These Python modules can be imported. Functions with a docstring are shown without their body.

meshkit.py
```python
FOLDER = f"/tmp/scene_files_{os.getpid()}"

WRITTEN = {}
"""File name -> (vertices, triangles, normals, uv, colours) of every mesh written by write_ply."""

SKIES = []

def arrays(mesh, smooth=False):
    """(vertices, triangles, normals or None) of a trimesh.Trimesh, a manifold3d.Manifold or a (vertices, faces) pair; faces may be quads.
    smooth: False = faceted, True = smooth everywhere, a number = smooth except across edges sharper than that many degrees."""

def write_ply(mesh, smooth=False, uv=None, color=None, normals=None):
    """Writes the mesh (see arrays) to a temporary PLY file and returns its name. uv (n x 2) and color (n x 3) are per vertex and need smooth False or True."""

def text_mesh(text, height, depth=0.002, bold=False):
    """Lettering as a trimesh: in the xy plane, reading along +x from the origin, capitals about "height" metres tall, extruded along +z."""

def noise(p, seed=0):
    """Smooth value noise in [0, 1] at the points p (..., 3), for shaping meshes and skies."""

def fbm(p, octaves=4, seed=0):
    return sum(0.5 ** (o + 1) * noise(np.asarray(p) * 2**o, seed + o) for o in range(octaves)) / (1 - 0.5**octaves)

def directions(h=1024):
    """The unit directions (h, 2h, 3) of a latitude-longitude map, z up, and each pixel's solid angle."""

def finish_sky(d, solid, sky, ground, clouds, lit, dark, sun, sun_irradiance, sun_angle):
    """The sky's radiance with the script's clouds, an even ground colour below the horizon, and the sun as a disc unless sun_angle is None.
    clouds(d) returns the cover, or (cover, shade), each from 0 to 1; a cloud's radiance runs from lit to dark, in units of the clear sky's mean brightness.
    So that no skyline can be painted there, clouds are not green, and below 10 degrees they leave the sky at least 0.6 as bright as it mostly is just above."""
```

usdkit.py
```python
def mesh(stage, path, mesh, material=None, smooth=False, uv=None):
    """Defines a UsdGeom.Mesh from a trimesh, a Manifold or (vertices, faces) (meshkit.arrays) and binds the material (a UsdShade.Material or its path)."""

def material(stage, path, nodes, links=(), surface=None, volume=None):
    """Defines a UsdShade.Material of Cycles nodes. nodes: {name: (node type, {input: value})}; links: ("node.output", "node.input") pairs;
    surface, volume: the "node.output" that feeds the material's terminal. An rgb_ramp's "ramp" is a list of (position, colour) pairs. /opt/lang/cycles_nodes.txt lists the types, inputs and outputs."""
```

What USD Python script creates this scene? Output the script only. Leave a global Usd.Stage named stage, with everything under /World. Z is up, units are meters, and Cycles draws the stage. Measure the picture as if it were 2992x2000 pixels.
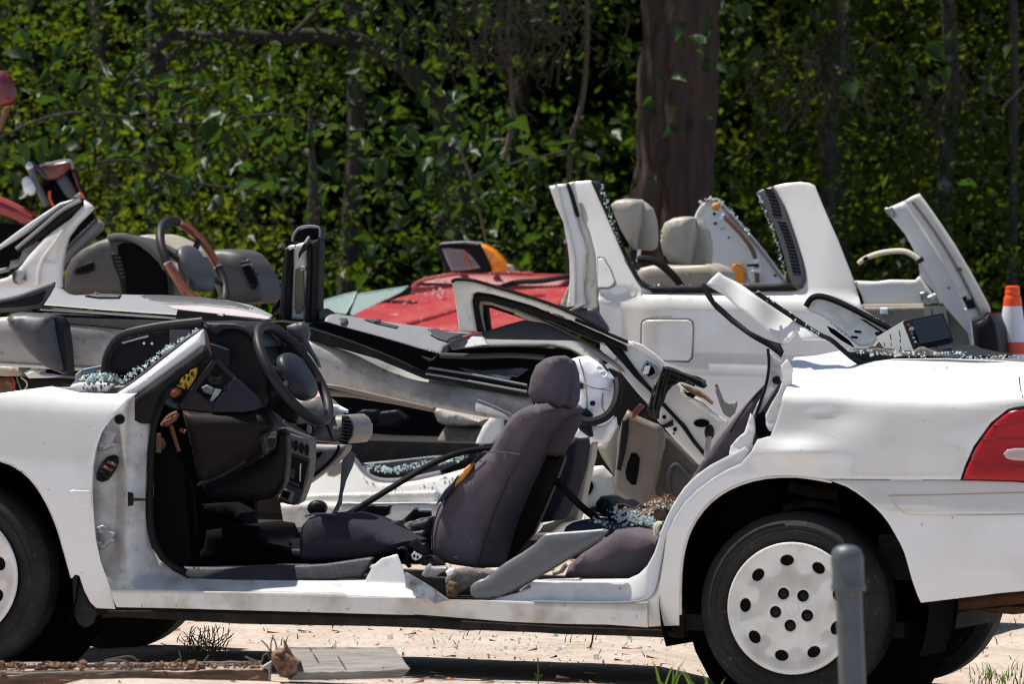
import math, random
import numpy as np
import trimesh, shapely, shapely.geometry as sg
from scipy.spatial import Delaunay
import usdkit, meshkit
from pxr import Usd, UsdGeom, UsdLux, UsdShade, Gf, Sdf, Vt

random.seed(7); RNG = np.random.default_rng(7)
stage = Usd.Stage.CreateInMemory()
UsdGeom.SetStageUpAxis(stage, UsdGeom.Tokens.z); UsdGeom.SetStageMetersPerUnit(stage, 1.0)
world = UsdGeom.Xform.Define(stage, '/World'); stage.SetDefaultPrim(world.GetPrim())
UsdGeom.Scope.Define(stage, '/World/Looks')

# ------------------------------------------------------------ camera, sky, sun, exposure
W, H, FPX, HORIZON, EYE = 2992, 2000, 30272.0, 595.0, 1.55
PITCH = math.atan((H / 2 - HORIZON) / FPX)
EXPOSURE = 0.72
SUN = np.array([-0.36, 0.12, 0.92]); SUN /= np.linalg.norm(SUN)
cam = UsdGeom.Camera.Define(stage, '/World/camera')
cam.AddTranslateOp().Set(Gf.Vec3d(0, 0, EYE)); cam.AddRotateXOp().Set(90 - math.degrees(PITCH))
cam.CreateHorizontalApertureAttr(23.5); cam.CreateVerticalApertureAttr(23.5 * 685 / 1024)
cam.CreateFocalLengthAttr(23.5 * FPX / W); cam.CreateClippingRangeAttr(Gf.Vec2f(1, 400))
cam.CreateFStopAttr(6.3); cam.CreateFocusDistanceAttr(35.0); cam.CreateExposureAttr(EXPOSURE)
sky = UsdLux.DomeLight.Define(stage, '/World/sky')
sm_ = usdkit.material(stage, '/World/Looks/sky_material', {
    's': ('sky_texture', {'sky_type': 'single_scattering', 'sun_disc': False, 'sun_elevation': float(math.asin(SUN[2])), 'sun_rotation': float(math.atan2(SUN[0], SUN[1]))}),
    'b': ('background_shader', {'strength': 0.07})}, [('s.color', 'b.color')], surface='b.background')
UsdShade.MaterialBindingAPI.Apply(sky.GetPrim()).Bind(sm_)
sky.GetPrim().SetCustomDataByKey('kind', 'structure')
sun = UsdLux.DistantLight.Define(stage, '/World/sun')
sun.CreateNormalizeAttr(True); sun.CreateIntensityAttr(1.15); sun.CreateAngleAttr(0.5); sun.CreateColorAttr(Gf.Vec3f(1.0, 0.95, 0.87))
zax = Gf.Vec3d(*SUN); xax = Gf.Cross(Gf.Vec3d(0, 1, 0), zax).GetNormalized(); yax = Gf.Cross(zax, xax)
sun.AddTransformOp().Set(Gf.Matrix4d(*xax, 0, *yax, 0, *zax, 0, 0, 0, 0, 1))

# ------------------------------------------------------------ materials
MATS = {}
def mat(name, col, rough=0.5, metal=0.0, col2=None, scale=6.0, lo=0.5, hi=0.7, bump=0.0, bscale=60.0, coat=0.0, spec=0.5, detail=5.0, extra=None, stretch=None, bdist=0.004):
    n = {'p': ('principled_bsdf', {'base_color': col, 'roughness': rough, 'metallic': metal, 'coat_weight': coat, 'coat_roughness': 0.08, 'specular_ior_level': spec}),
         't': ('texture_coordinate', {})}
    l = []
    src = 't.object'
    if stretch:
        n['m'] = ('mapping', {'scale': stretch}); l.append(('t.object', 'm.vector')); src = 'm.vector'
    if col2 is not None:
        n['n'] = ('noise_texture', {'scale': scale, 'detail': detail, 'roughness': 0.6})
        n['r'] = ('rgb_ramp', {'ramp': [(0, col), (lo, col), (hi, col2), (1, col2)]})
        l += [(src, 'n.vector'), ('n.fac', 'r.fac'), ('r.color', 'p.base_color')]
        if extra:
            n['n2'] = ('noise_texture', {'scale': extra[1], 'detail': 3.0, 'roughness': 0.6})
            n['r2'] = ('rgb_ramp', {'ramp': [(0, (0, 0, 0)), (extra[2], (0, 0, 0)), (extra[3], (1, 1, 1)), (1, (1, 1, 1))]})
            n['x'] = ('mix', {'mix_type': 'mix', 'color2': extra[0]})
            l = [q for q in l if q[1] != 'p.base_color'] + [(src, 'n2.vector'), ('n2.fac', 'r2.fac'), ('r2.color', 'x.fac'), ('r.color', 'x.color1'), ('x.color', 'p.base_color')]
    if bump:
        n['bn'] = ('noise_texture', {'scale': bscale, 'detail': 3.0})
        n['b'] = ('bump', {'strength': bump, 'distance': bdist})
        l += [(src, 'bn.vector'), ('bn.fac', 'b.height'), ('b.normal', 'p.normal')]
    m = usdkit.material(stage, '/World/Looks/' + name, n, l, surface='p.BSDF')
    MATS[name] = m
    return m

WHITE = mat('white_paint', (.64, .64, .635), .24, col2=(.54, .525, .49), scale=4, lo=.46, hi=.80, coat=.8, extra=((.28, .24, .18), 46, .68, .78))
VANW = mat('van_paint', (.64, .635, .62), .30, col2=(.52, .50, .46), scale=3.5, lo=.42, hi=.75, coat=.3, extra=((.34, .31, .27), 30, .70, .82))
DIRTYW = mat('dirty_white_paint', (.58, .565, .53), .45, col2=(.34, .31, .26), scale=7, lo=.46, hi=.72, coat=.1, extra=((.12, .10, .08), 35, .66, .76))
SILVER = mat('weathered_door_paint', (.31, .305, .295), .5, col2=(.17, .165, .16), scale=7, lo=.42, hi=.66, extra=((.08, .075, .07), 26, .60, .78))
RAW = mat('bare_metal', (.30, .31, .325), .38, metal=.7, col2=(.28, .26, .24), scale=12)
JAMB = mat('jamb_paint', (.46, .47, .48), .4, col2=(.27, .25, .23), scale=8, lo=.46, hi=.7, extra=((.13, .10, .07), 28, .64, .76))
BLACK = mat('black_rubber', (.008, .008, .009), .6, col2=(.018, .017, .017), scale=14, spec=0.12, bump=.15)
BLACKP = mat('black_plastic', (.009, .009, .011), .45, spec=0.12, bump=.12, bscale=240, bdist=.001)
DASH = mat('dark_dash_plastic', (.016, .015, .018), .5, spec=0.2, bump=.15, bscale=300, bdist=.001)
BROWNP = mat('brown_black_plastic', (.008, .0065, .0065), .55, col2=(.018, .014, .013), scale=7, spec=0.12, bump=.1, bscale=300, bdist=.001)
PURP = mat('mauve_plastic', (.017, .014, .018), .55, spec=0.18, bump=.1, bscale=300, bdist=.001)
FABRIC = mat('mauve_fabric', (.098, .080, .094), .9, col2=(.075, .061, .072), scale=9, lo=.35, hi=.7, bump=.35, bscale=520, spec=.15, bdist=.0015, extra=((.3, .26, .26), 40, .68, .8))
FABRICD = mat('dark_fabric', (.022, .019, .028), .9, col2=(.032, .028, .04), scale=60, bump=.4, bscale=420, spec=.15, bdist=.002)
NAVY = mat('navy_fabric', (.028, .03, .055), .9, bump=.4, bscale=420, spec=.15, bdist=.002)
GREYP = mat('grey_plastic', (.20, .20, .215), .45, bump=.12, bscale=260, col2=(.17, .17, .18), scale=6, bdist=.001)
GREYD = mat('dark_grey_plastic', (.050, .050, .057), .45, spec=.4, bump=.15, bscale=260, bdist=.001)
TAUPE = mat('taupe_plastic', (.17, .152, .14), .5, bump=.12, bscale=260, col2=(.14, .125, .115), scale=6, bdist=.001)
VDASH = mat('grey_dash', (.062, .058, .057), .5, bump=.1, bscale=260, bdist=.001)
BEIGE = mat('beige_leather', (.32, .285, .235), .5, col2=(.26, .23, .19), scale=7, bump=.18, bscale=140, bdist=.002)
BEIGEP = mat('beige_plastic', (.34, .29, .235), .5, col2=(.26, .22, .18), scale=5, bump=.1, bscale=200, bdist=.001)
RED = mat('red_paint', (.30, .018, .022), .4, col2=(.38, .09, .08), scale=5, lo=.45, hi=.78, coat=.3, extra=((.48, .36, .30), 22, .64, .8))
DRED = mat('dark_red_paint', (.22, .012, .018), .3, coat=.5)
MAROON = mat('maroon_paint', (.10, .010, .014), .3, coat=.5)
TYRE = mat('tyre_rubber', (.011, .0105, .0105), .75, col2=(.024, .0225, .021), scale=9, lo=.45, hi=.75, bump=.25, bscale=90, extra=((.085, .08, .075), 55, .62, .8), spec=.25)
HUBC = mat('hubcap_paint', (.64, .63, .60), .45, col2=(.50, .46, .38), scale=9, lo=.46, hi=.72, extra=((.30, .20, .10), 15, .66, .80))
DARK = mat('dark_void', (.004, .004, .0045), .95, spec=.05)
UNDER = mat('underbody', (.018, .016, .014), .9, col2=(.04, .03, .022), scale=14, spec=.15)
RUST = mat('rusty_steel', (.16, .075, .04), .8, col2=(.09, .045, .03), scale=24, bump=.3)
FOAM = mat('torn_foam', (.52, .24, .05), .9, bump=.4, bscale=90)
YELLOW = mat('yellow_fuse_plastic', (.62, .42, .02), .5)
ORANGE = mat('orange_plastic', (.70, .10, .015), .45)
AMBER = mat('amber_lens', (.75, .24, .01), .15, coat=.5)
REDLENS = mat('red_lens', (.34, .004, .008), .3, coat=.15, col2=(.20, .003, .006), scale=5, spec=.3)
CLEARL = mat('pale_lens', (.42, .34, .31), .15, coat=.5)
STEEL = mat('galvanized_steel', (.078, .092, .104), .5, metal=.25, col2=(.050, .060, .068), scale=9, lo=.42, hi=.7, bump=.2, bscale=40, extra=((.16, .10, .065), 26, .66, .74))
CHROME = mat('bright_metal', (.65, .66, .68), .25, metal=.9)
SCREEN = mat('dark_screen', (.012, .016, .02), .12, coat=.4)
MIRRORG = mat('mirror_face', (.22, .20, .21), .15, metal=.6)
CONEO = mat('cone_orange', (.80, .07, .008), .35)
CONER = mat('cone_band', (.55, .05, .01), .45)
CONEW = mat('cone_sleeve', (.62, .61, .66), .35)
WOOD = mat('weathered_board', (.235, .22, .20), .85, col2=(.12, .105, .09), scale=5, lo=.35, hi=.7, bump=.5, bscale=30, stretch=(1.2, 14, 14))
BEAMW = mat('split_timber', (.40, .33, .28), .9, col2=(.20, .13, .09), scale=5, lo=.38, hi=.62, bump=.6, bscale=24, stretch=(1.0, 16, 16), extra=((.30, .13, .07), 9, .56, .68))
ROT = mat('rotten_wood', (.12, .065, .035), .95, col2=(.26, .16, .09), scale=30, bump=.8, bscale=40, bdist=.01)
WHEELWOOD = mat('wheel_wood', (.24, .055, .022), .2, col2=(.12, .025, .012), scale=7, coat=.7, stretch=(3, 3, 14))
CREAM = mat('cream_hose', (.62, .55, .42), .5)
WHITEP = mat('crumpled_white_plastic', (.70, .72, .76), .5, col2=(.62, .64, .68), scale=10, bump=.3, bscale=30)
CARPET = mat('worn_carpet', (.12, .105, .095), .98, col2=(.22, .20, .18), scale=40, bump=.6, bscale=160)
BARK = mat('red_brown_bark', (.055, .033, .023), .95, col2=(.017, .011, .008), scale=6, lo=.35, hi=.65, bump=.9, bscale=22, stretch=(5, 5, .5), bdist=.02)
BARKG = mat('grey_bark', (.036, .029, .023), .95, col2=(.014, .012, .010), scale=10, lo=.38, hi=.66, bump=.7, bscale=40, bdist=.01, extra=((.14, .135, .12), 9, .62, .72))
TWIG = mat('dry_stem', (.10, .072, .05), .9)
STRAW = mat('pine_straw', (.36, .17, .09), .85)
MOSS = mat('hanging_moss', (.05, .042, .027), .95)
WIREC = [mat('wire_red', (.35, .03, .03), .5), mat('wire_green', (.05, .2, .06), .5), mat('wire_white', (.5, .48, .45), .5)]

GLASS = usdkit.material(stage, '/World/Looks/broken_glass', {
    'p': ('principled_bsdf', {'base_color': (.80, .92, .91), 'roughness': .08, 'transmission_weight': .55, 'ior': 1.5, 'coat_weight': .5})}, [], surface='p.BSDF')
SHEETG = usdkit.material(stage, '/World/Looks/pale_glass', {
    'd': ('diffuse_bsdf', {'color': (.50, .62, .60)}), 'g': ('glossy_bsdf', {'color': (.9, 1, 1), 'roughness': .1}), 't': ('transparent_bsdf', {'color': (.75, .86, .84)}),
    'm': ('mix_closure', {'fac': .4}), 'f': ('fresnel', {'IOR': 1.5}), 'm2': ('mix_closure', {})},
    [('t.BSDF', 'm.closure1'), ('d.BSDF', 'm.closure2'), ('f.fac', 'm2.fac'), ('m.closure', 'm2.closure1'), ('g.BSDF', 'm2.closure2')], surface='m2.closure')

def leafmat(name, stops, trans=.45, tr_gain=2.2, rough=.35):
    return usdkit.material(stage, '/World/Looks/' + name, {
        'g': ('geometry', {}), 'r': ('rgb_ramp', {'ramp': stops}),
        'p': ('principled_bsdf', {'roughness': rough, 'specular_ior_level': .22}),
        'v': ('mix', {'mix_type': 'multiply', 'fac': 1.0, 'color2': (tr_gain * 1.15, tr_gain, tr_gain * .35)}),
        'tb': ('translucent_bsdf', {}), 'm': ('mix_closure', {'fac': trans})},
        [('g.random_per_island', 'r.fac'), ('r.color', 'p.base_color'), ('r.color', 'v.color1'), ('v.color', 'tb.color'), ('p.BSDF', 'm.closure1'), ('tb.BSDF', 'm.closure2')], surface='m.closure')
LEAF = leafmat('leaf_green', [(0, (.016, .034, .006)), (.5, (.034, .060, .009)), (.76, (.085, .115, .015)), (1, (.22, .21, .04))], .55, 3.8, .45)
VINE = leafmat('vine_green', [(0, (.016, .040, .010)), (.6, (.030, .062, .014)), (1, (.07, .11, .022))], .4, 2.6, .42)
LEAFY = leafmat('leaf_yellow_green', [(0, (.030, .045, .006)), (.4, (.060, .080, .010)), (.75, (.12, .14, .016)), (1, (.24, .22, .04))], .62, 3.6, .5)
LEAFD = leafmat('leaf_dark', [(0, (.018, .028, .008)), (.7, (.032, .044, .010)), (1, (.07, .065, .02))], .35, 2.2, .6)
GRASS = leafmat('grass_green', [(0, (.09, .15, .03)), (.6, (.14, .19, .05)), (1, (.25, .22, .09))], .35, 1.6, .5)

# ------------------------------------------------------------ pixels of the photograph -> places in space
CROPS = {'S': (0, 0, 1), 'F': (0, 0, 2346 / 2992), 'A': (0, 900, 1.425), 'B': (700, 1000, 1.5675), 'C': (1200, 900, 1.568), 'D': (1900, 1000, 1.568),
         'E': (0, 400, 1.96), 'G': (700, 600, 2.1327), 'H': (1500, 480, 1.96), 'I': (2100, 480, 1.96), 'J': (150, 900, 3.136), 'K': (450, 900, 2.6133),
         'L': (1700, 1000, 2.6133), 'M': (1150, 1300, 2.9325), 'N': (0, 450, 3.135), 'O': (350, 600, 4.48), 'T': (0, 0, 2.24), 'U': (1000, 0, 2.24),
         'V': (2000, 0, 2.24), 'P': (0, 1650, 2.9325), 'Q': (700, 1750, 1.6757), 'R': (2400, 1500, 3.137), 'X': (2700, 780, 3.733)}
def c(text):
    out, k = [], None
    for w in text.split():
        if w in CROPS: k = CROPS[w]
        else:
            x, y = map(float, w.split(',')); out.append((k[0] + x / k[2], k[1] + y / k[2]))
    return np.array(out)
def ray(uv):
    uv = np.atleast_2d(uv)
    a, b = (uv[:, 0] - W / 2) / FPX, -(uv[:, 1] - H / 2) / FPX
    cp, sp = math.cos(PITCH), math.sin(PITCH)
    return np.stack([a, cp + b * sp, -sp + b * cp], 1)
EYEP = np.array([0, 0, EYE])
def ground_z(x, y=None):
    x = np.clip(np.asarray(x, float), -9, 9); z = -0.025 * (x - 0.86)
    if y is None: return z
    st = lambda a, b, v: (lambda t: t * t * (3 - 2 * t))(np.clip((v - a) / (b - a), 0, 1))
    y = np.asarray(y, float); return z + .036 * st(-1.62, -1.2, x) * st(.64, .44, x) * st(38.5, 36.0, y) + .045 * st(31.8, 30.9, y) * st(-1.6, -1.2, x)
class Frame:
    def __init__(s, o, yaw=0.0, tilt=0.0):
        s.o = np.array(o, float); t, p = math.radians(yaw), math.radians(tilt)
        s.ex = np.array([math.cos(t) * math.cos(p), -math.sin(t) * math.cos(p), -math.sin(p)])
        s.ed = np.array([math.sin(t), math.cos(t), 0.0]); s.ez = np.cross(s.ex, s.ed)
        s.R = np.stack([s.ex, s.ed, s.ez])
    def loc(s, uv, d=0.0):
        r = ray(uv); d = np.asarray(d, float)
        t = (d - (EYEP - s.o) @ s.ed) / (r @ s.ed)
        return (EYEP + r * t[:, None] if t.ndim else EYEP + r * t) @ s.R.T - s.o @ s.R.T
    def locf(s, uv, f):
        if not callable(f): return s.loc(uv, np.full(len(uv), float(f)))
        d = np.zeros(len(uv))
        for _ in range(12):
            p = s.loc(uv, d); d = .5 * d + .5 * f(p[:, 0], p[:, 2])
        p[:, 1] = f(p[:, 0], p[:, 2]); return p
    def matrix(s):
        return Gf.Matrix4d(*s.ex, 0, *s.ed, 0, *s.ez, 0, *s.o, 1)

# ------------------------------------------------------------ prims
NAMES = {}
def numbered(parent, name):
    k = (parent, name); n = NAMES.get(k, -1) + 1; NAMES[k] = n
    return f'{parent}/{name}' if n == 0 else f'{parent}/{name}_{n:03d}'
def put(prim, label=None, cat=None, group=None, kind=None):
    for k, v in (('label', label), ('category', cat), ('group', group), ('kind', kind)):
        if v: prim.SetCustomDataByKey(k, v)
def thing(name, label, cat, fr=None, group=None):
    x = UsdGeom.Xform.Define(stage, numbered('/World', name))
    if fr is not None: x.AddTransformOp().Set(fr.matrix())
    put(x.GetPrim(), label, cat, group); return str(x.GetPath())
def part(parent, name, mesh, m, label=None, smooth=35, kind=None):
    if isinstance(mesh, (list, tuple)): mesh = trimesh.util.concatenate(mesh)
    q = usdkit.mesh(stage, numbered(parent, name), mesh, m, smooth=smooth)
    put(q.GetPrim(), label, None, None, kind); return str(q.GetPath())
def single(name, mesh, m, label, cat, group=None, kind=None, smooth=35):
    if isinstance(mesh, (list, tuple)): mesh = trimesh.util.concatenate(mesh)
    q = usdkit.mesh(stage, numbered('/World', name), mesh, m, smooth=smooth)
    put(q.GetPrim(), label, cat, group, kind); return str(q.GetPath())

# ------------------------------------------------------------ shapes
def chaikin(p, n=2, closed=True):
    for _ in range(n):
        q = np.roll(p, -1, 0) if closed else p[1:]; b = p if closed else p[:-1]
        r = np.empty((2 * len(b), p.shape[1])); r[0::2] = .75 * b + .25 * q; r[1::2] = .25 * b + .75 * q
        p = r if closed else np.vstack([p[:1], r, p[-1:]])
    return p
def dens(p, res):
    out = []
    for a, b in zip(p, np.roll(p, -1, 0)):
        n = max(1, int(math.ceil(np.linalg.norm(b - a) / res))); out.append(a + (b - a) * (np.arange(n) / n)[:, None])
    return np.vstack(out)
def sol(fr, poly, d0=0.0, th=.004, edge=0.0, ed=None, res=None, sm=0, holes=(), local=False, wr=None, back=True, off=0.0):
    """a plate, pad or prism: outline in the photograph (or local s,z), front face at depth d0 (number or function), thickness th, rounded edges"""
    f = d0 if callable(d0) else (lambda s, z, v=float(d0): np.full(np.shape(s), v))
    if off: g = f; f = lambda s, z: g(s, z) + off
    if isinstance(poly, str): poly = c(poly)
    sz = (lambda p: np.asarray(p, float)) if local else (lambda p: fr.locf(c(p) if isinstance(p, str) else np.asarray(p), f)[:, [0, 2]])
    P = sz(poly)
    if sm: P = chaikin(P, sm)
    pg = sg.Polygon(P, [sz(h) for h in holes])
    if not pg.is_valid:
        pg = pg.buffer(0)
    if pg.geom_type != 'Polygon': pg = max(pg.geoms, key=lambda q: q.area)
    inr = pg.area / max(pg.length, 1e-6)
    res = res or float(np.clip(math.sqrt(pg.area) / 7, .008, .045))
    edge = min(edge, inr * 1.6)
    ed = edge if ed is None else ed; ed = min(ed, th / 2)
    br = min(res, max(inr * 1.2, .003))
    if edge > 0: br = min(br, max(edge * 1.3, .006))
    pts = [dens(np.array(r.coords)[:-1], br) for r in [pg.exterior, *pg.interiors]]
    nb = sum(map(len, pts))
    if edge > 0:
        for k in (.12, .4, 1.0):
            q = pg.buffer(-edge * k)
            for g_ in getattr(q, 'geoms', [q]):
                if not g_.is_empty:
                    for r in [g_.exterior, *g_.interiors]: pts.append(dens(np.array(r.simplify(edge * .02).coords)[:-1], br))
    x0, y0, x1, y1 = pg.bounds
    gx, gy = np.meshgrid(np.arange(x0, x1, res), np.arange(y0, y1, res * .87)); gx = gx + (np.arange(len(gx)) % 2)[:, None] * res / 2
    G = np.stack([gx.ravel(), gy.ravel()], 1)
    if len(G):
        inn = pg.buffer(-max(edge * 1.15, br * .6)); 
        if not inn.is_empty: pts.append(G[shapely.contains_xy(inn, G[:, 0], G[:, 1])])
    V = np.vstack(pts)
    _, ui = np.unique(np.round(V, 6), axis=0, return_index=True); V = V[np.sort(ui)]
    T = Delaunay(V).simplices; cen = V[T].mean(1); T = T[shapely.contains_xy(pg, cen[:, 0], cen[:, 1])]
    a, b, cc = V[T[:, 0]], V[T[:, 1]], V[T[:, 2]]
    ar = (b[:, 0] - a[:, 0]) * (cc[:, 1] - a[:, 1]) - (b[:, 1] - a[:, 1]) * (cc[:, 0] - a[:, 0])
    T[ar < 0] = T[ar < 0][:, ::-1]; T = T[np.abs(ar) > 1e-10]
    rd = np.zeros(len(V))
    if edge > 0:
        t = shapely.distance(shapely.points(V), pg.boundary); k = np.clip(1 - t / edge, 0, 1); rd = ed * (1 - np.sqrt(np.maximum(0, 1 - k * k)))
    base = f(V[:, 0], V[:, 1])
    w = 0
    if wr: w = wr[0] * (meshkit.fbm(np.stack([V[:, 0], V[:, 1], 0 * V[:, 0]], 1) * wr[1] + 17.3) - .5) * 2
    n = len(V)
    front = np.stack([V[:, 0], base + rd + w, V[:, 1]], 1); bk = np.stack([V[:, 0], base + th - rd + w, V[:, 1]], 1)
    E = np.vstack([T[:, [0, 1]], T[:, [1, 2]], T[:, [2, 0]]]); key = np.sort(E, 1)
    _, inv, cnt = np.unique(key, axis=0, return_inverse=True, return_counts=True); B = E[cnt[inv.ravel()] == 1]
    # front faces the camera (-d); in (s,z) counter-clockwise gives normal s x z = -d
    F = [T]
    if back: F += [T[:, ::-1] + n]
    F += [np.stack([B[:, 1], B[:, 0], B[:, 0] + n], 1), np.stack([B[:, 1], B[:, 0] + n, B[:, 1] + n], 1)]
    return trimesh.Trimesh(np.vstack([front, bk]), np.vstack(F), process=False)
def sweep(path, r, n=8, closed=False, flat=1.0, up=None):
    path = np.asarray(path, float); N = len(path)
    tan = np.roll(path, -1, 0) - np.roll(path, 1, 0) if closed else np.gradient(path, axis=0)
    tan /= np.maximum(np.linalg.norm(tan, axis=1, keepdims=True), 1e-9)
    rr = np.broadcast_to(r, (N,)).astype(float)
    u = np.array(up if up is not None else ([0, 1, 0] if abs(tan[0][1]) < .9 else [1, 0, 0]), float); rings = []
    for i in range(N):
        u = u - tan[i] * (u @ tan[i]); u /= max(np.linalg.norm(u), 1e-9); v = np.cross(tan[i], u)
        a = np.arange(n) / n * 2 * math.pi
        rings.append(path[i] + rr[i] * (np.cos(a)[:, None] * u + flat * np.sin(a)[:, None] * v))
    V = np.vstack(rings); F = []
    for i in range(N if closed else N - 1):
        j = (i + 1) % N
        for k in range(n):
            a, b, cc, d = i * n + k, i * n + (k + 1) % n, j * n + (k + 1) % n, j * n + k
            F += [(a, b, cc), (a, cc, d)]
    if not closed:
        V = np.vstack([V, path[0], path[-1]]); a, b = len(V) - 2, len(V) - 1
        for k in range(n):
            F += [(a, (k + 1) % n, k), (b, (N - 1) * n + k, (N - 1) * n + (k + 1) % n)]
    return trimesh.Trimesh(V, F, process=False)
def smoothpath(p, n=2): return chaikin(np.asarray(p, float), n, False)
def tube(fr, text, d, r, n=8, sm=2, flat=1.0):
    uv = c(text) if isinstance(text, str) else np.asarray(text)
    d = np.broadcast_to(d, (len(uv),)); p = fr.loc(uv, d); q = smoothpath(p, sm)
    if np.ndim(r): r = np.interp(np.linspace(0, 1, len(q)), np.linspace(0, 1, len(r)), r)
    return sweep(q, r, n, flat=flat)
def boxm(size, at=(0, 0, 0), bev=.0, R=None):
    sx, sy, sz = np.array(size) / 2
    if bev <= 0: m = trimesh.creation.box(size)
    else:
        b = min(bev, min(sx, sy, sz) * .9); pts = []
        for ix in (-1, 1):
            for iy in (-1, 1):
                for iz in (-1, 1):
                    pts += [(ix * (sx - b), iy * (sy - b), iz * sz), (ix * (sx - b), iy * sy, iz * (sz - b)), (ix * sx, iy * (sy - b), iz * (sz - b))]
        m = trimesh.convex.convex_hull(np.array(pts))
    if R is not None: m.apply_transform(np.block([[np.asarray(R), np.zeros((3, 1))], [np.zeros((1, 3)), 1]]))
    m.apply_translation(at); return m
def lathe_d(prof, at, n=48):
    """profile of (radius, depth) turned about the depth axis"""
    prof = np.array(prof); a = np.arange(n) / n * 2 * math.pi; V = []
    for r, d in prof: V.append(np.stack([r * np.cos(a), np.full(n, d), r * np.sin(a)], 1))
    F = []
    for i in range(len(prof) - 1):
        for k in range(n):
            p, q = i * n + k, i * n + (k + 1) % n; F += [(p, q, q + n), (p, q + n, p + n)]
    m = trimesh.Trimesh(np.vstack(V) + np.array(at), F, process=False); return m
def lathe_z(prof, n=40):
    prof = np.array(prof); a = np.arange(n) / n * 2 * math.pi
    V = np.vstack([np.stack([r * np.cos(a), r * np.sin(a), np.full(n, z)], 1) for r, z in prof]); F = []
    for i in range(len(prof) - 1):
        for k in range(n):
            p, q = i * n + k, i * n + (k + 1) % n; F += [(p, q, q + n), (p, q + n, p + n)]
    return trimesh.Trimesh(V, F, process=False)
def disc(fr, uv, d, r, th=.01, n=14):
    p = fr.loc(np.atleast_2d(uv), np.array([d]))[0]
    return lathe_d([(0.0005, 0), (r * .85, 0), (r, th * .25), (r, th), (0.0005, th)], p, n)
def crumbs(fr, uv, d, n, size, spread, seed=0, lift=0):
    """glass crumbs scattered along a line of the photograph; spread: half widths (s, d, z)"""
    g = np.random.default_rng(seed); p = fr.loc(c(uv) if isinstance(uv, str) else uv, np.broadcast_to(d, (len(c(uv)),)))
    seg = np.linalg.norm(np.diff(p, axis=0), axis=1); t = np.concatenate([[0], np.cumsum(seg)]); x = g.uniform(0, t[-1], n)
    q = np.stack([np.interp(x, t, p[:, k]) for k in range(3)], 1) + g.uniform(-1, 1, (n, 3)) * np.array(spread); q[:, 2] += lift
    return bits(q, size * .8, g)
def bits(q, size, g):
    b = np.array([(-1, -1, -1), (1, -1, -1), (1, 1, -1), (-1, 1, -1), (-1, -1, 1), (1, -1, 1), (1, 1, 1), (-1, 1, 1)], float)
    bf = trimesh.creation.box((2, 2, 2)); bv, bF = bf.vertices, bf.faces; n = len(q); V = np.empty((n, 8, 3))
    for i in range(n):
        R = trimesh.transformations.random_rotation_matrix(g.random(3))[:3, :3]
        V[i] = (bv * g.uniform(.3, 1, 3) * size * min(1.6, .35 + g.exponential(.30)) / 2) @ R.T + q[i]
    return trimesh.Trimesh(V.reshape(-1, 3), (bF[None] + 8 * np.arange(n)[:, None, None]).reshape(-1, 3), process=False)
def prof(xs, ys):
    xs, ys = np.array(xs), np.array(ys)
    from scipy.interpolate import PchipInterpolator
    o = np.argsort(xs); q = PchipInterpolator(xs[o], ys[o], extrapolate=False)
    return lambda x: np.where(x < xs.min(), ys[o][0], np.where(x > xs.max(), ys[o][-1], np.nan_to_num(q(np.clip(x, xs.min(), xs.max())))))

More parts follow.
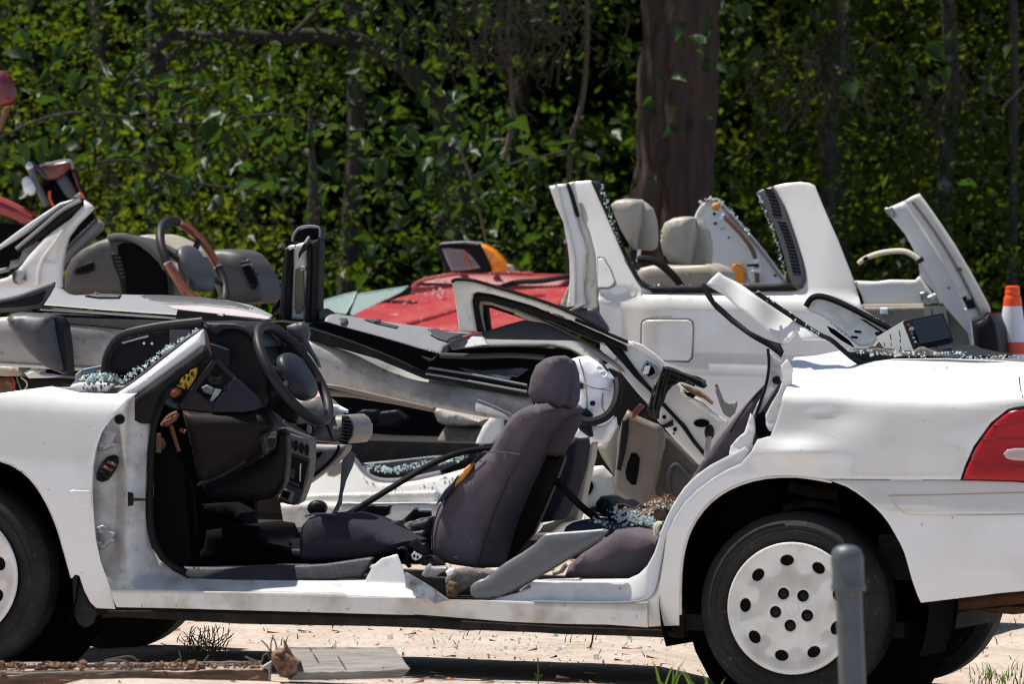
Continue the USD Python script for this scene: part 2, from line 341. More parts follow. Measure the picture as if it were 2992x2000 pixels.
# ------------------------------------------------------------ ground
def build_ground():
    xs = np.concatenate([np.linspace(-160, -9, 14), np.arange(-8, 8.01, .16), np.linspace(9, 160, 14)])
    ys = np.concatenate([np.linspace(-60, 18, 8), np.arange(19, 47, .16), np.linspace(48, 260, 16)])
    X, Y = np.meshgrid(xs, ys); near = np.exp(-((X / 12) ** 4))
    Z = ground_z(X, Y) + near * .03 * (meshkit.fbm(np.stack([X, Y, 0 * X], -1) * .9, 4) - .5)
    V = np.stack([X, Y, Z], -1).reshape(-1, 3); nx = len(xs); F = []
    i = np.arange((len(ys) - 1) * (nx - 1)); r, q = i // (nx - 1), i % (nx - 1); a = r * nx + q
    F = np.vstack([np.stack([a, a + 1, a + nx + 1], 1), np.stack([a, a + nx + 1, a + nx], 1)])
    m = usdkit.material(stage, '/World/Looks/sandy_ground', {
        't': ('texture_coordinate', {}), 'm': ('mapping', {'scale': (1, .55, 1)}),
        'n': ('noise_texture', {'scale': 3.0, 'detail': 8.0, 'roughness': .65}), 'r': ('rgb_ramp', {'ramp': [(0, (.20, .15, .115)), (.42, (.37, .305, .255)), (.62, (.45, .385, .33)), (1, (.52, .46, .40))]}),
        'n2': ('noise_texture', {'scale': 45.0, 'detail': 4.0, 'roughness': .7}), 'r2': ('rgb_ramp', {'ramp': [(0, (.55, .42, .34)), (.40, (.80, .72, .66)), (.52, (1, 1, 1)), (1, (1.1, 1.1, 1.1))]}),
        'x': ('mix', {'mix_type': 'multiply', 'fac': .9}), 'b': ('bump', {'strength': .6, 'distance': .012}), 'p': ('principled_bsdf', {'roughness': .95, 'specular_ior_level': .2})},
        [('t.object', 'm.vector'), ('m.vector', 'n.vector'), ('m.vector', 'n2.vector'), ('n.fac', 'r.fac'), ('n2.fac', 'r2.fac'), ('r.color', 'x.color1'), ('r2.color', 'x.color2'), ('x.color', 'p.base_color'), ('n2.fac', 'b.height'), ('b.normal', 'p.normal')], surface='p.BSDF')
    q = usdkit.mesh(stage, '/World/ground', trimesh.Trimesh(V, F, process=False), m, smooth=True); put(q.GetPrim(), 'pale pinkish sandy ground littered with pine straw', 'ground', None, 'structure')
build_ground()

# ------------------------------------------------------------ woodland behind the yard
def leaves(P, size, g, tilt=1.0, fold=.25, ratio=.62):
    P, T = P if isinstance(P, tuple) else (P, 0)
    n = len(P); N = g.normal(size=(n, 3)) * .8 + T; N[:, 2] = np.abs(N[:, 2]) * tilt + .25; N /= np.linalg.norm(N, axis=1, keepdims=True)
    A = g.normal(size=(n, 3)); A -= N * (A * N).sum(1, keepdims=True); A /= np.linalg.norm(A, axis=1, keepdims=True); B = np.cross(N, A)
    s = (size * np.clip(np.exp(g.normal(-.08, .38, n)), .4, 2.4))[:, None]
    base, tip = P - A * s * .5, P + A * s * .5
    l, r = P - A * s * .08 + B * s * ratio * .5 + N * s * fold * .4, P - A * s * .08 - B * s * ratio * .5 + N * s * fold * .4
    V = np.stack([base, l, tip, r], 1).reshape(-1, 3); k = 4 * np.arange(n)[:, None]
    return trimesh.Trimesh(V, np.vstack([k + [0, 2, 1], k + [0, 3, 2]]).reshape(-1, 3), process=False)
def interleave(m, n):
    """the two triangles of a leaf next to each other"""
    return m
def cloud(n, lo, hi, g, scale=1.4, thr=.48, seed=0):
    """points in a box, kept where a noise is high: clumps with gaps between them"""
    out = []; got = 0
    while got < n:
        P = g.uniform(lo, hi, (n * 2, 3)); k = meshkit.fbm(P * scale, 3, seed); P = P[k + g.normal(0, .06, len(P)) > thr]; out.append(P); got += len(P)
    return np.vstack(out)[:n]
def sprays(n, lo, hi, g, scale, thr, seed, per=26):
    """leaf places gathered in sprays around twig ends; each spray has its own spread and tilt"""
    C = cloud(max(4, n // per), lo, hi, g, scale, thr, seed); k = len(C); P = []; T = []
    for i in range(k):
        m = max(4, int(per * math.exp(g.normal(-.15, .6)))); sg_ = .045 + g.gamma(2.0, .035); ax = g.normal(0, 1, 3) * [1, .7, .45]; ax /= np.linalg.norm(ax)
        P.append(C[i] + g.normal(0, sg_ * .55, (m, 3)) * [1, 1, .6] + g.normal(0, sg_ * 1.3, (m, 1)) * ax); T.append(np.tile(g.normal(0, .8, 3), (m, 1)))
    return np.vstack(P), np.vstack(T)
def px_at(uv, y):
    r = ray(np.atleast_2d(uv)); return EYEP + r * (np.broadcast_to(y, (len(r),)) / r[:, 1])[:, None]
def trunk_mesh(path, rad, seed=0, n=20, rough=.10, rings=40):
    p = np.asarray(path, float); t = np.linspace(0, 1, len(p)); T = np.linspace(0, 1, rings); q = np.stack([np.interp(T, t, p[:, k]) for k in range(3)], 1)
    m = sweep(q, np.interp(T, np.linspace(0, 1, len(rad)), rad), n, up=[1, 0, 0]); V = np.array(m.vertices)
    for i in range(rings):
        cen = q[i]; k = slice(i * n, i * n + n); dv = V[k] - cen; a = np.arange(n) / n * 2 * math.pi
        f = 1 + rough * (meshkit.fbm(np.stack([np.cos(a) * 3, np.sin(a) * 3, np.full(n, T[i] * rings * .16)], 1) + 40, 3, seed) - .5) * 2 + rough * .35 * np.sin(a * 9 + 3 * T[i] + seed) + rough * .5 * (meshkit.fbm(np.stack([np.cos(a) * 9, np.sin(a) * 9, np.full(n, T[i] * rings * .05)], 1) + 90, 2, seed) - .5)
        V[k] = cen + dv * f[:, None]
    m.vertices = V; return m
def woodland():
    g = np.random.default_rng(11)
    # the big red-brown trunk
    t = thing('pine_tree', 'tall tree with thick red brown trunk behind the white van', 'tree')
    lo, hi = px_at(c('F 1536,560'), 47.5)[0], px_at(c('F 1562,0'), 47.5)[0]
    p = [np.array([lo[0] - .02, 47.5, -.15]), lo, hi, hi + [.06, 0, 3.2], hi + [.3, .1, 6.5]]
    part(t, 'trunk', trunk_mesh(p, [.30, .175, .172, .150, .13], 3, n=72, rings=150, rough=.16), BARK)
    P = np.vstack([cloud(4200, [hi[0] - 2.4, 46.5, 5.4], [hi[0] + 2.6, 50.0, 9.0], g, .9, .50, 5)])
    part(t, 'crown', leaves(P, .16, g, 1.0), LEAFD, smooth=False, kind='stuff')
    # the arching tree
    t = thing('arching_tree', 'dark tree whose leaning trunk arches over to the left above the wrecks', 'tree')
    y = 48.6
    pts = px_at(c('U 760,1250 U 690,820 U 640,700 U 560,580 U 440,450 U 330,370 U 230,310 U 100,255 T 2240,235 T 2000,222 T 1850,240 T 1700,245 T 1500,225 T 1380,255 T 1280,250 T 1200,228 T 1120,250 T 1030,335'), y)
    pts[:, 1] += np.linspace(1.2, -.5, len(pts)); base = pts[0].copy(); base[2] = -.1
    part(t, 'trunk', trunk_mesh(smoothpath(np.vstack([base, pts]), 2), [.075, .070, .062, .055, .048, .040, .036, .034, .033, .033, .03, .026, .018], 5, n=16, rings=150, rough=.12), BARKG)
    for txt, r in (('T 1280,270 T 1180,320 T 1090,390 T 970,510 T 885,580 T 820,680', (.020, .009)), ('T 1600,255 T 1500,300 T 1400,375 T 1290,445 T 1255,520 T 1220,620 T 1165,760', (.020, .018, .017, .012)),
                   ('T 1060,320 T 960,380 T 850,490 T 800,560', (.014, .007)), ('U 390,360 U 400,250 U 385,130 U 360,20', (.014, .009)), ('T 1900,235 T 1990,150 T 2080,60 T 2160,-60', (.014, .008))):
        q = px_at(c(txt), y); part(t, 'limb', sweep(smoothpath(q, 2), np.interp(np.linspace(0, 1, len(smoothpath(q, 2))), np.linspace(0, 1, len(r)), r), 8), BARKG)
    P = np.vstack([cloud(3800, [-3.6, 48.3, 2.2], [.6, 50.0, 4.0], g, 1.6, .49, 8)])
    part(t, 'crown', leaves(P, .055, g), LEAF, smooth=False, kind='stuff')
    # slender saplings
    for txt, y, rad, lab in (('T 2030,720 T 2042,1000 T 2050,1150 T 2052,1500', 47.2, (.012, .016, .030, .032), 'thin dead grey pole of a sapling above the upright door pillar'),
                             ('V 1010,-40 V 1040,420 V 985,560 V 960,1000 V 950,1300', 49.5, (.016, .028), 'thin dark sapling leaning between the two cut van pillars'),
                             ('V 1720,-40 V 1760,500 V 1720,900 V 1700,1300', 50.2, (.035, .045), 'grey moss hung sapling right of the tall van pillar'),
                             ('V 2150,-40 V 2165,500 V 2150,900', 49.0, (.020, .022), 'thin dark sapling at the right edge of the picture'),
                             ('U 1600,-40 U 1605,300 U 1575,700 U 1470,950', 48.2, (.012, .014), 'pale vine stem left of the thick red brown trunk'),
                             ('U 1100,-40 U 1090,350 U 1115,650 U 1105,860 U 1060,1040', 48.0, (.010, .014), 'pale hanging root left of the cut white pillar')):
        t = thing('sapling', lab, 'sapling'); q = px_at(c(txt), y); q = np.vstack([q, q[-1] * [1, 1, 0] + [0, 0, -.1]]) if 'root' not in lab else q
        part(t, 'trunk', sweep(smoothpath(q, 2), np.interp(np.linspace(0, 1, len(smoothpath(q, 2))), np.linspace(0, 1, len(rad)), rad), 9), BARKG if 'pale' not in lab else TWIG)
        if 'root' not in lab and 'vine' not in lab:
            top = q[0]; P = cloud(900, [top[0] - .9, y - .5, 1.2], [top[0] + .9, y + .8, 3.6], g, 1.8, .5, 3); part(t, 'crown', leaves(P, .05, g), LEAF, smooth=False, kind='stuff')
    for k, (txt, y) in enumerate((('U 770,980 U 850,1180 U 900,1400 U 945,1600', 46.0), ('U 1110,690 U 1180,850 U 1190,1060', 47.6), ('U 1040,930 U 1000,1010', 47.6), ('V 2222,560 V 2160,620 V 2080,700', 48.4))):
        q = px_at(c(txt), y); single('tall_weed', sweep(smoothpath(q, 2), .007, 6), TWIG, ['dry reddish stem rising behind the red bonnet', 'bent pale twig left of the cut white pillar', 'short pale twig among dark leaves at the centre', 'slanting twig at the right edge of the picture'][k], 'plant')
    # hanging moss
    P = []; 
    for cx, cz, n, y in ((U_(1110, 40), 0, 150, 48.1), (U_(1160, 120), 0, 150, 48.2), (V_(840, 470), 0, 90, 49.2), (V_(1720, 650), 0, 90, 50.0), (U_(540, 80), 0, 60, 48.6)):
        o = px_at(np.array(cx), y)[0]
        for _ in range(n):
            a = o + g.normal(0, [.17, .2, .12]); L = g.uniform(.04, .18); k = 6
            P.append(sweep(np.stack([a[0] + np.cumsum(g.normal(0, .018, k)), np.full(k, a[1]), a[2] - np.linspace(0, L, k)], 1), .0035, 3))
    single('hanging_moss', P, MOSS, 'grey strands of moss hanging among the trees', 'moss', kind='stuff', smooth=False)
    # big vine leaves on the lower left and centre
    t = thing('grape_vine', 'climbing vine with large heart shaped leaves along the edge of the wood', 'vine')
    blobs = [('T 700,760', .55, .22, 70), ('T 980,860', .55, .22, 60), ('T 1550,820', .5, .24, 70), ('T 300,720', .5, .3, 55), ('T 1250,1250', .7, .3, 50), ('T 560,300', .5, .25, 30), ('U 150,880', .45, .16, 55), ('U 900,1130', .45, .22, 55),
             ('U 700,880', .3, .2, 30), ('U 1400,1050', .4, .2, 45), ('U 730,1330', .25, .25, 35), ('U 1150,1230', .3, .25, 35), ('V 520,250', .45, .25, 35), ('V 1750,500', .5, .12, 30), ('V 350,200', .4, .3, 25), ('V 2120,1020', .25, .2, 18),
             ('U 2050,690', .16, .12, 9), ('T 1750,1250', .5, .35, 40), ('T 150,1200', .4, .35, 30), ('U 250,1400', .5, .2, 30)]
    hx = np.array([(0, -.5, 0), (.30, -.62, .05), (.52, -.30, .10), (.46, .05, .10), (.22, .32, .05), (0, .58, -.06), (-.22, .32, .05), (-.46, .05, .10), (-.52, -.30, .10), (-.30, -.62, .05), (0, -.05, -.02)])
    hf = np.array([(10, k, (k + 1) % 10) for k in range(10)]); rest = []; made = 0; cand = []
    for txt, sx, sz, n in blobs:
        o = px_at(c(txt), 46.3)[0]
        for _ in range(int(n * .62)): cand.append(o + g.normal(0, [sx * .55, .45, sz * .7]))
    order = g.permutation(len(cand)); big = 0
    for i in order:
        P0 = cand[i]; s = float(np.clip(.058 * math.exp(g.normal(0, .28)), .03, .10)); N = g.normal(0, .8, 3) + [-.15, -.30, .75]; N /= np.linalg.norm(N); A = np.array([g.normal(0, .9), g.normal(-.4, .5), -1.0]); A -= N * (A @ N); A /= np.linalg.norm(A); B = np.cross(N, A)
        m = trimesh.Trimesh(P0 + s * (hx[:, :1] * B * (.75 + .25 * math.sin(i * 7.1)) + hx[:, 1:2] * A + (hx[:, 2:] * 2.2 + .25 * abs(hx[:, :1])) * N), hf, process=False)
        if big < 290 and s > .048: part(t, 'leaf', m, VINE, smooth=True); big += 1
        else: rest.append(m)
    part(t, 'leaf', rest, VINE, kind='stuff', smooth=True)
    st = [sweep(smoothpath(px_at(c(q), 46.5), 2), .006, 5) for q in ('T 0,900 T 400,720 T 800,760 T 1300,830 T 1800,720 T 2240,860 U 150,850', 'T 300,1200 T 800,1000 T 1200,1200 T 1700,1250', 'U 600,1500 U 800,1150 U 1200,1050 U 1500,980')]
    part(t, 'stem', st, BARKG)
    # foliage layers from the front to the back; the far ones close the view
    def mass(name, label, n, lo, hi, size, m, sc, thr, seed, cat='foliage'):
        single(name, leaves((sprays if size < .06 else cloud)(n, lo, hi, g, sc, thr, seed), size, g), m, label, cat, kind='stuff', smooth=False)
    mass('undergrowth', 'loose small leaved undergrowth at the front edge of the wood', 22000, [-4.0, 47.0, -.2], [4.2, 50.0, 4.0], .036, LEAF, .75, .57, 21)
    mass('undergrowth', 'dense yellow green small leaves inside the wood', 74000, [-4.4, 50.0, -.2], [4.6, 54.0, 4.2], .036, LEAFY, .6, .54, 22)
    mass('thicket', 'dim leafy thicket deeper in the wood', 42000, [-5.5, 54.0, -.2], [5.8, 58.0, 5.0], .10, LEAF, .8, .38, 23)
    mass('thicket', 'dark far thicket that closes the wood', 90000, [-9, 58, -.3], [9, 67, 7.0], .27, LEAFD, .5, .20, 24)
    Pc = cloud(46000, [-9, 47.6, 4.3], [8, 66, 8.5], g, .5, .50, 25); Pc = Pc[g.random(len(Pc)) < np.clip(.62 + .22 * Pc[:, 0], .10, 1)]  # unseen leaves added to shade the wood, thinned leftwards to let light in
    single('shade_canopy', leaves(Pc, .22, g), LEAFD, 'leafy canopy added above the view to shade the wood', 'foliage', kind='stuff', smooth=False)
    xs = np.linspace(-60, 60, 41); ys = np.linspace(46.2, 90, 24); X, Y = np.meshgrid(xs, ys)
    Y = Y - (Y < 46.3) * .4 * meshkit.fbm(np.stack([X * .8, 0 * X, 0 * X], -1), 3)
    V = np.stack([X, Y, ground_z(np.clip(X, -9, 9)) + .03 + .002 * (Y - 46)], -1).reshape(-1, 3); i = np.arange(23 * 40); A = (i // 40) * 41 + i % 40
    q = usdkit.mesh(stage, '/World/woodland_floor', trimesh.Trimesh(V, np.vstack([np.stack([A, A + 1, A + 42], 1), np.stack([A, A + 42, A + 41], 1)]), process=False), mat('leaf_litter', (.07, .045, .03), .95, col2=(.12, .08, .05), scale=6, bump=.6, bscale=30), smooth=True); put(q.GetPrim(), 'dark leaf litter under the trees', 'ground', None, 'structure')
    for k in range(16):
        x, y = g.uniform(-5, 5), g.uniform(50.5, 57); r = g.uniform(.02, .06)
        t = numbered('/World', 'woodland_tree')
        q = usdkit.mesh(stage, t, trunk_mesh([[x, y, -.1], [x + g.normal(0, .1), y, 2], [x + g.normal(0, .3), y, 5.5]], [r * 1.2, r, r * .7], k, n=9, rings=14), BARKG, smooth=35)
        put(q.GetPrim(), 'thin dark trunk standing deep in the shade of the wood', 'tree', 'thin trunks deep in the wood')
def U_(x, y): return c(f'U {x},{y}')[0]
def V_(x, y): return c(f'V {x},{y}')[0]
woodland()

# ------------------------------------------------------------ wheels
def tyre_mesh(at, R=.298, w=.185, rim=.195):
    p = [(rim - .01, .030), (rim, .012), (rim + .012, .004), (rim + .03, -.004), (rim + .045, -.0045), (rim + .049, -.001), (rim + .062, -.003), (R - .035, .002), (R - .018, .012), (R - .008, .020), (R - .003, .030)]
    for k in range(4):
        x = .030 + (w - .06) * (k + .5) / 4; gw = .004; p += [(R, x - .012), (R, x - gw), (R - .007, x - gw + .001), (R - .007, x + gw - .001), (R, x + gw)]
    p += [(R - .003, w - .03), (R - .01, w - .018), (R - .035, w - .002), (rim + .04, w + .003), (rim, w - .01), (rim - .01, w - .04)]
    return lathe_d(p, at, 72)
def hubcap_parts(par, fr, at, rot, lugs=True):
    cx, cd, cz = at
    circ = lambda r, n=40, x=0, z=0, q=1.0, a=0: np.array([(cx + x + math.cos(a) * r * math.cos(t) - math.sin(a) * r * q * math.sin(t), cz + z + math.sin(a) * r * math.cos(t) + math.cos(a) * r * q * math.sin(t)) for t in np.linspace(0, 2 * math.pi, n, endpoint=False)])
    holes = []
    for k in range(9):
        a = rot + k * 2 * math.pi / 9; holes.append(circ(.022, 16, .150 * math.cos(a), .150 * math.sin(a), .78, a + math.pi / 2))
    lug = [(.053 * math.cos(rot + .55 + k * 2 * math.pi / 5), .053 * math.sin(rot + .55 + k * 2 * math.pi / 5)) for k in range(5)]
    for x, z in lug: holes.append(circ(.0185, 16, x, z))
    dish = prof([0, .03, .08, .11, .14, .165, .19, .202, .21], [.001, .0, .004, .010, .013, .010, .000, .001, .012])
    def f(s, z):
        r = np.hypot(s - cx, z - cz); b = 0
        for k in range(9):
            a = rot + (k + .5) * 2 * math.pi / 9; q = np.hypot(s - cx - .148 * math.cos(a), z - cz - .148 * math.sin(a)); b = b - .007 * np.exp(-(q / .026) ** 2)
        return cd - .012 + dish(r) + b
    hc = part(par, 'hubcap', sol(fr, circ(.205, 72), f, .004, .006, .004, .012, holes=holes, local=True), HUBC)
    part(hc, 'wheel_disc', lathe_d([(.0005, .02), (.19, .02), (.19, .05), (.0005, .05)], (cx, cd + .012, cz), 40), UNDER)
    for x, z in lug: part(hc, 'lug_cover', lathe_d([(.0005, .0), (.010, .0), (.0155, .003), (.017, .012)], (cx + x, cd - .006, cz + z), 6), BLACKP)
    part(hc, 'centre_ring', lathe_d([(.0225, -.0005), (.0230, -.0022), (.0240, -.0022), (.0245, -.0005)], (cx, cd - .011, cz), 40), HUBC)
    return hc

# ------------------------------------------------------------ the near sedan
C1 = Frame((px_at([[2308, 2061]], 32.0)[0][0], 32.0, 0.0), 14.5, 1.6)
def near_sedan():
    fr = C1
    t = thing('wrecked_sedan', 'nearest white sedan, roof and doors cut off, mauve seat, black steering wheel', 'car', fr)
    S = lambda *a, **k: sol(fr, *a, **k)
    P = lambda n, m, mt, lab=None, par=None, **k: part(par or t, n, m, mt, lab, **k)
    loc1 = lambda txt, d=0.0: fr.loc(c(txt), np.full(len(c(txt)), d))
    # --- rear quarter
    bz = prof([.0, .15, .22, .30, .42, .55, .70, .80, .90, .948, .964, 1.005, 1.04, 1.07, 1.12, 1.4], [.12, .10, .055, .02, -.008, -.026, -.027, -.020, -.015, -.010, .006, .09, .19, .27, .31, .42])
    dent = [tuple(loc1(q)[0][[0, 2]]) + r for q, r in (('D 690,505', (.10, .032, -.036)), ('D 850,330', (.10, .05, .014)), ('D 1000,262', (.22, .020, .006)))]
    lf = loc1('D 1300,240')[0]
    def fq(s, z):
        lift = .045 * np.clip((s - lf[0] - .05) / .35, 0, 1) ** 1.5
        d = bz(z - lift) + .10 * np.clip(s - .42, 0, 1) ** 1.6
        for x, y, a, b, h in dent: d = d + h * np.exp(-((s - x) / a) ** 2 - ((z - y) / b) ** 2)
        return d
    q = c('L 650,1470 L 710,1340 L 790,1220 L 880,1130 L 1000,1040 L 1110,975 L 1210,930 L 1290,840 L 1340,745 D 550,432 D 575,370 D 600,290 D 640,180 D 655,130 D 640,95 D 660,70 D 760,62 D 870,40 I 720,1070 I 815,1140 I 1000,1116 I 1300,1113 I 1600,1126 S 3120,1068 S 3150,1090 S 3150,1250 D 1712,296 D 1640,306 D 1560,370 D 1480,480 D 1440,570 D 1420,632 D 1000,629 D 805,628 D 740,622 D 640,612 D 560,614 D 500,622 D 440,637 D 380,660 D 330,687 D 290,715 D 250,752 D 220,790 D 190,840 D 170,880 D 155,930 D 145,980 D 138,1030 D 135,1080 D 133,1200 D 132,1300 D -8,1306 S 1893,1760 S 1918,1735 S 1930,1690 S 1938,1640 S 1943,1600')
    P('rear_quarter_panel', S(q, fq, .004, .010, .008, .022), WHITE)
    lip = c('D 135,1250 D 135,1080 D 145,980 D 170,880 D 220,790 D 290,715 D 380,660 D 500,622 D 640,612 D 740,622 D 830,640')
    P('wheel_arch_lip', sweep(smoothpath(fr.locf(lip, fq), 1) + [0, .006, 0], .006, 6), DIRTYW)
    # bent down roof pillar
    e0 = loc1('I 360,1000')[0]; fpil = lambda s, z: .16 + .30 * np.clip(z - 1.02, -.06, .5) + .01 * np.sin(s * 40)
    P('rear_roof_pillar', S('H 1100,690 H 1130,655 H 1172,618 H 1200,640 H 1300,690 H 1450,792 H 1600,885 H 1770,985 I 600,985 I 660,1010 I 590,1010 I 470,1010 I 440,945 I 425,985 I 385,1030 I 350,1035 H 1500,1000 H 1440,950 H 1360,880 H 1290,830 H 1200,750', lambda s, z: fpil(s, z) - .01 * np.exp(-((z - e0[2]) / .03) ** 2), .03, .010, .008, .014, wr=(.006, 9)), WHITE, 'bent down stub of the cut rear roof pillar')
    P('rear_window_seal', tube(fr, 'H 1390,735 H 1500,810 H 1620,890 H 1760,985 I 640,1000 I 720,1075 I 815,1150 I 900,1140 I 1020,1130', [.2] * 5 + [.2, .24, .27, .3][:4], .008), BLACK)
    P('glass_crumbs', crumbs(fr, 'H 1390,728 H 1500,800 H 1620,880 H 1760,975', .2, 70, .009, (.006, .012, .006), 1), GLASS, kind='stuff')
    P('pillar_weatherstrip', S('H 1072,690 H 1085,680 H 1102,690 H 1150,785 H 1250,875 H 1350,955 H 1450,1005 H 1525,1030 H 1545,1075 H 1530,1110 H 1500,1085 H 1455,1050 H 1350,990 H 1240,910 H 1150,830 H 1095,755', lambda s, z: fpil(s, z) - .015, .022, .012, .01, .012), BLACK)
    P('torn_pillar_skin', S('L 1415,60 L 1440,80 L 1480,120 L 1525,150 L 1520,210 L 1510,300 L 1470,380 L 1410,470 L 1370,530 L 1335,575 L 1300,560 L 1340,470 L 1375,400 L 1405,310 L 1425,200', .14, .008, .008, wr=(.02, 16)), JAMB)
    P('torn_pillar_skin', S('L 1520,180 L 1568,130 L 1610,190 L 1605,300 L 1570,420 L 1525,540 L 1490,640 L 1465,690 L 1430,680 L 1405,640 L 1400,560 L 1440,480 L 1500,380 L 1535,280', .045, .008, .008, wr=(.018, 14)), WHITE)
    P('torn_pillar_skin', S('L 1283,545 L 1312,575 L 1325,680 L 1300,790 L 1235,885 L 1180,890 L 1120,862 L 1130,800 L 1180,740 L 1240,690 L 1262,620', .05, .008, .006, wr=(.022, 18)), WHITE)
    P('pillar_cavity', S('L 1330,560 L 1380,530 L 1400,600 L 1440,715 L 1340,735 L 1318,640', .10, .02), DARK)
    P('pillar_grommet', disc(fr, c('L 1482,292')[0], .125, .013), BLACK)
    P('pillar_edge_strip', tube(fr, 'L 1420,50 L 1432,150 L 1420,280 L 1385,400 L 1350,500 L 1330,560', .13, .005), BLACK)
    # --- trunk lid, rear deck
    dk = fr.loc(c('I 815,1140 I 1000,1116 I 1300,1113 I 1600,1126 S 3120,1068 S 3150,1090'), np.full(6, .28))
    n = len(dk); rows = []
    for k, u in enumerate(np.linspace(0, 1, 9)):
        r = dk.copy(); r[:, 1] = .27 + u * 1.08; r[:, 2] += .004 * math.sin(math.pi * u) - .002 - .014 * u; rows.append(r)
    V = np.vstack(rows); Fq = [(i * n + j, i * n + j + 1, (i + 1) * n + j + 1) for i in range(8) for j in range(n - 1)] + [(i * n + j, (i + 1) * n + j + 1, (i + 1) * n + j) for i in range(8) for j in range(n - 1)]
    tl = P('trunk_lid', trimesh.Trimesh(V, Fq, process=False), WHITE, smooth=True)
    P('trunk_seam', sweep(smoothpath(fr.locf(c('D 1690,162 D 1694,200 D 1702,240 D 1714,275 S 3020,1230'), fq), 1), .0022, 5), BLACK)
    P('glass_crumbs', [crumbs(fr, 'I 780,1080 I 950,1095 I 1150,1100 I 1400,1100', .45, 150, .012, (.02, .12, .008), 2, .006), crumbs(fr, 'I 830,1125 I 1050,1105 I 1300,1130 I 1750,1128', .5, 100, .010, (.03, .2, .004), 3, .012),
                       crumbs(fr, 'I 1120,1165 I 1200,1160 I 1340,1170', .24, 40, .010, (.03, .03, .008), 4, .0)], GLASS, kind='stuff')
    P('parcel_shelf', S('I 690,1080 I 770,1058 I 900,1062 I 1050,1085 I 1130,1075 I 1165,1055 I 1210,1075 I 1320,1100 I 1420,1108 I 1300,1130 I 1000,1130 I 820,1140', .42, .8, .015, .015), DASH)
    P('torn_shelf_cloth', S('I 800,1062 I 900,1055 I 1000,1070 I 1090,1080 I 1140,1050 I 1170,1045 I 1230,1072 I 1330,1095 I 1380,1105 I 1150,1100 I 950,1098', .40, .02, .01, wr=(.02, 12)), CARPET)
    # far rear pillar with its glass edge
    P('far_rear_pillar', S('I 490,832 I 512,775 I 560,742 I 640,752 I 750,800 I 850,855 I 985,945 I 930,985 I 880,1045 I 800,1050 I 720,985 I 640,920 I 590,880 I 540,860', 1.42, .05, .012, wr=(.008, 8)), WHITE)
    P('far_rear_pillar_seal', tube(fr, 'I 500,815 I 530,765 I 580,752 I 680,785 I 800,845 I 985,945', 1.405, .010), BLACK)
    P('far_rear_pillar_recess', S('I 620,930 I 660,950 I 740,1010 I 770,1050 I 700,1010 I 640,965', 1.40, .02), DARK)
    for u in ('I 795,958', 'I 775,990'): P('pillar_slot', S(fr_box(u, 18, 6), 1.412, .01), DARK)
    P('black_trim_strip', S('I 805,885 I 830,890 I 960,975 I 900,985 I 890,965 I 920,960', 1.40, .012, .004), BLACKP)
    P('glass_crumbs', crumbs(fr, 'I 560,745 I 650,765 I 800,835 I 985,940', 1.42, 90, .010, (.006, .02, .006), 5), GLASS, kind='stuff')
    # --- bumper, lamp
    fb = lambda s, z: prof([0, .2, .3, .45, .62, .66, .8], [.06, .03, .0, -.026, -.030, -.024, -.01])(z) + .10 * np.clip(s - .42, 0, 1) ** 1.6
    bm = P('rear_bumper', S('D 805,631 D 1100,633 D 1420,635 D 1712,642 S 3170,1412 S 3175,1560 S 3150,1700 D 1712,1142 D 1600,1152 D 1500,1165 D 1240,1196 D 1225,1165 D 1200,1095 D 1182,1030 D 1165,970 D 1145,925 D 1120,880 D 1092,832 D 1060,790 D 1020,750 D 980,717 D 940,688 D 900,664 D 850,645', fb, .004, .012, .010, .022), WHITE)
    P('bumper_moulding', [sweep(smoothpath(fr.locf(c(q), fb) + [0, -.0005, 0], 1), .0022, 6) for q in ('D 1092,706 D 1300,702 D 1500,697 D 1712,691 S 3120,1440', 'D 1108,728 D 1130,752 D 1165,784 D 1210,789 D 1400,794 D 1712,790 S 3120,1500')], mat('moulding_grime', (.36, .32, .25), .7), par=bm)
    tl = P('tail_lamp', S('D 1712,304 D 1645,315 D 1565,380 D 1492,485 D 1448,580 D 1429,631 D 1600,634 D 1712,638 S 3120,1405 S 3120,1190', lambda s, z: fq(s, z) - .006, .02, .012, .010, .02), REDLENS)
    P('reversing_lens', S('D 1615,512 D 1635,492 D 1670,486 D 1712,486 S 3100,1308 S 3100,1348 D 1712,545 D 1660,543 D 1630,535', lambda s, z: fq(s, z) - .012, .01, .006), CLEARL, par=tl)
    P('lens_rib', [sweep(smoothpath(fr.locf(c(q), lambda s, z: fq(s, z) - .007), 1), .0025, 5) for q in ('D 1570,385 D 1640,372 D 1712,366 S 3100,1222', 'D 1470,540 D 1560,566 D 1712,572 S 3100,1372', 'D 1520,450 D 1600,445 D 1712,440 S 3100,1272')], mat('lens_rib_red', (.16, .003, .005), .3), par=tl)
    P('lamp_gasket', tube(fr, 'D 1712,298 D 1640,309 D 1560,374 D 1484,482 D 1440,575 D 1423,634 D 1560,636 D 1712,642', .0, .004), BLACK)
    # --- rocker panel, flange
    fk = prof([-.2, .08, .12, .17, .22, .27, .31, .36, .5], [.14, .10, .07, .03, .010, .004, .012, .03, .05])
    dent2 = loc1('Q 980,80')[0]
    fkr = lambda s, z: fk(z) + .035 * np.exp(-((s - dent2[0]) / .16) ** 2) * np.exp(-((z - dent2[2] - .01) / .05) ** 2)
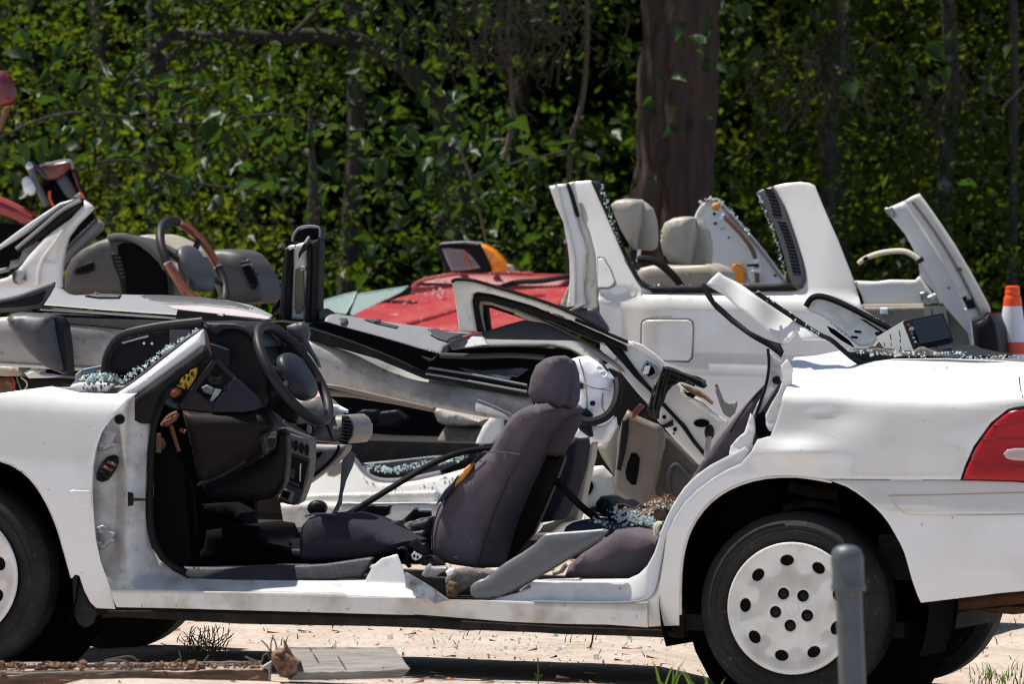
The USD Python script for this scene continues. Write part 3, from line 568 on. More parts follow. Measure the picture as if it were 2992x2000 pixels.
    P('rocker_panel', S('A 462,1176 A 700,1179 A 1000,1184 A 1425,1190 B 500,1165 B 935,1180 M 830,1337 M 1200,1349 M 1900,1364 M 2180,1347 S 1893,1760 S 1893,1835 C 900,1453 C 700,1450 C 450,1440 C 200,1420 C 0,1405 B 800,1252 B 300,1238 A 1425,1272 A 900,1258 A 700,1252 A 485,1248 A 470,1215', fkr, .004, .010, .010, .020), DIRTYW, 'dirty white rocker panel, dented under the missing centre pillar')
    P('sill_flange', S('A 430,1262 A 600,1262 A 900,1268 A 1425,1283 B 300,1250 B 800,1265 C 0,1418 C 300,1440 C 700,1462 C 1140,1476 C 1215,1485 C 1210,1510 C 1100,1508 C 980,1505 C 700,1498 C 500,1485 C 330,1478 C 260,1482 C 100,1470 C 0,1462 B 800,1308 B 300,1298 A 1425,1326 A 1000,1318 A 700,1300 A 480,1290 A 420,1295', .075, .01, .004, wr=(.004, 20)), UNDER)
    # --- door frames
    out1 = 'A 560,362 A 530,382 A 500,420 A 460,462 A 425,515 A 398,590 A 386,660 A 383,740 A 388,850 A 398,960 A 420,1060 A 445,1130 A 462,1176 A 700,1179 A 1000,1184 A 1425,1190 B 500,1165 B 935,1180 B 850,1145 B 790,1115 B 762,1090 B 745,1030 B 722,972'
    in1 = 'B 650,992 B 610,1025 B 575,1092 A 1425,1138 A 1000,1135 A 775,1128 A 720,1095 A 668,1055 A 630,1000 A 612,930 A 605,860 A 605,750 A 612,600 A 625,487 A 560,470'
    ridge = loc1('A 528,560')[0][0]; sk = loc1('A 800,1160')[0][2]
    def fj(s, z):
        a = .055 + .05 * (lambda q: q * q * (3 - 2 * q))(np.clip((s - ridge + .03) / .14, 0, 1)) * np.clip((z - sk) / .12, 0, 1)
        return a + .045 * np.clip((z - sk + .015) / .04, 0, 1) * (lambda q: q * q * (3 - 2 * q))(np.clip((s - ridge) / .06, 0, 1)) + .02 * np.exp(-((s - ridge + .055) / .03) ** 2) * np.clip((z - .3) / .1, 0, 1)
    dj = P('front_door_jamb', S(out1 + ' ' + in1, fj, .006, .012, .010, .009), JAMB, 'grimy white hinge jamb and front sill')
    for u in ('A', ):
        P('door_hinge', S('J 450,1110 J 490,1060 J 540,1090 J 590,1140 J 605,1165 J 575,1185 J 570,1215 J 605,1240 J 600,1270 J 545,1275 J 490,1310 J 415,1320 J 410,1290 J 425,1200', .040, .016, .006, wr=(.006, 25)), RAW)
        P('door_hinge', S('A 398,915 A 425,905 A 445,915 A 452,930 A 482,940 A 470,955 A 480,968 A 470,978 A 455,980 A 430,1005 A 405,1012 A 398,985 A 402,950', .040, .016, .006, wr=(.006, 25)), RAW)
        for q in ('J 480,1130', 'J 455,1262', 'A 412,930', 'A 412,990'): P('hinge_bolt', disc(fr, c(q)[0], .024, .010, .018, 6), CHROME)
    P('jamb_grommet', disc(fr, c('J 622,1022')[0], .052, .0165, .008, 20), BLACK)
    bt = S('A 398,720 A 395,690 A 410,655 A 440,622 A 470,612 A 488,620 A 490,645 A 475,680 A 445,720 A 420,728', .035, .03, .02); P('wiring_boot', bt, BLACKP)
    for k in range(4): P('boot_rib', tube(fr, np.array([c('A 402,705')[0], c('A 438,720')[0]]) + np.array([k * 10.5, -k * 15.0]), .033, .005), RUST if k > 1 else BLACKP)
    P('door_check', [S('A 530,768 A 545,772 A 548,792 A 600,796 A 600,804 A 548,806 A 545,825 A 530,828', .02, .03, .005)], BLACKP)
    P('sill_plate', S('A 762,1078 A 900,1080 A 1200,1075 B 400,1015 B 600,985 B 618,990 B 600,1020 B 560,1080 B 420,1092 B 100,1092 A 1200,1138 A 800,1132 A 770,1120', lambda s, z: .115 + .5 * np.clip(z - sk, 0, .2), .02, .008), mat('sill_plate_plastic', (.018, .020, .028), .5, spec=.2, bump=.2, bscale=120, col2=(.035, .035, .04), scale=14))
    P('opening_weatherstrip', S('A 690,335 A 715,325 A 680,400 A 650,480 A 640,560 A 630,750 A 632,880 A 645,960 A 680,1030 A 730,1072 A 775,1090 A 765,1108 A 715,1090 A 660,1050 A 622,985 A 606,900 A 606,750 A 614,600 A 622,490 A 650,400', .10, .03, .012), BLACK)
    # front pillar stub
    P('front_pillar_stub', S('J 600,775 J 700,710 J 850,600 J 1050,440 J 1250,285 J 1372,197 J 1382,260 J 1390,348 J 1200,490 J 1010,625 J 850,745 J 760,805 J 690,855 J 560,930 J 560,800', lambda s, z: .10 + .28 * np.clip(z - .93, -.03, .4), .05, .020, .020, .012), WHITE, 'cut stub of the front roof pillar')
    P('windscreen_moulding', S('J 590,772 J 700,690 J 850,575 J 1050,412 J 1250,262 J 1368,190 J 1374,215 J 1250,295 J 1050,448 J 850,610 J 700,722 J 625,772', lambda s, z: .13 + .28 * np.clip(z - .93, -.03, .4), .02, .008), GREYD)
    P('pillar_weatherstrip', S('J 1390,345 J 1430,430 J 1380,480 J 1200,600 J 1060,720 J 985,805 J 960,880 J 930,960 J 905,1066 J 690,1056 J 690,930 J 705,862 J 850,748 J 1010,628 J 1200,492', lambda s, z: .075 + .28 * np.clip(z - .93, -.03, .4), .05, .015), BLACK)
    P('cut_pillar_end', S('J 1374,205 J 1400,260 J 1432,420 J 1425,440 J 1388,350', .19, .05, .004), RUST)
    P('glass_crumbs', [crumbs(fr, 'J 640,700 J 720,620 J 840,530 J 950,465 J 1060,375 J 1200,300 J 1365,205', [.17, .18, .2, .21, .22, .24, .26], 240, .010, (.010, .02, .008), 6), crumbs(fr, 'J 1040,380 J 1110,360', .22, 40, .013, (.008, .01, .012), 7),
                       crumbs(fr, 'J 300,665 J 450,640 J 620,660', .35, 170, .012, (.012, .06, .014), 8, .004), crumbs(fr, 'J 440,620 J 600,640', .36, 70, .014, (.01, .04, .01), 9, .006)], GLASS, kind='stuff')
    # --- fender, hood, cowl
    fz = prof([0, .2, .3, .45, .62, .76, .82, .87, .90, .935, .97, 1.2], [.09, .04, .012, -.012, -.020, -.014, -.008, .022, .062, .135, .24, .4])
    ff = lambda s, z: fz(z - .02 * np.clip((-s - 1.9) / .6, 0, 1)) + .05 * np.clip(-s - 2.9, 0, 1)
    fe = P('front_fender', S('A 560,362 S 400,1150 S 300,1151 S 232,1148 S 185,1137 S 151,1129 S 70,1140 S 0,1150 S -200,1165 S -420,1180 S -640,1220 S -700,1400 S -690,1690 S -480,1690 S -470,1600 S -430,1500 S -360,1420 S -270,1370 S -180,1348 S -90,1345 A 0,636 A 50,652 A 110,692 A 160,752 A 205,832 A 245,932 A 275,1042 A 298,1128 A 312,1112 A 330,1118 A 350,1180 A 375,1228 A 400,1252 A 480,1256 A 470,1215 A 462,1176 A 445,1130 A 420,1060 A 398,960 A 388,850 A 383,740 A 386,660 A 398,590 A 425,515 A 460,462 A 500,420 A 530,382', ff, .004, .010, .008, .022), WHITE)
    P('side_marker_plate', S('A 290,763 A 300,760 A 378,760 A 381,832 A 330,834 A 318,828 A 305,800', lambda s, z: ff(s, z) - .005, .006, .005), WHITE, par=fe)
    P('fender_lip', sweep(smoothpath(fr.locf(c('A 0,637 A 50,653 A 110,693 A 160,753 A 205,833 A 245,933 A 275,1043 A 298,1125'), ff), 1) + [0, .006, 0], .005, 6), DIRTYW)
    P('mud_flap', S('A 298,1105 A 312,1103 A 330,1112 A 348,1175 A 365,1225 A 395,1252 A 402,1275 A 390,1312 A 370,1328 A 348,1334 A 325,1318 A 308,1285 A 302,1200', .035, .012, .008, wr=(.006, 9)), TYRE)
    hd = fr.loc(c('S -640,1222 S -200,1168 S 0,1153 S 70,1143 S 151,1132 S 185,1140 S 232,1151'), np.full(7, .22)); n = len(hd); rows = []
    for u in np.linspace(0, 1, 9):
        r = hd.copy(); r[:, 1] = .19 + u * 1.30; r[:, 2] += -.012 * u; rows.append(r)
    V = np.vstack(rows); Fq = [(i * n + j, i * n + j + 1, (i + 1) * n + j + 1) for i in range(8) for j in range(n - 1)] + [(i * n + j, (i + 1) * n + j + 1, (i + 1) * n + j) for i in range(8) for j in range(n - 1)]
    P('bonnet', trimesh.Trimesh(V, Fq, process=False), WHITE, smooth=True)
    P('cowl_panel', S('J 140,748 J 180,700 J 260,680 J 400,672 J 622,680 J 560,735 J 515,776 J 235,776', lambda s, z: .30 + .6 * np.clip(z - .9, -.1, .3), .02, .008, wr=(.006, 12)), GREYP)
    P('cowl_end', S('J 213,608 J 265,572 J 278,600 J 270,660 J 230,705 J 205,745 J 135,746 J 175,710 J 215,665', .36, .02, .008), GREYP)
    P('cowl_rail', S('J 270,562 J 380,540 J 472,520 J 474,556 J 380,585 J 290,604', .40, .03, .006), mat('blue_grey_rail', (.05, .08, .14), .4))
    P('cowl_gap', S('J 0,706 J 90,702 J 172,708 J 130,748 J 0,725', .55, .03), BLACKP)
    P('cowl_well', S('J 270,640 J 480,600 J 640,610 J 620,680 J 300,675', .5, .6), DARK)
    # --- dash
    P('dash_shell', S('J 478,605 J 486,480 J 522,385 J 570,312 J 645,245 J 1000,168 J 1390,136 K 480,140 K 620,135 K 710,165 K 780,250 K 810,330 K 850,440 K 860,600 K 840,720 K 800,800 K 400,800 K 180,780 K 60,700 J 900,620 J 640,615', .34, .22, .02), BLACKP)
    P('dash_top_rim', tube(fr, 'J 478,600 J 486,490 J 522,390 J 572,312 J 648,244 J 800,206 J 1000,170 J 1200,148 J 1385,132', .32, [.010, .010, .011, .012, .014, .015, .016, .017], 10), DASH)
    P('instrument_hood', S('K 365,105 K 450,112 K 520,112 K 620,116 K 700,142 K 755,190 K 790,250 K 800,300 K 775,290 K 745,240 K 690,190 K 620,165 K 540,165 K 495,190 K 470,215 K 430,190 K 395,140', .30, .40, .018), DASH)
    P('instrument_ring', tube(fr, 'K 505,215 K 560,218 K 640,240 K 710,285 K 760,330 K 785,385', .36, .005), GREYD)
    P('instrument_face', S('K 500,230 K 640,250 K 740,310 K 790,400 K 790,560 K 740,620 K 620,500 K 520,400', .44, .02), DARK)
    P('instrument_tag', S('K 535,242 K 562,240 K 565,280 K 540,282', .40, .004), mat('pale_green_tag', (.3, .36, .28), .6))
    P('dash_inner_frame', [tube(fr, 'J 650,325 J 770,290 J 890,258', .31, .004), tube(fr, 'J 660,400 J 850,360', .36, .004)], CHROME)
    for q in ('J 848,326', 'J 922,328'): P('dash_clip', disc(fr, c(q)[0], .33, .005, .01, 8), CHROME)
    P('vent_mesh', S('J 1085,195 J 1290,205 J 1250,265 J 1080,340', .31, .004), GREYD)
    P('cluster_bracket', S('K 400,262 K 480,285 K 575,318 K 572,470 K 500,400 K 460,372 K 420,430 K 330,430', .285, .02, .006), mat('slate_plastic', (.010, .011, .019), .5, spec=.2))
    ip = P('displaced_instrument_cover', S('K 195,750 K 215,700 K 300,590 K 400,450 K 462,372 K 500,402 K 560,470 K 640,545 K 720,615 K 800,690 K 838,752 K 780,785 K 680,800 K 440,798 K 300,785 K 200,775', lambda s, z: .225 + .12 * np.clip(s + 2.0, -.2, .4), .012, .006, holes=['K 320,630 K 370,560 K 425,500 K 470,425 K 530,490 K 592,540 K 535,585 K 525,640 K 470,715 K 440,720 K 380,680']), PURP, 'mauve instrument cover hanging loose')
    P('cover_panel', S('K 445,795 K 470,720 K 530,650 K 610,530 K 690,605 K 790,700 K 834,752 K 780,782 K 680,797', .222, .010, .004), mat('slate_cover', (.010, .012, .022), .5, spec=.2), par=ip)
    P('fuse_panel', S('J 1275,570 J 1330,545 J 1330,600 J 1305,660 J 1240,755 J 1190,735 J 1145,715 J 1190,645', .30, .015, .004), YELLOW)
    for k, (x, y) in enumerate([(1180, 700), (1215, 640), (1250, 590), (1225, 705), (1255, 650), (1285, 600), (1300, 620), (1235, 735), (1160, 690)]):
        P('fuse_slot', S(np.array([c(f'J {x - 9},{y + 16}')[0], c(f'J {x + 3},{y + 18}')[0], c(f'J {x + 11},{y - 14}')[0], c(f'J {x - 1},{y - 18}')[0]]), .296, .006), DARK if k % 3 else DRED)
    P('relay_cluster', S('J 1095,745 J 1140,732 J 1185,750 J 1165,800 J 1120,830 J 1080,800', .30, .03, .008, wr=(.01, 40)), mat('orange_relay', (.35, .10, .03), .5))
    P('relay_box', S('J 1030,830 J 1070,800 J 1100,850 J 1150,880 J 1150,930 J 1090,920 J 1035,880', .31, .03, .008), mat('teal_relay', (.05, .07, .06), .5, col2=(.2, .17, .12), scale=40))
    P('broken_lens', S('J 1500,740 J 1560,750 J 1530,800 J 1465,868 J 1450,850 J 1475,800', .26, .004), SHEETG)
    P('broken_bracket', S('J 1370,730 J 1420,705 J 1490,740 J 1470,800 J 1400,780', .28, .02, .004), GREYP)
    P('cluster_back', S('K 370,530 K 420,470 K 540,500 K 520,600 K 430,600', .34, .03, .006), mat('olive_plastic', (.05, .045, .035), .5))
    kb = P('knee_bolster', S('K 195,785 K 300,800 K 440,805 K 700,805 K 830,765 K 870,830 K 905,905 K 880,940 K 830,960 K 808,1000 K 800,1030 K 830,1090 K 700,1180 K 520,1265 K 380,1335 K 330,1330 K 300,1240 K 270,1100 K 235,930', lambda s, z: .26 + .18 * np.clip(s + 2.05, 0, .4) + .02 * np.sin(z * 22), .12, .03, .03), BROWNP)
    P('bolster_recess', S('K 680,870 K 720,830 K 830,800 K 835,830 K 800,880 K 720,905 K 690,895', .30, .03, .01), DARK, par=kb)
    P('bolster_hook', S('K 810,980 K 830,955 K 850,960 K 835,1000 K 850,1110 K 835,1118 K 815,1060', .29, .02, .006), PURP, par=kb)
    P('bolster_seam', [tube(fr, 'K 650,1030 K 740,1035 K 800,1025 K 815,970', .30, .004), tube(fr, 'K 335,1360 K 360,1340 K 480,1300 K 620,1220 K 700,1170', .275, .005)], PURP, par=kb)
    P('torn_wiring', [tube(fr, q, .27, .007) for q in ('K 60,900 K 110,830 K 180,800', 'K 130,900 K 160,1000 K 190,1100', 'K 200,930 K 240,950', 'K 60,1150 K 90,1080 K 60,1000')], mat('rusty_wiring', (.16, .06, .025), .7))
    P('torn_bracket', [S('J 960,1160 J 990,1150 J 1000,1230 J 995,1330 J 955,1330 J 955,1240', .17, .02, .004), S('J 1030,1400 J 1090,1345 J 1110,1360 J 1060,1420', .2, .02, .004), S('J 1010,1050 J 1100,1000 J 1160,970 J 1130,1030 J 1040,1090', .2, .03, .006, wr=(.02, 30))], RUST)
    P('lower_console_side', S('K 350,1345 K 520,1270 K 700,1185 K 905,1060 K 915,930 K 960,925 K 1000,975 K 1003,1150 K 985,1330 K 930,1420 K 880,1460 K 780,1480 K 420,1470 K 370,1400', .52, .10, .03), BLACKP)
    cs = P('console_face', S('K 965,915 K 1010,925 K 1195,1000 K 1192,1165 K 1175,1300 K 1140,1400 K 1110,1480 K 1060,1510 K 1000,1500 K 940,1470 K 960,1360 K 1000,1180 K 1005,1090', lambda s, z: .72 + .8 * np.clip(s - loc1('K 965,1100', .7)[0][0], -.05, .3), .08, .01), GREYD)
    fcs = lambda s, z: .70 + .8 * np.clip(s - loc1('K 965,1100', .7)[0][0], -.05, .3)
    P('climate_panel', S('K 985,945 K 1190,1010 K 1188,1160 K 1020,1105', fcs, .02, .006), TAUPE, par=cs)
    for x, y in ((1035, 1040), (1078, 1052), (1122, 1070), (1164, 1087)): P('climate_knob', S(ell(f'K {x},{y}', 17, 44), lambda s, z: fcs(s, z) - .010, .02, .006), BLACKP, par=cs)
    P('radio', S('K 1005,1115 K 1180,1185 K 1135,1385 K 980,1320', lambda s, z: fcs(s, z) - .006, .02, .004), BLACKP, par=cs)
    P('radio_display', S('K 1035,1225 K 1080,1242 K 1068,1310 K 1020,1290', lambda s, z: fcs(s, z) - .010, .006), SCREEN, par=cs)
    P('radio_buttons', [S(ell(f'K {x},{y}', 5, 7), lambda s, z: fcs(s, z) - .011, .006) for x, y in ((1025, 1325), (1043, 1333), (1062, 1342), (1082, 1350), (1102, 1358), (1015, 1180), (1012, 1215), (1012, 1250))], GREYP, par=cs)
    P('radio_trim', S('K 1114,1190 K 1124,1192 K 1118,1330 K 1110,1326', lambda s, z: fcs(s, z) - .012, .006), CHROME, par=cs)
    P('ashtray', S('K 965,1375 K 1065,1405 K 1040,1495 K 950,1450', lambda s, z: fcs(s, z) - .010, .02, .006), TAUPE, par=cs)
    P('ashtray_recess', S('K 985,1395 K 1040,1412 K 1020,1470 K 965,1440', lambda s, z: fcs(s, z) - .014, .02, .004), DARK, par=cs)
    P('centre_vent', S('K 1085,850 K 1130,870 K 1215,905 K 1200,975 K 1150,945 K 1085,905', fcs, .02, .006), DARK, par=cs)
    P('vent_slat', [S(f'K {1170 + 9 * k},{895 + 5 * k} K {1175 + 9 * k},{897 + 5 * k} K {1168 + 9 * k},{948 + 5 * k} K {1163 + 9 * k},{945 + 5 * k}', .71, .006) for k in range(4)], GREYP, par=cs)
    P('column_shroud', S('K 820,560 K 900,560 K 960,640 K 1040,740 K 1090,800 K 1080,890 K 1000,880 K 900,800 K 850,720', .48, .14, .04), BLACKP)
    P('stalk_housing', S('K 740,430 K 790,420 K 830,480 K 830,560 K 800,630 K 770,620 K 790,540 K 780,480', .40, .04, .015), GREYD)
    P('passenger_dash', S('K 1160,985 K 1215,905 K 1290,850 K 1350,825 K 1440,820 K 1480,850 K 1510,905 K 1505,985 K 1465,1040 K 1340,1036 K 1200,1022', 1.25, .30, .04), TAUPE)
    P('dash_top_pad', S('K 960,880 K 1010,760 K 1100,690 K 1230,680 K 1300,740 K 1350,830 K 1230,900 K 1160,985 K 1060,940', 1.22, .2, .03), TAUPE)
    vt = P('round_vent', S('K 1430,822 K 1470,828 K 1500,865 K 1516,920 K 1505,985 K 1465,1040 K 1410,1032 K 1425,960', 1.235, .03, .008), BLACKP)
    for k in range(7): P('vent_slat', S(f'K {1440 - 2 * k},{850 + 26 * k} K {1500 - 3 * k},{858 + 26 * k} K {1500 - 3 * k},{864 + 26 * k} K {1440 - 2 * k},{857 + 26 * k}', 1.225, .008), GREYD, par=vt)
    P('dash_label', S('K 1365,900 K 1412,908 K 1410,930 K 1364,924', 1.245, .004), mat('faded_label', (.5, .5, .5), .6))
    gl = P('glove_box', S('K 1185,1040 K 1300,1044 K 1462,1048 K 1450,1090 K 1410,1140 K 1330,1215 K 1250,1275 K 1155,1345 K 1165,1250 K 1192,1160', 1.18, .10, .015), TAUPE)
    P('glove_box_handle', S('K 1190,1150 K 1215,1105 K 1280,1100 K 1260,1135 K 1215,1165', 1.17, .02, .006), DARK, par=gl)
    P('glove_box_gap', tube(fr, 'K 1410,1050 K 1408,1080 K 1380,1130 K 1300,1215 K 1230,1270 K 1160,1320', 1.172, .005), DARK, par=gl)
    P('windscreen_scrap', S('K 1350,735 K 1400,745 K 1470,782 K 1468,806 K 1420,808 K 1370,790', 1.1, .03, .008, wr=(.01, 20)), WHITEP)
    P('hanging_strap', S('K 1455,1075 K 1500,1090 K 1545,1120 K 1520,1210 K 1470,1320 K 1445,1420 K 1435,1500 K 1400,1568 B 480,790 B 420,790 B 450,730 B 460,680 B 465,600 B 470,540 K 1425,1300 K 1435,1180', 1.35, .006, .003, wr=(.02, 8)), GREYP)
    # steering wheel
    wc = loc1('K 1062,502', .42)[0]; top, bot = loc1('K 822,118', .42)[0], loc1('K 1305,890', .42)[0]
    a = (top - bot) / 2; R = np.linalg.norm(a) - .012; a /= np.linalg.norm(a); b = np.array([.10, .99, .03]); b -= a * (a @ b); b /= np.linalg.norm(b); nn = np.cross(a, b); nn *= np.sign(nn[0])
    ang = np.linspace(0, 2 * math.pi, 64, endpoint=False); sw = P('steering_wheel', sweep(np.stack([wc + R * (math.cos(x) * a + math.sin(x) * b) for x in ang]), .0165, 12, closed=True), DASH)
    M3 = np.stack([a, b, nn], 1)
    hub = trimesh.creation.icosphere(3, 1.0); hv = hub.vertices; hub.vertices = (np.sign(hv) * np.abs(hv) ** .75 * [.085, .088, .034]) @ M3.T + wc - a * .015 + nn * .004; P('airbag_cover', hub, mat('airbag_plastic', (.016, .017, .025), .45, spec=.3, bump=.1, bscale=300, bdist=.001), par=sw)
    for x in (1.30, 1.84, 4.44, 4.98):
        e = wc + (R - .005) * (math.cos(x + math.pi * 0) * a + math.sin(x) * b); P('spoke', sweep(np.stack([wc - a * .02, (wc + e) / 2 - nn * .01, e]), [.022, .017, .012], 8, flat=.6), DASH, par=sw)
    P('stalk', tube(fr, 'K 1320,880 K 1345,950 K 1368,1002', [.45, .5, .56], .006), BLACKP)
    P('column', sweep(np.stack([wc - nn * .02, wc - nn * .16 - a * .01, wc - nn * .36 - a * .03]), [.04, .045, .05], 12), BLACKP)
    P('deflated_airbag', S('K 1000,140 K 1080,110 K 1130,105 K 1165,150 K 1180,200 K 1165,260 K 1200,330 K 1245,410 K 1262,460 K 1240,455 K 1195,380 K 1140,310 K 1100,250 K 1060,230 K 1010,200', .66, .05, .02, wr=(.02, 14)), GREYD)
    P('column_cloth', S('K 840,190 K 900,185 K 960,230 K 1000,290 K 1030,370 K 980,385 K 910,410 K 870,330', .56, .03, .02), BROWNP)
    # --- cabin floor, firewall, pedals
    P('cabin_floor', boxm((2.35, 1.42, .05), (loc1('A 650,1000')[0][0] + 1.2, .86, .235)), UNDER)
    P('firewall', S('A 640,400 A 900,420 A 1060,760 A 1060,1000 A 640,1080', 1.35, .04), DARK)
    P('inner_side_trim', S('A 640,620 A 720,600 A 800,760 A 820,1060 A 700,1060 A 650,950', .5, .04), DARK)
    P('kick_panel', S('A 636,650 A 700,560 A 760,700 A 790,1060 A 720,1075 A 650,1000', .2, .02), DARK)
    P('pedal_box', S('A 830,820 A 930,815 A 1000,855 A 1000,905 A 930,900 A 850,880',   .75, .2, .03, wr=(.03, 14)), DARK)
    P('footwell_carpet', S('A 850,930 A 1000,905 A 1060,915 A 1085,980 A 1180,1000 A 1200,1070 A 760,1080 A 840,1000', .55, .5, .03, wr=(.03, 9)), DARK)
    P('centre_tunnel', S('K 1080,1480 K 1110,1500 B 215,760 B 220,900 B 240,945 B 320,950 B 700,850 B 880,800 B 900,1020 B 200,1020', .62, .22, .02), BLACKP)
    P('gear_knob', S(ell('B 345,762', 44, 36), .68, .06, .04), BLACKP); P('gear_lever', tube(fr, 'B 360,780 B 400,850', .71, .008), BLACKP)
    P('broken_console', [S('B 500,790 B 590,745 B 690,750 B 680,790 B 600,830 B 520,815', .74, .03, .006, wr=(.02, 15)), S('B 700,850 B 760,800 B 800,760 B 870,775 B 870,800 B 800,815 B 740,870', .78, .03, .008, wr=(.02, 15)), S('B 620,830 B 720,820 B 780,870 B 850,860 B 860,960 B 760,910 B 650,880', .6, .1, .01, wr=(.02, 15))], BLACKP)
    P('console_bracket', [tube(fr, 'B 820,772 B 880,772', .72, .005), tube(fr, 'B 830,812 B 870,808', .72, .004)], CHROME)
    P('foam_scrap', S('B 710,840 B 780,820 B 840,850 B 850,900 B 760,890', .62, .05, .01, wr=(.02, 25)), CARPET)
    P('floor_glass', crumbs(fr, 'B 620,930 B 740,910', .5, 70, .010, (.03, .08, .01), 12), GLASS, kind='stuff')
    # --- driver seat
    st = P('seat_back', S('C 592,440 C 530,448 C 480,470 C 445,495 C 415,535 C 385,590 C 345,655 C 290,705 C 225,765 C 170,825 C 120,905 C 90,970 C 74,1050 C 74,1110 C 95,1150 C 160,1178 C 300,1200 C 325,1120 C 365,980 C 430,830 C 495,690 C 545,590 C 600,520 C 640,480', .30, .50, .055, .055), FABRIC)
    P('seat_back_top', S('C 560,470 C 600,450 C 690,462 C 742,482 C 764,512 C 742,560 C 705,630 C 670,682 C 500,674 C 470,668 C 520,560', .62, .10, .03), FABRIC, par=st)
    P('seat_rear_panel', S('C 500,680 C 560,676 C 665,684 C 690,660 C 700,690 C 660,800 C 600,940 C 560,1030 C 480,1130 C 420,1190 C 312,1195 C 330,1120 C 370,985 C 435,835', .66, .06, .015), BROWNP, par=st)
    P('seat_seam', tube(fr, 'C 330,662 C 400,660 C 470,668 C 500,674', .297, .0022), FABRIC, par=st)
    P('torn_patch', S('C 278,712 C 270,745 C 240,785 C 195,825 C 150,860 C 130,880 C 160,835 C 205,785 C 250,730', .305, .05, .008, wr=(.01, 30)), FOAM, 'orange foam showing through a tear', par=st)
    P('torn_edge', S('C 215,765 C 190,800 C 150,840 C 125,880 C 112,905 C 150,880 C 175,850 C 195,825', .296, .02, .006, wr=(.012, 40)), NAVY, par=st)
    for q, d in (('C 500,690 C 440,800 C 375,960 C 325,1120 C 305,1195', .305), ('C 330,662 C 270,725 C 190,815 C 120,930 C 95,1040 C 105,1140', .312)): P('seat_stitch', tube(fr, q, d, .0022), PURP, par=st)
    hr = P('headrest', S('C 520,385 C 532,320 C 556,265 C 600,232 C 640,222 C 668,235 C 684,290 C 688,370 C 672,440 C 650,458 C 600,452 C 556,440 C 526,415', .40, .235, .05, .05), FABRIC)
    P('headrest_face', S('C 628,228 C 700,226 C 732,246 C 750,300 C 757,370 C 752,430 C 735,460 C 690,464 C 640,458 C 630,380', .53, .09, .03), FABRIC, par=hr)
    P('headrest_seam', tube(fr, 'C 640,226 C 632,300 C 630,380 C 638,456', .50, .003), PURP, par=hr)
    P('headrest_post', [tube(fr, 'C 580,430 C 575,500', .5, .006), tube(fr, 'C 640,440 C 636,500', .6, .006)], CHROME, par=hr)
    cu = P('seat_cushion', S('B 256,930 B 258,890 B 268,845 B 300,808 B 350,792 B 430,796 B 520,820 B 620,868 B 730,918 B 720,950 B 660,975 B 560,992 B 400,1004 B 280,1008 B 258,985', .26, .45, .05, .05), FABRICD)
    P('cushion_piping', tube(fr, 'B 300,800 B 350,786 B 430,792 B 520,815 B 620,862 B 735,915', .33, .004), GREYP, par=cu)
    P('recliner_cover', S('M 200,1000 M 225,965 M 290,948 M 350,955 M 400,1000 M 440,1040 M 330,1045 M 240,1040 M 205,1025', .24, .04, .018), PURP)
    P('belt_buckle', S('M 122,865 M 175,797 M 240,850 M 270,840 M 300,935 M 240,950 M 170,905', .22, .035, .008), BLACKP)
    P('belt_tongue', S('M 145,945 M 175,915 M 245,950 M 235,975 M 190,998 M 160,985', .21, .005, .002, holes=['M 165,950 M 180,942 M 185,965 M 170,972', 'M 195,957 M 210,952 M 215,975 M 200,980']), CHROME)
    P('belt_webbing', tube(fr, 'M 45,900 M 90,880 M 120,930 M 100,1000 M 140,1050', .24, .018, flat=.3), BLACK)
    P('loose_weatherstrip', tube(fr, 'B 500,790 B 530,770 B 620,715 B 740,640 B 860,568 B 960,522 B 1040,500 B 1130,490 B 1200,492', [.6, .6, .62, .65, .7, .75, .8, .85, .9], .010), BLACK)
    P('loose_weatherstrip', tube(fr, 'C 600,730 C 640,765 C 720,850 C 790,920 C 860,975 C 900,990', [.75, .7, .68, .7, .75, .8], [.014, .013, .012, .009]), BLACK)
    P('passenger_seat_back', S('C 690,620 C 745,600 C 750,640 C 735,740 C 700,850 C 665,930 C 640,975 C 560,990 C 500,980 C 560,800', 1.0, .25, .04), FABRICD)
    P('seat_tan_side', S('C 830,615 C 825,680 C 800,790 C 770,930 C 755,975 C 690,990 C 640,1030 C 570,1035 C 600,985 C 650,970 C 700,880 C 745,720 C 750,620', 1.36, .10, .02), BEIGEP)
    # --- rear seat
    P('rear_seat_cushion', S('M 1850,760 M 1870,735 M 1930,728 M 2100,755 M 2250,785 M 2300,800 M 2290,900 M 2240,1000 M 2150,1100 M 2000,1170 M 1500,1160 M 1430,1140 M 1470,1040 M 1580,940 M 1720,850', .22, .30, .05, .05), FABRIC)
    P('rear_seat_top', S('M 1440,750 M 1460,705 M 1520,668 M 1600,646 M 1700,655 M 1800,680 M 1890,722 M 1980,745 M 1850,800 M 1500,790', .55, .5, .04), NAVY)
    P('rear_seat_back', S('L 1412,305 L 1370,340 L 1290,420 L 1190,535 L 1090,660 L 1000,780 L 900,930 L 820,1050 L 735,1175 L 700,1240 L 660,1310 L 760,1180 L 870,1060 L 980,965 L 1120,885 L 1215,780 L 1290,650 L 1370,470 L 1410,380', .24, .9, .02, .02), FABRIC)
    P('seat_back_zip', tube(fr, 'L 1370,370 L 1290,450 L 1210,560 L 1130,690', .235, .003), PURP)
    P('seat_debris', S('L 90,1230 L 130,1180 L 190,1190 L 230,1230 L 290,1210 L 360,1260 L 350,1330 L 200,1350 L 90,1300', .7, .2, .02, wr=(.03, 20)), BLACKP); P('seat_debris', S('L 360,1380 L 420,1370 L 520,1430 L 480,1480 L 400,1450', .5, .06, .01, wr=(.01, 20)), BLACKP)
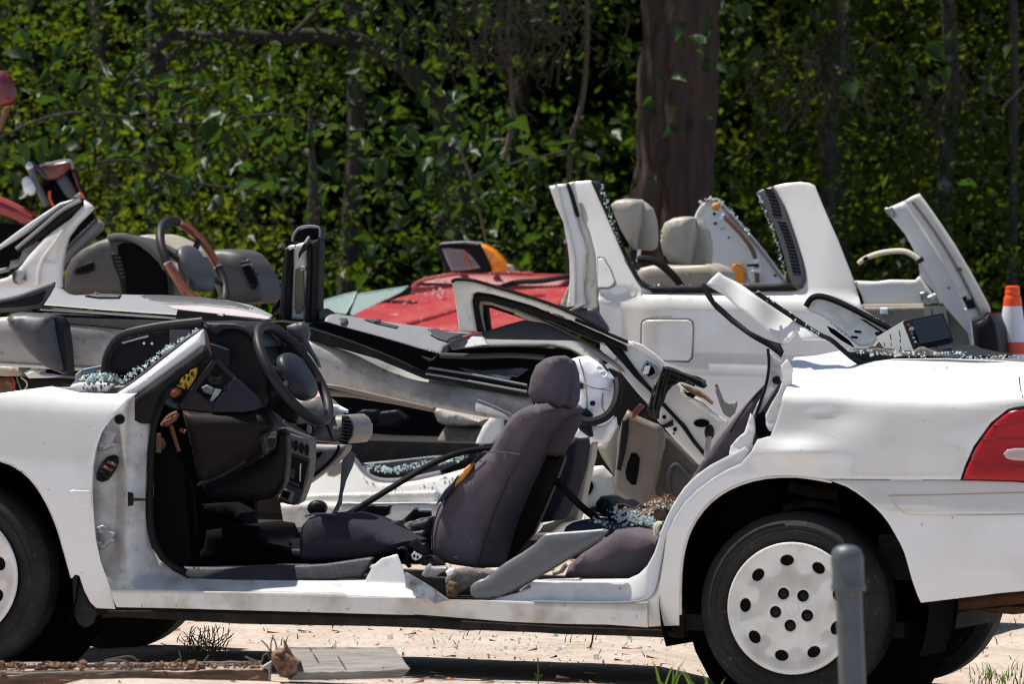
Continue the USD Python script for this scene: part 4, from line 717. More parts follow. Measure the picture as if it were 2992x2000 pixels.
    P('glass_crumbs', [crumbs(fr, 'L 280,1290 L 400,1330 L 540,1390 L 560,1440', .6, 420, .011, (.02, .12, .02), 13, .0), crumbs(fr, 'L 540,1250 L 600,1240 L 680,1250', .5, 120, .012, (.015, .06, .012), 14), crumbs(fr, 'L 20,1340 L 260,1410 L 330,1440', .5, 60, .009, (.02, .1, .004), 15)], GLASS, kind='stuff')
    P('torn_foam_block', S('L 545,1270 L 600,1255 L 645,1270 L 640,1330 L 590,1370 L 545,1350', .45, .06, .008, wr=(.01, 20)), ROT)
    P('pine_straw', [sweep(p, .0018, 3) for p in straw(loc1('L 640,1220', .5)[0], 34, .05, 21)] + [sweep(p, .0018, 3) for p in straw(loc1('L 520,1290', .5)[0], 14, .05, 22)], STRAW, kind='stuff', smooth=False)
    P('seat_latch', [tube(fr, 'L 565,1480 L 560,1420 L 580,1385 L 610,1395', .2, .008), S('L 560,1420 L 580,1390 L 600,1400 L 590,1450 L 570,1470', .19, .01, .004)], CREAM)
    # --- rear door frame
    rj = 'L 650,1470 L 710,1340 L 790,1220 L 880,1130 L 1000,1040 L 1110,975 L 1210,930 L 1290,840 L 1245,800 L 1130,862 L 980,942 L 880,1012 L 780,1112 L 700,1232 L 640,1352 L 590,1472 M 2283,780 M 2232,930 M 2172,1040 M 2102,1110 M 2002,1155 M 1900,1170 M 1600,1172 M 1270,1168 M 1180,1168 M 1170,1230 M 1050,1275 M 900,1312 M 830,1337 M 1200,1349 M 1900,1364 M 2180,1347 S 1893,1760 S 1918,1735 S 1930,1690 S 1938,1640 S 1943,1600'
    def frj(s, z): return .012 + .05 * np.clip((z - sk + .005) / .03, 0, 1) * np.clip((1893 - 1560) / 333 + 0 * s, 0, 1) * (s < loc1('M 2000,1200')[0][0]) + .02 * (s >= loc1('M 2000,1200')[0][0])
    P('rear_door_jamb', S(rj, lambda s, z: .03 + .35 * np.clip(z - (sk - .012), 0, .12) * np.clip((loc1('M 2150,1200')[0][0] - s) / .08, 0, 1), .006, .014, .012, .012), mat('clean_jamb', (.66, .67, .67), .35, col2=(.55, .54, .52), scale=9, extra=((.2, .16, .12), 24, .68, .78)))
    P('jamb_groove', tube(fr, 'L 1310,790 L 1215,935 L 1115,980 L 1000,1045 L 880,1136 L 790,1226 L 712,1346 L 650,1475 L 630,1568 S 1925,1690 S 1915,1730 S 1893,1757 M 1900,1362 M 1200,1347', .006, .0035), GREYP)
    P('sill_bar', S('M 1265,1158 M 1590,1146 M 1600,1170 M 1270,1176', .14, .03, .004), WHITE)
    P('inner_sill', S('M 1180,1160 M 2010,1150 M 2000,1210 M 1180,1215', lambda s, z: .05 + 2.2 * np.clip(z - (sk - .0), -.02, .1), .01, .003), WHITE)
    P('seat_bolt_plate', S('M 1355,1090 M 1420,1075 M 1460,1020 M 1480,1040 M 1440,1100 M 1360,1130', .2, .03, .006), TAUPE)
    # --- torn base of the centre pillar
    P('torn_sill_skin', S('M 100,1090 M 160,1120 M 240,1170 M 330,1225 M 430,1300 M 488,1336 M 420,1345 M 350,1368 M 312,1330 M 240,1315 M 170,1300 M 160,1255 M 100,1222', .0, .004, .003, wr=(.012, 14)), mat('torn_sheet', (.30, .34, .38), .45, col2=(.08, .07, .06), scale=16, metal=.2))
    P('sill_cavity', S('M 100,1085 M 240,1085 M 260,1140 M 420,1150 M 430,1300 M 330,1230 M 200,1150', .06, .03), UNDER)
    P('torn_trim', S('M 230,1120 M 265,1050 M 300,1020 M 320,1045 M 450,1048 M 470,1070 M 400,1100 M 350,1135 M 260,1138', .04, .03, .01, wr=(.02, 25)), GREYP)
    P('torn_trim', S('M 440,1090 M 470,1060 M 520,1070 M 500,1110 M 455,1135', .03, .03, .01, wr=(.015, 30)), WHITEP)
    P('carpet_edge', S('M 430,1150 M 500,1080 M 560,1060 M 700,1068 M 840,1090 M 830,1150 M 700,1190 M 600,1260 M 520,1300 M 430,1300', .16, .10, .02, wr=(.02, 15)), CARPET)
    P('debris', S('M 440,1220 M 470,1170 M 520,1190 M 540,1260 M 520,1310 M 450,1310', .09, .05, .015, wr=(.02, 30)), ROT)
    P('sill_foam', S('M 1060,1270 M 1130,1200 M 1160,1185 M 1180,1210 M 1150,1240 M 1080,1265', .1, .05, .02), GREYP)
    # --- wheels and underside
    for k, (s, d, rim) in enumerate(((0, .0, True), (-2.69, .0, True), (.02, 1.56, False), (-2.67, 1.56, False))):
        if d == 0 and s < -1: s = loc1('S -127,1680')[0][0]
        w = P('wheel', tyre_mesh((s, d, .298)), TYRE)
        if rim: hubcap_parts(w, fr, (s, d, .298), .32 if s == 0 else 1.0)
        else: part(w, 'wheel_disc', lathe_d([(.0005, .02), (.19, .02), (.2, .16), (.0005, .16)], (s, d, .298), 30), DARK)
    for s0, wr_ in ((0, .428), (loc1('S -127,1680')[0][0], .395)):
        th = np.linspace(-.35, math.pi + .35, 26); V = np.vstack([np.stack([s0 + wr_ * np.cos(th), np.full(26, d), .31 + wr_ * np.sin(th)], 1) for d in (.012, .40)])
        Fw = [(i, i + 1, i + 27) for i in range(25)] + [(i, i + 27, i + 26) for i in range(25)]; m = trimesh.Trimesh(V, Fw, process=False)
        bk = lathe_d([(.0005, 0), (wr_ + .01, 0)], (s0, .40, .31), 30); P('wheel_well', [m, bk], DARK)
    P('underbody', boxm((1.95, 1.45, .10), (-1.35, .86, .235)), UNDER); P('underbody', boxm((.75, 1.35, .14), (.60, .86, .46)), UNDER); P('underbody', boxm((1.1, 1.4, .14), (-3.05, .86, .33)), UNDER)
    P('rear_axle', sweep([[0, .2, .30], [0, 1.5, .30]], .03, 8), UNDER)
    P('exhaust_pipe', tube(fr, 'R 560,740 R 680,760 R 780,820 R 900,868 R 1100,855 R 1400,820 R 1700,785 R 1900,770 S 3060,1750', .55, .021, 12), RUST)
    P('muffler', S('R 1350,880 R 1420,865 R 1600,860 R 1700,840 R 1760,850 R 1900,840 R 2000,850 R 1990,910 R 1750,935 R 1450,905', .62, .2, .03), RUST)
    P('trailing_link', tube(fr, 'R 770,930 R 850,980 R 960,1030 R 1080,1075 R 1170,1075', .8, .012), UNDER)
    P('spring', [tube(fr, 'D 640,660 D 740,690 D 860,700', .30, .02), tube(fr, 'D 610,760 D 740,735 D 870,770', .3, .012)], UNDER)
    P('hanging_shrub_scrap', sweep(smoothpath(fr.loc(c('C 835,1500 C 832,1530 C 822,1560'), np.full(3, .1)), 1), .003, 4), UNDER)
def fr_box(txt, w, h):
    p = c(txt)[0]; return np.array([p + [-w / 2, -h / 2], p + [w / 2, -h / 2 + 2], p + [w / 2, h / 2 + 2], p + [-w / 2, h / 2]])
def ell(txt, rx, ry, n=20):
    k = txt.split()[0]; x, y = map(float, txt.split()[1].split(',')); return np.vstack([c(f'{k} {x + rx * math.cos(a)},{y + ry * math.sin(a)}') for a in np.linspace(0, 2 * math.pi, n, endpoint=False)])
def straw(o, n, L, seed):
    g = np.random.default_rng(seed); out = []
    for _ in range(n):
        v = g.normal(0, 1, 3) * [1, 1, .45]; v /= np.linalg.norm(v); a = o + g.normal(0, [L * .5, L * .5, L * .15]); out.append(np.stack([a, a + v * L * .5 + [0, 0, .006], a + v * L]))
    return out
near_sedan()

# ------------------------------------------------------------ loose things around the near sedan
def loose_things():
    fr = C1; S = lambda *a, **k: sol(fr, *a, **k)
    t = thing('trim_panel', 'loose grey plastic pillar trim lying across the rear sill of the nearest sedan', 'trim panel', fr)
    z0 = fr.loc(c('M 900,1200'), np.array([.1]))[0][2]
    part(t, 'panel', S('M 648,1245 M 655,1215 M 685,1185 M 730,1160 M 770,1150 M 830,1105 M 950,1015 M 1100,925 M 1200,855 M 1290,765 M 1400,752 M 1500,747 M 1700,732 M 1800,722 M 1838,735 M 1820,765 M 1770,805 M 1600,908 M 1400,1030 M 1200,1150 M 1000,1262 M 900,1308 M 780,1322 M 690,1318 M 655,1290', lambda s, z: .02 + .09 * np.clip(z - z0 + .03, 0, .2), .022, .022, .018, .012), mat('loose_grey_trim', (.085, .092, .104), .42, col2=(.105, .11, .12), scale=7, bump=.12, bscale=200, bdist=.001))
    part(t, 'clip_edge', tube(fr, 'M 1838,742 M 1770,812 M 1600,916 M 1400,1038 M 1200,1158 M 1000,1270', .05, .004), GREYD)
    # head unit on the rear shelf
    t = thing('car_stereo', 'silver car stereo with black screen lying on the rear shelf of the nearest sedan', 'car stereo', fr)
    P = lambda n, *a, **k: part(t, n, *a, **k)
    d0 = .62
    q = fr.loc(c('I 1058,895 I 1283,860 I 1347,1012 I 1112,1072'), np.array([d0, d0 + .07, d0 + .03, d0 - .04])); e1 = fr.loc(c('I 900,992 I 955,1065'), np.array([d0 + .10, d0 + .06]))
    u = ((q[1] - q[0]) + (q[2] - q[3])) / 2; v = ((q[0] - q[3]) + (q[1] - q[2])) / 2; w = e1[0] - q[0]; cen = q.mean(0)
    Lu, Lv = np.linalg.norm(u), np.linalg.norm(v); u /= Lu; v -= u * (u @ v); v /= np.linalg.norm(v); nn = np.cross(u, v); nn *= np.sign(-nn[1]); M = np.stack([u, v, nn], 1)
    face = boxm((Lu, Lv, .016), (0, 0, 0), .004); 
    def place(m, off):
        m = m.copy(); m.vertices = (m.vertices + off) @ M.T + cen; return m
    P('face_plate', place(face, (0, 0, 0)), BLACKP)
    P('screen', place(boxm((Lu * .74, Lv * .80, .006)), (Lu * .06, 0, .0075)), SCREEN)
    for k in range(5): P('button', place(boxm((.008, .010, .006), bev=.002), (-Lu * .415, Lv * (.30 - .15 * k), .009)), GREYP if k else DRED)
    P('volume_knob', place(lathe_z([(.0005, .012), (.006, .012), (.008, .008), (.008, 0)], 14), (-Lu * .40, Lv * .12, .008)), CHROME)
    # the metal case runs back from the face towards the left
    case = np.vstack([q[0] + (q[1] - q[0]) * .02, q[3] + (q[2] - q[3]) * .02, e1[1], e1[0]]); back = np.array([.10, .13, .02])
    V = np.vstack([case, case + (q[1] - q[0]) * .80 + [0, .05, 0]]); F = [(0, 1, 2), (0, 2, 3), (4, 6, 5), (4, 7, 6), (0, 4, 5), (0, 5, 1), (1, 5, 6), (1, 6, 2), (2, 6, 7), (2, 7, 3), (3, 7, 4), (3, 4, 0)]
    P('metal_case', trimesh.Trimesh(V, F, process=False), mat('stereo_case', (.50, .50, .49), .4, metal=.4, col2=(.4, .4, .39), scale=10))
    nw = np.cross(case[1] - case[0], case[3] - case[0]); nw /= np.linalg.norm(nw); nw *= np.sign(-nw[1])
    for k, (a, b) in enumerate([(.25, .3), (.3, .5), (.35, .7), (.55, .25), (.6, .45), (.62, .65), (.7, .75), (.48, .8), (.8, .35), (.8, .55)]):
        o = case[0] + (case[3] - case[0]) * a + (case[1] - case[0]) * b; x = (case[3] - case[0]); x = x / np.linalg.norm(x); y = np.cross(nw, x)
        m = boxm((.004, .012 if k % 3 else .020, .003)); m.vertices = m.vertices @ np.stack([x, y, nw]) + o; P('case_slot', m, DARK)
    P('mounting_bracket', place(boxm((Lu * .35, .02, .05)), (Lu * .25, -Lv * .56, -.03)), RAW)
    # steel post in front
    y = 26.0; top = px_at(c('R 230,290'), y)[0]; base = px_at(c('R 285,1568'), y)[0]; ax = top - base; L = np.linalg.norm(ax); ax /= L; gz = float(ground_z(base[0])) - .05
    F = Frame([top[0] - ax[0] / ax[2] * (top[2] - gz), y, gz]); t = thing('steel_post', 'blurred grey steel pipe post with a domed cap in front of the rear wheel', 'post', F)
    hgt = (top[2] - gz); sx = ax[0] / ax[2]
    def lean(m): m.vertices[:, 0] += sx * m.vertices[:, 2]; return m
    r = .0335
    part(t, 'pipe', lean(lathe_z([(r, 0), (r, hgt - .116)], 36)), STEEL)
    part(t, 'cap', lean(lathe_z([(r, hgt - .116), (.0432, hgt - .116), (.0440, hgt - .111), (.0440, hgt - .104), (.0408, hgt - .097), (.0402, hgt - .07), (.0408, hgt - .053), (.0416, hgt - .040), (.0402, hgt - .026), (.0343, hgt - .012), (.0225, hgt - .0035), (.0005, hgt)], 40)), STEEL)
    # timbers
    F = Frame([-.8, 30.9, ground_z(-.8)]); D = lambda u, d: F.loc(c(u), np.full(len(c(u)), d))
    t = thing('timber_beam', 'long split brown timber beam lying at the bottom left', 'timber', F)
    n = 60; bk = D('P -400,842 P 0,845 P 1200,848 P 2240,850', .16); ft = D('P -400,968 P 0,960 P 1200,926 P 2300,903', .0)
    tt = np.linspace(0, 1, n); ip = lambda p: np.stack([np.interp(tt, np.linspace(0, 1, 4), p[:, k]) for k in range(3)], 1)
    g = np.random.default_rng(5); rows = []
    for u in np.linspace(0, 1, 12):
        r = ip(bk) * (1 - u) + ip(ft) * u; r[:, 2] += .010 * (meshkit.fbm(np.stack([tt * 14, np.full(n, u * 30), 0 * tt], 1), 3, 2) - .5) - .010 * (abs((u * 4.2) % 1 - .5) < .12); rows.append(r)
    lo = ip(ft).copy(); lo[:, 2] = -.02; lo2 = ip(bk).copy(); lo2[:, 2] = -.02
    for u in np.linspace(.15, 1, 5):
        r = ip(ft) * (1 - u) + lo * u; r[:, 1] += -.004 + .012 * (meshkit.fbm(np.stack([tt * 30, np.full(n, u * 4), 0 * tt], 1), 3, 4) - .5); rows.append(r)
    rows = [lo2] + rows; V = np.vstack(rows); Fq = []
    for i in range(len(rows) - 1):
        for j in range(n - 1): a = i * n + j; Fq += [(a, a + n + 1, a + 1), (a, a + n, a + n + 1)]
    k = len(V); endc = V[n - 1::n].mean(0); V = np.vstack([V, endc]); Fq += [((i + 1) * n - 1, (i + 2) * n - 1, k) for i in range(len(rows) - 1)]
    Fq = np.array(Fq); fr_ = V[Fq].mean(1); isf = Fq.max(1) >= 13 * n
    part(t, 'beam', trimesh.Trimesh(V, Fq[~isf], process=False), BEAMW, smooth=25); part(t, 'split_face', trimesh.Trimesh(V, Fq[isf], process=False), mat('brown_split_face', (.13, .072, .04), .9, col2=(.05, .028, .018), scale=6, lo=.4, hi=.6, bump=.7, bscale=26, stretch=(1.5, 12, 12), extra=((.32, .23, .15), 12, .62, .74)), 'dark brown split front face')
    for k in range(9):
        u = (k + .5) / 9; x0, x1 = sorted(g.uniform(0, 1, 2)); x1 = max(x1, x0 + .3); xx = np.linspace(x0, min(x1, 1), 14); q = np.stack([np.interp(xx, tt, (ip(bk) * (1 - u) + ip(ft) * u)[:, j]) for j in range(3)], 1); q[:, 2] += .002 + .003 * g.random(14); q[:, 1] += g.normal(0, .002, 14)
        part(t, 'wood_fibre', sweep(q, g.uniform(.003, .007), 5, flat=.6), [WOOD, BEAMW, mat('pale_fibre', (.42, .38, .33), .9) if k == 2 else BEAMW, ROT][k % 4])
    part(t, 'bark_crumbs', crumbs(F, 'P 0,880 P 1200,885 P 2200,880', .07, 260, .022, (.02, .06, .006), 61, .004), ROT, kind='stuff')
    part(t, 'splinter', [sweep(smoothpath(D(q, d), 2), [r] * len(smoothpath(D(q, d), 2)), 5) for q, d, r in (('P 900,825 P 980,812 P 1090,790 P 1150,800 P 1190,850', .08, .003), ('P 860,850 P 960,830 P 1040,822 P 1100,840 P 1130,880', .06, .003), ('P 1560,870 P 1545,790 P 1532,740', .06, .002), ('P 1740,845 P 1790,780', .08, .002), ('P 1490,850 P 1540,815', .07, .003), ('P 2210,835 P 2100,790', .1, .002))], TWIG, kind='stuff')
    part(t, 'bark_scrap', [S2 for S2 in (sol(F, 'P 1580,905 P 1600,870 P 1680,845 P 1745,860 P 1740,900', .03, .06, .01, wr=(.02, 40)), sol(F, 'P 290,900 P 330,870 P 400,875 P 380,905', .05, .04, .01, wr=(.02, 40)), sol(F, 'P 905,905 P 930,885 P 970,892 P 950,910', .04, .03, .008), sol(F, 'P 2130,890 P 2160,870 P 2210,875 P 2200,898', .04, .03, .008))], ROT, kind='stuff')
    part(t, 'iron_strap', sol(F, 'P 2240,880 P 2330,825 P 2345,830 P 2320,900 P 2320,1030 P 2300,1030 P 2300,905', -.01, .05, .003), RAW)
    F = Frame([-.35, 30.8, ground_z(-.35)]); D = lambda u, d: F.loc(c(u), np.full(len(c(u)), d))
    t = thing('weathered_plank', 'short grey weathered plank tilted at the bottom beside the split beam', 'plank', F)
    tb, tf = D('Q 245,240 Q 500,241 Q 755,241', .20), D('Q 292,362 Q 560,358 Q 836,350', .0); fb = D('Q 240,402 Q 520,398 Q 790,392', .01)
    bb = tb + (fb - tf) * [1, .3, 1.0]
    def grid(p0, p1, nu=26, nv=9, amp=.003, seed=0):
        tt = np.linspace(0, 1, nu); ip = lambda p: np.stack([np.interp(tt, [0, .5, 1], p[:, k]) for k in range(3)], 1); return [ip(p0) * (1 - v) + ip(p1) * v + np.stack([0 * tt, 0 * tt, amp * (meshkit.fbm(np.stack([tt * 5, np.full(nu, v * 12), 0 * tt + seed], 1), 3) - .5)], 1) for v in np.linspace(0, 1, nv)]
    rows = grid(tb, tf, amp=.010) + grid(tf, fb, nv=4)[1:] + grid(fb, bb, nv=3)[1:] + grid(bb, tb, nv=3)[1:]; n = 26; V = np.vstack(rows); Fq = []
    for i in range(len(rows) - 1):
        for j in range(n - 1): a = i * n + j; Fq += [(a, a + n + 1, a + 1), (a, a + n, a + n + 1)]
    k = len(V); V = np.vstack([V, V[n - 1::n].mean(0), V[0::n].mean(0)]); Fq += [((i + 1) * n - 1, (i + 2) * n - 1, k) for i in range(len(rows) - 1)] + [(i * n + n, i * n, k + 1) for i in range(len(rows) - 1)]
    part(t, 'board', trimesh.Trimesh(V, Fq, process=False), WOOD, smooth=25)
    for q in ('Q 345,250 Q 378,300 Q 410,358', 'Q 470,265 Q 490,300 Q 522,352', 'Q 655,270 Q 690,310 Q 705,345'): part(t, 'crack', sweep(F.loc(c(q), np.array([.185, .10, .015])) + [0, 0, .001], .0018, 4), DARK)
    for q in ('Q 530,270', 'Q 580,268', 'Q 650,268', 'Q 540,325', 'Q 610,322', 'Q 690,320'): part(t, 'nail_head', bits(F.loc(c(q), np.array([.12])) + [0, 0, .002], .008, np.random.default_rng(3)), RUST)
    t = thing('rotten_timber', 'crumbling dark brown timber end between the split beam and the grey plank', 'timber', Frame([-.5, 30.8, ground_z(-.5)])); F = Frame([-.5, 30.8, ground_z(-.5)])
    part(t, 'rotten_end', sol(F, 'Q 155,275 Q 175,255 Q 215,250 Q 230,265 Q 262,290 Q 298,315 Q 285,325 Q 285,345 Q 292,362 Q 240,395 Q 195,385 Q 180,350 Q 155,310', -.01, .14, .02, .02, .006, wr=(.05, 34)), ROT)
    part(t, 'splinter', [sol(F, 'Q 213,205 Q 222,205 Q 240,240 Q 275,300 Q 288,322 Q 270,322 Q 240,285 Q 218,245', .0, .02, .004), sol(F, 'Q 160,290 Q 170,262 Q 190,262 Q 180,290', .02, .02, .004)], ROT, kind='stuff')
    part(t, 'root_hair', [sweep(smoothpath(F.loc(c(q), np.full(len(c(q)), .08)), 2), .0022, 4) for q in ('Q 110,310 Q 118,275 Q 140,270 Q 148,300', 'Q 160,300 Q 150,230 Q 165,180', 'Q 150,260 Q 130,225 Q 105,205', 'Q 25,285 Q 60,305 Q 95,320', 'Q 180,250 Q 178,215 Q 160,190')], TWIG, kind='stuff')
    # grass, weeds, glass on the ground
    g = np.random.default_rng(9)
    def blades(n, at, spread, h, wd=.004):
        out = []
        for _ in range(n):
            o = np.array([at[0] + g.normal(0, spread[0]), at[1] + g.normal(0, spread[1]), 0]); o[2] = ground_z(o[0], o[1]) - .005; hh = h * g.uniform(.5, 1.2); b = g.normal(0, .35, 2) * hh; w = np.array([1, g.normal(0, .5), 0]); w /= np.linalg.norm(w)
            t = np.array([0, .35, .7, 1]); cpt = o + np.stack([b[0] * t ** 2, b[1] * t ** 2, hh * (t - .15 * t * t)], 1); ww = wd * np.array([1, .9, .6, .05]); V = np.vstack([cpt - w * ww[:, None], cpt + w * ww[:, None]])
            out.append(trimesh.Trimesh(V, [(i, i + 1, 5 + i) for i in range(3)] + [(i, 5 + i, 4 + i) for i in range(3)], process=False))
        return out
    gp = lambda txt: (lambda r: (EYEP + r * ((0 - EYE) / r[2]))[:2])(ray(c(txt))[0])
    B = []
    for txt, n, sp, h in (('Q 130,140', 190, (.18, .35), .05), ('P 2000,600', 150, (.12, .3), .05), ('R 1600,1500', 60, (.06, .3), .06), ('P 430,690', 40, (.05, .2), .04)):
        B += blades(n, gp(txt), sp, h, .002)
    for _ in range(500): B += blades(1, (g.uniform(-2.2, 2.4), g.uniform(34.2, 45.5)), (0, 0), .05, .0025)
    single('grass', B, GRASS, 'sparse short grass growing in the sandy yard', 'grass', kind='stuff', smooth=False)
    for k, (xs, h) in enumerate((((2075, 2100, 2125), .13), ((2230, 2250, 2275, 2320), .12))):
        B = []
        for x in xs: p = px_at(c(f'Q {x},440'), 30.6)[0]; B += blades(2, (p[0], 30.6), (.006, .01), h, .005)
        single('grass_tuft', B, GRASS, ['tuft of long green blades left of the rear wheel', 'few long green blades right beside the rear tyre at the bottom'][k], 'grass', smooth=False)
    F = Frame([px_at(c('Q 1462,419'), 31.0)[0][0], 31.0, 0]); P2 = lambda u, d=0: F.loc(c(u), np.full(len(c(u)), d))
    t = thing('weed', 'small green seedling with narrow leaves standing below the sill', 'weed', F)
    part(t, 'stem', sweep(P2('Q 1464,520 Q 1462,380 Q 1462,330 Q 1460,290'), .0022, 6), GRASS)
    for q in ('Q 1460,385 Q 1442,360 Q 1448,378', 'Q 1463,392 Q 1484,365 Q 1478,385', 'Q 1462,400 Q 1446,380 Q 1452,398', 'Q 1462,330 Q 1458,300 Q 1466,300'): part(t, 'leaf', sol(F, q, 0, .002), GRASS)
    n = 800; P3 = np.stack([g.uniform(-.9, 1.2, n), g.uniform(33.2, 36.5, n), np.zeros(n)], 1); P3[:, 2] = ground_z(P3[:, 0], P3[:, 1]) + .008
    k = P3[:, 0] > g.uniform(-1.1, -.1, n); single('glass_crumbs', bits(P3[k], .011, g), GLASS, 'glittering crumbs of safety glass strewn on the sand under the nearest sedan', 'broken glass', kind='stuff', smooth=False)
    n = 1500; S3 = []; X = np.stack([g.uniform(-2.4, 2.6, n), g.uniform(30.2, 44, n)], 1)
    a = g.uniform(0, 2 * math.pi, n); L = g.uniform(.02, .06, n); w = .0006; dx, dy = np.cos(a) * L / 2, np.sin(a) * L / 2; px, py = -np.sin(a) * w, np.cos(a) * w; z = ground_z(X[:, 0], X[:, 1]) + .014
    V = np.stack([np.stack([X[:, 0] - dx - px, X[:, 1] - dy - py, z], 1), np.stack([X[:, 0] - dx + px, X[:, 1] - dy + py, z], 1), np.stack([X[:, 0] + dx + px, X[:, 1] + dy + py, z + g.uniform(0, .012, n)], 1), np.stack([X[:, 0] + dx - px, X[:, 1] + dy - py, z + .002], 1)], 1).reshape(-1, 3); k = 4 * np.arange(n)[:, None]
    single('pine_straw', trimesh.Trimesh(V, np.vstack([k + [0, 2, 1], k + [0, 3, 2]]), process=False), STRAW, 'reddish pine needles scattered over the sandy ground', 'pine straw', kind='stuff', smooth=False)
    # dry shrub under the sedan
    o = px_at(c('P 1750,690'), 33.9)[0]; tw = []
    for _ in range(60):
        p = [np.array([o[0] + g.normal(0, .03), 33.9 + g.normal(0, .05), ground_z(o[0])])]; v = np.array([g.normal(0, .4), g.normal(0, .3), 1.0])
        for _ in range(6): v = v / np.linalg.norm(v) + g.normal(0, .35, 3); p.append(p[-1] + v / np.linalg.norm(v) * .022)
        tw.append(sweep(p, .0014, 4))
    single('dry_shrub', tw, TWIG, 'tangle of thin dry twigs under the nearest sedan behind its front wheel', 'shrub', smooth=False)
    # traffic cone
    y = 42.2; tp = px_at(c('X 965,208'), y)[0]; s = FPX / y; gz = float(ground_z(tp[0])); hgt = tp[2] - gz
    F = Frame([tp[0], y, gz]); t = thing('traffic_cone', 'tall orange traffic cone with white sleeve at the right edge', 'traffic cone', F)
    zz = lambda v: hgt - (v - 208) / 3.733 / s * 1.0; rr = lambda w: w / 2 / 3.733 / s
    part(t, 'cone_top', lathe_z([(.0005, zz(206)), (rr(120), zz(208)), (rr(150), zz(216)), (rr(158), zz(235)), (rr(152), zz(258)), (rr(164), zz(268)), (rr(170), zz(285)), (rr(160), zz(306)), (rr(166), zz(316)), (rr(186), zz(330)), (rr(196), zz(360)), (rr(208), zz(430))], 40), CONEO)
    part(t, 'reflective_sleeve', lathe_z([(rr(206), zz(426)), (rr(262), zz(620)), (rr(305), zz(824))], 40), CONEW)
    part(t, 'orange_band', lathe_z([(rr(308), zz(822)), (rr(334), zz(956))], 40), CONER)
    part(t, 'reflective_sleeve', lathe_z([(rr(335), zz(954)), (rr(372), zz(1160))], 40), CONEW)
    part(t, 'cone_body', lathe_z([(rr(374), zz(1158)), (rr(440), .05), (.17, .045), (.17, 0)], 40), CONEO)
loose_things()

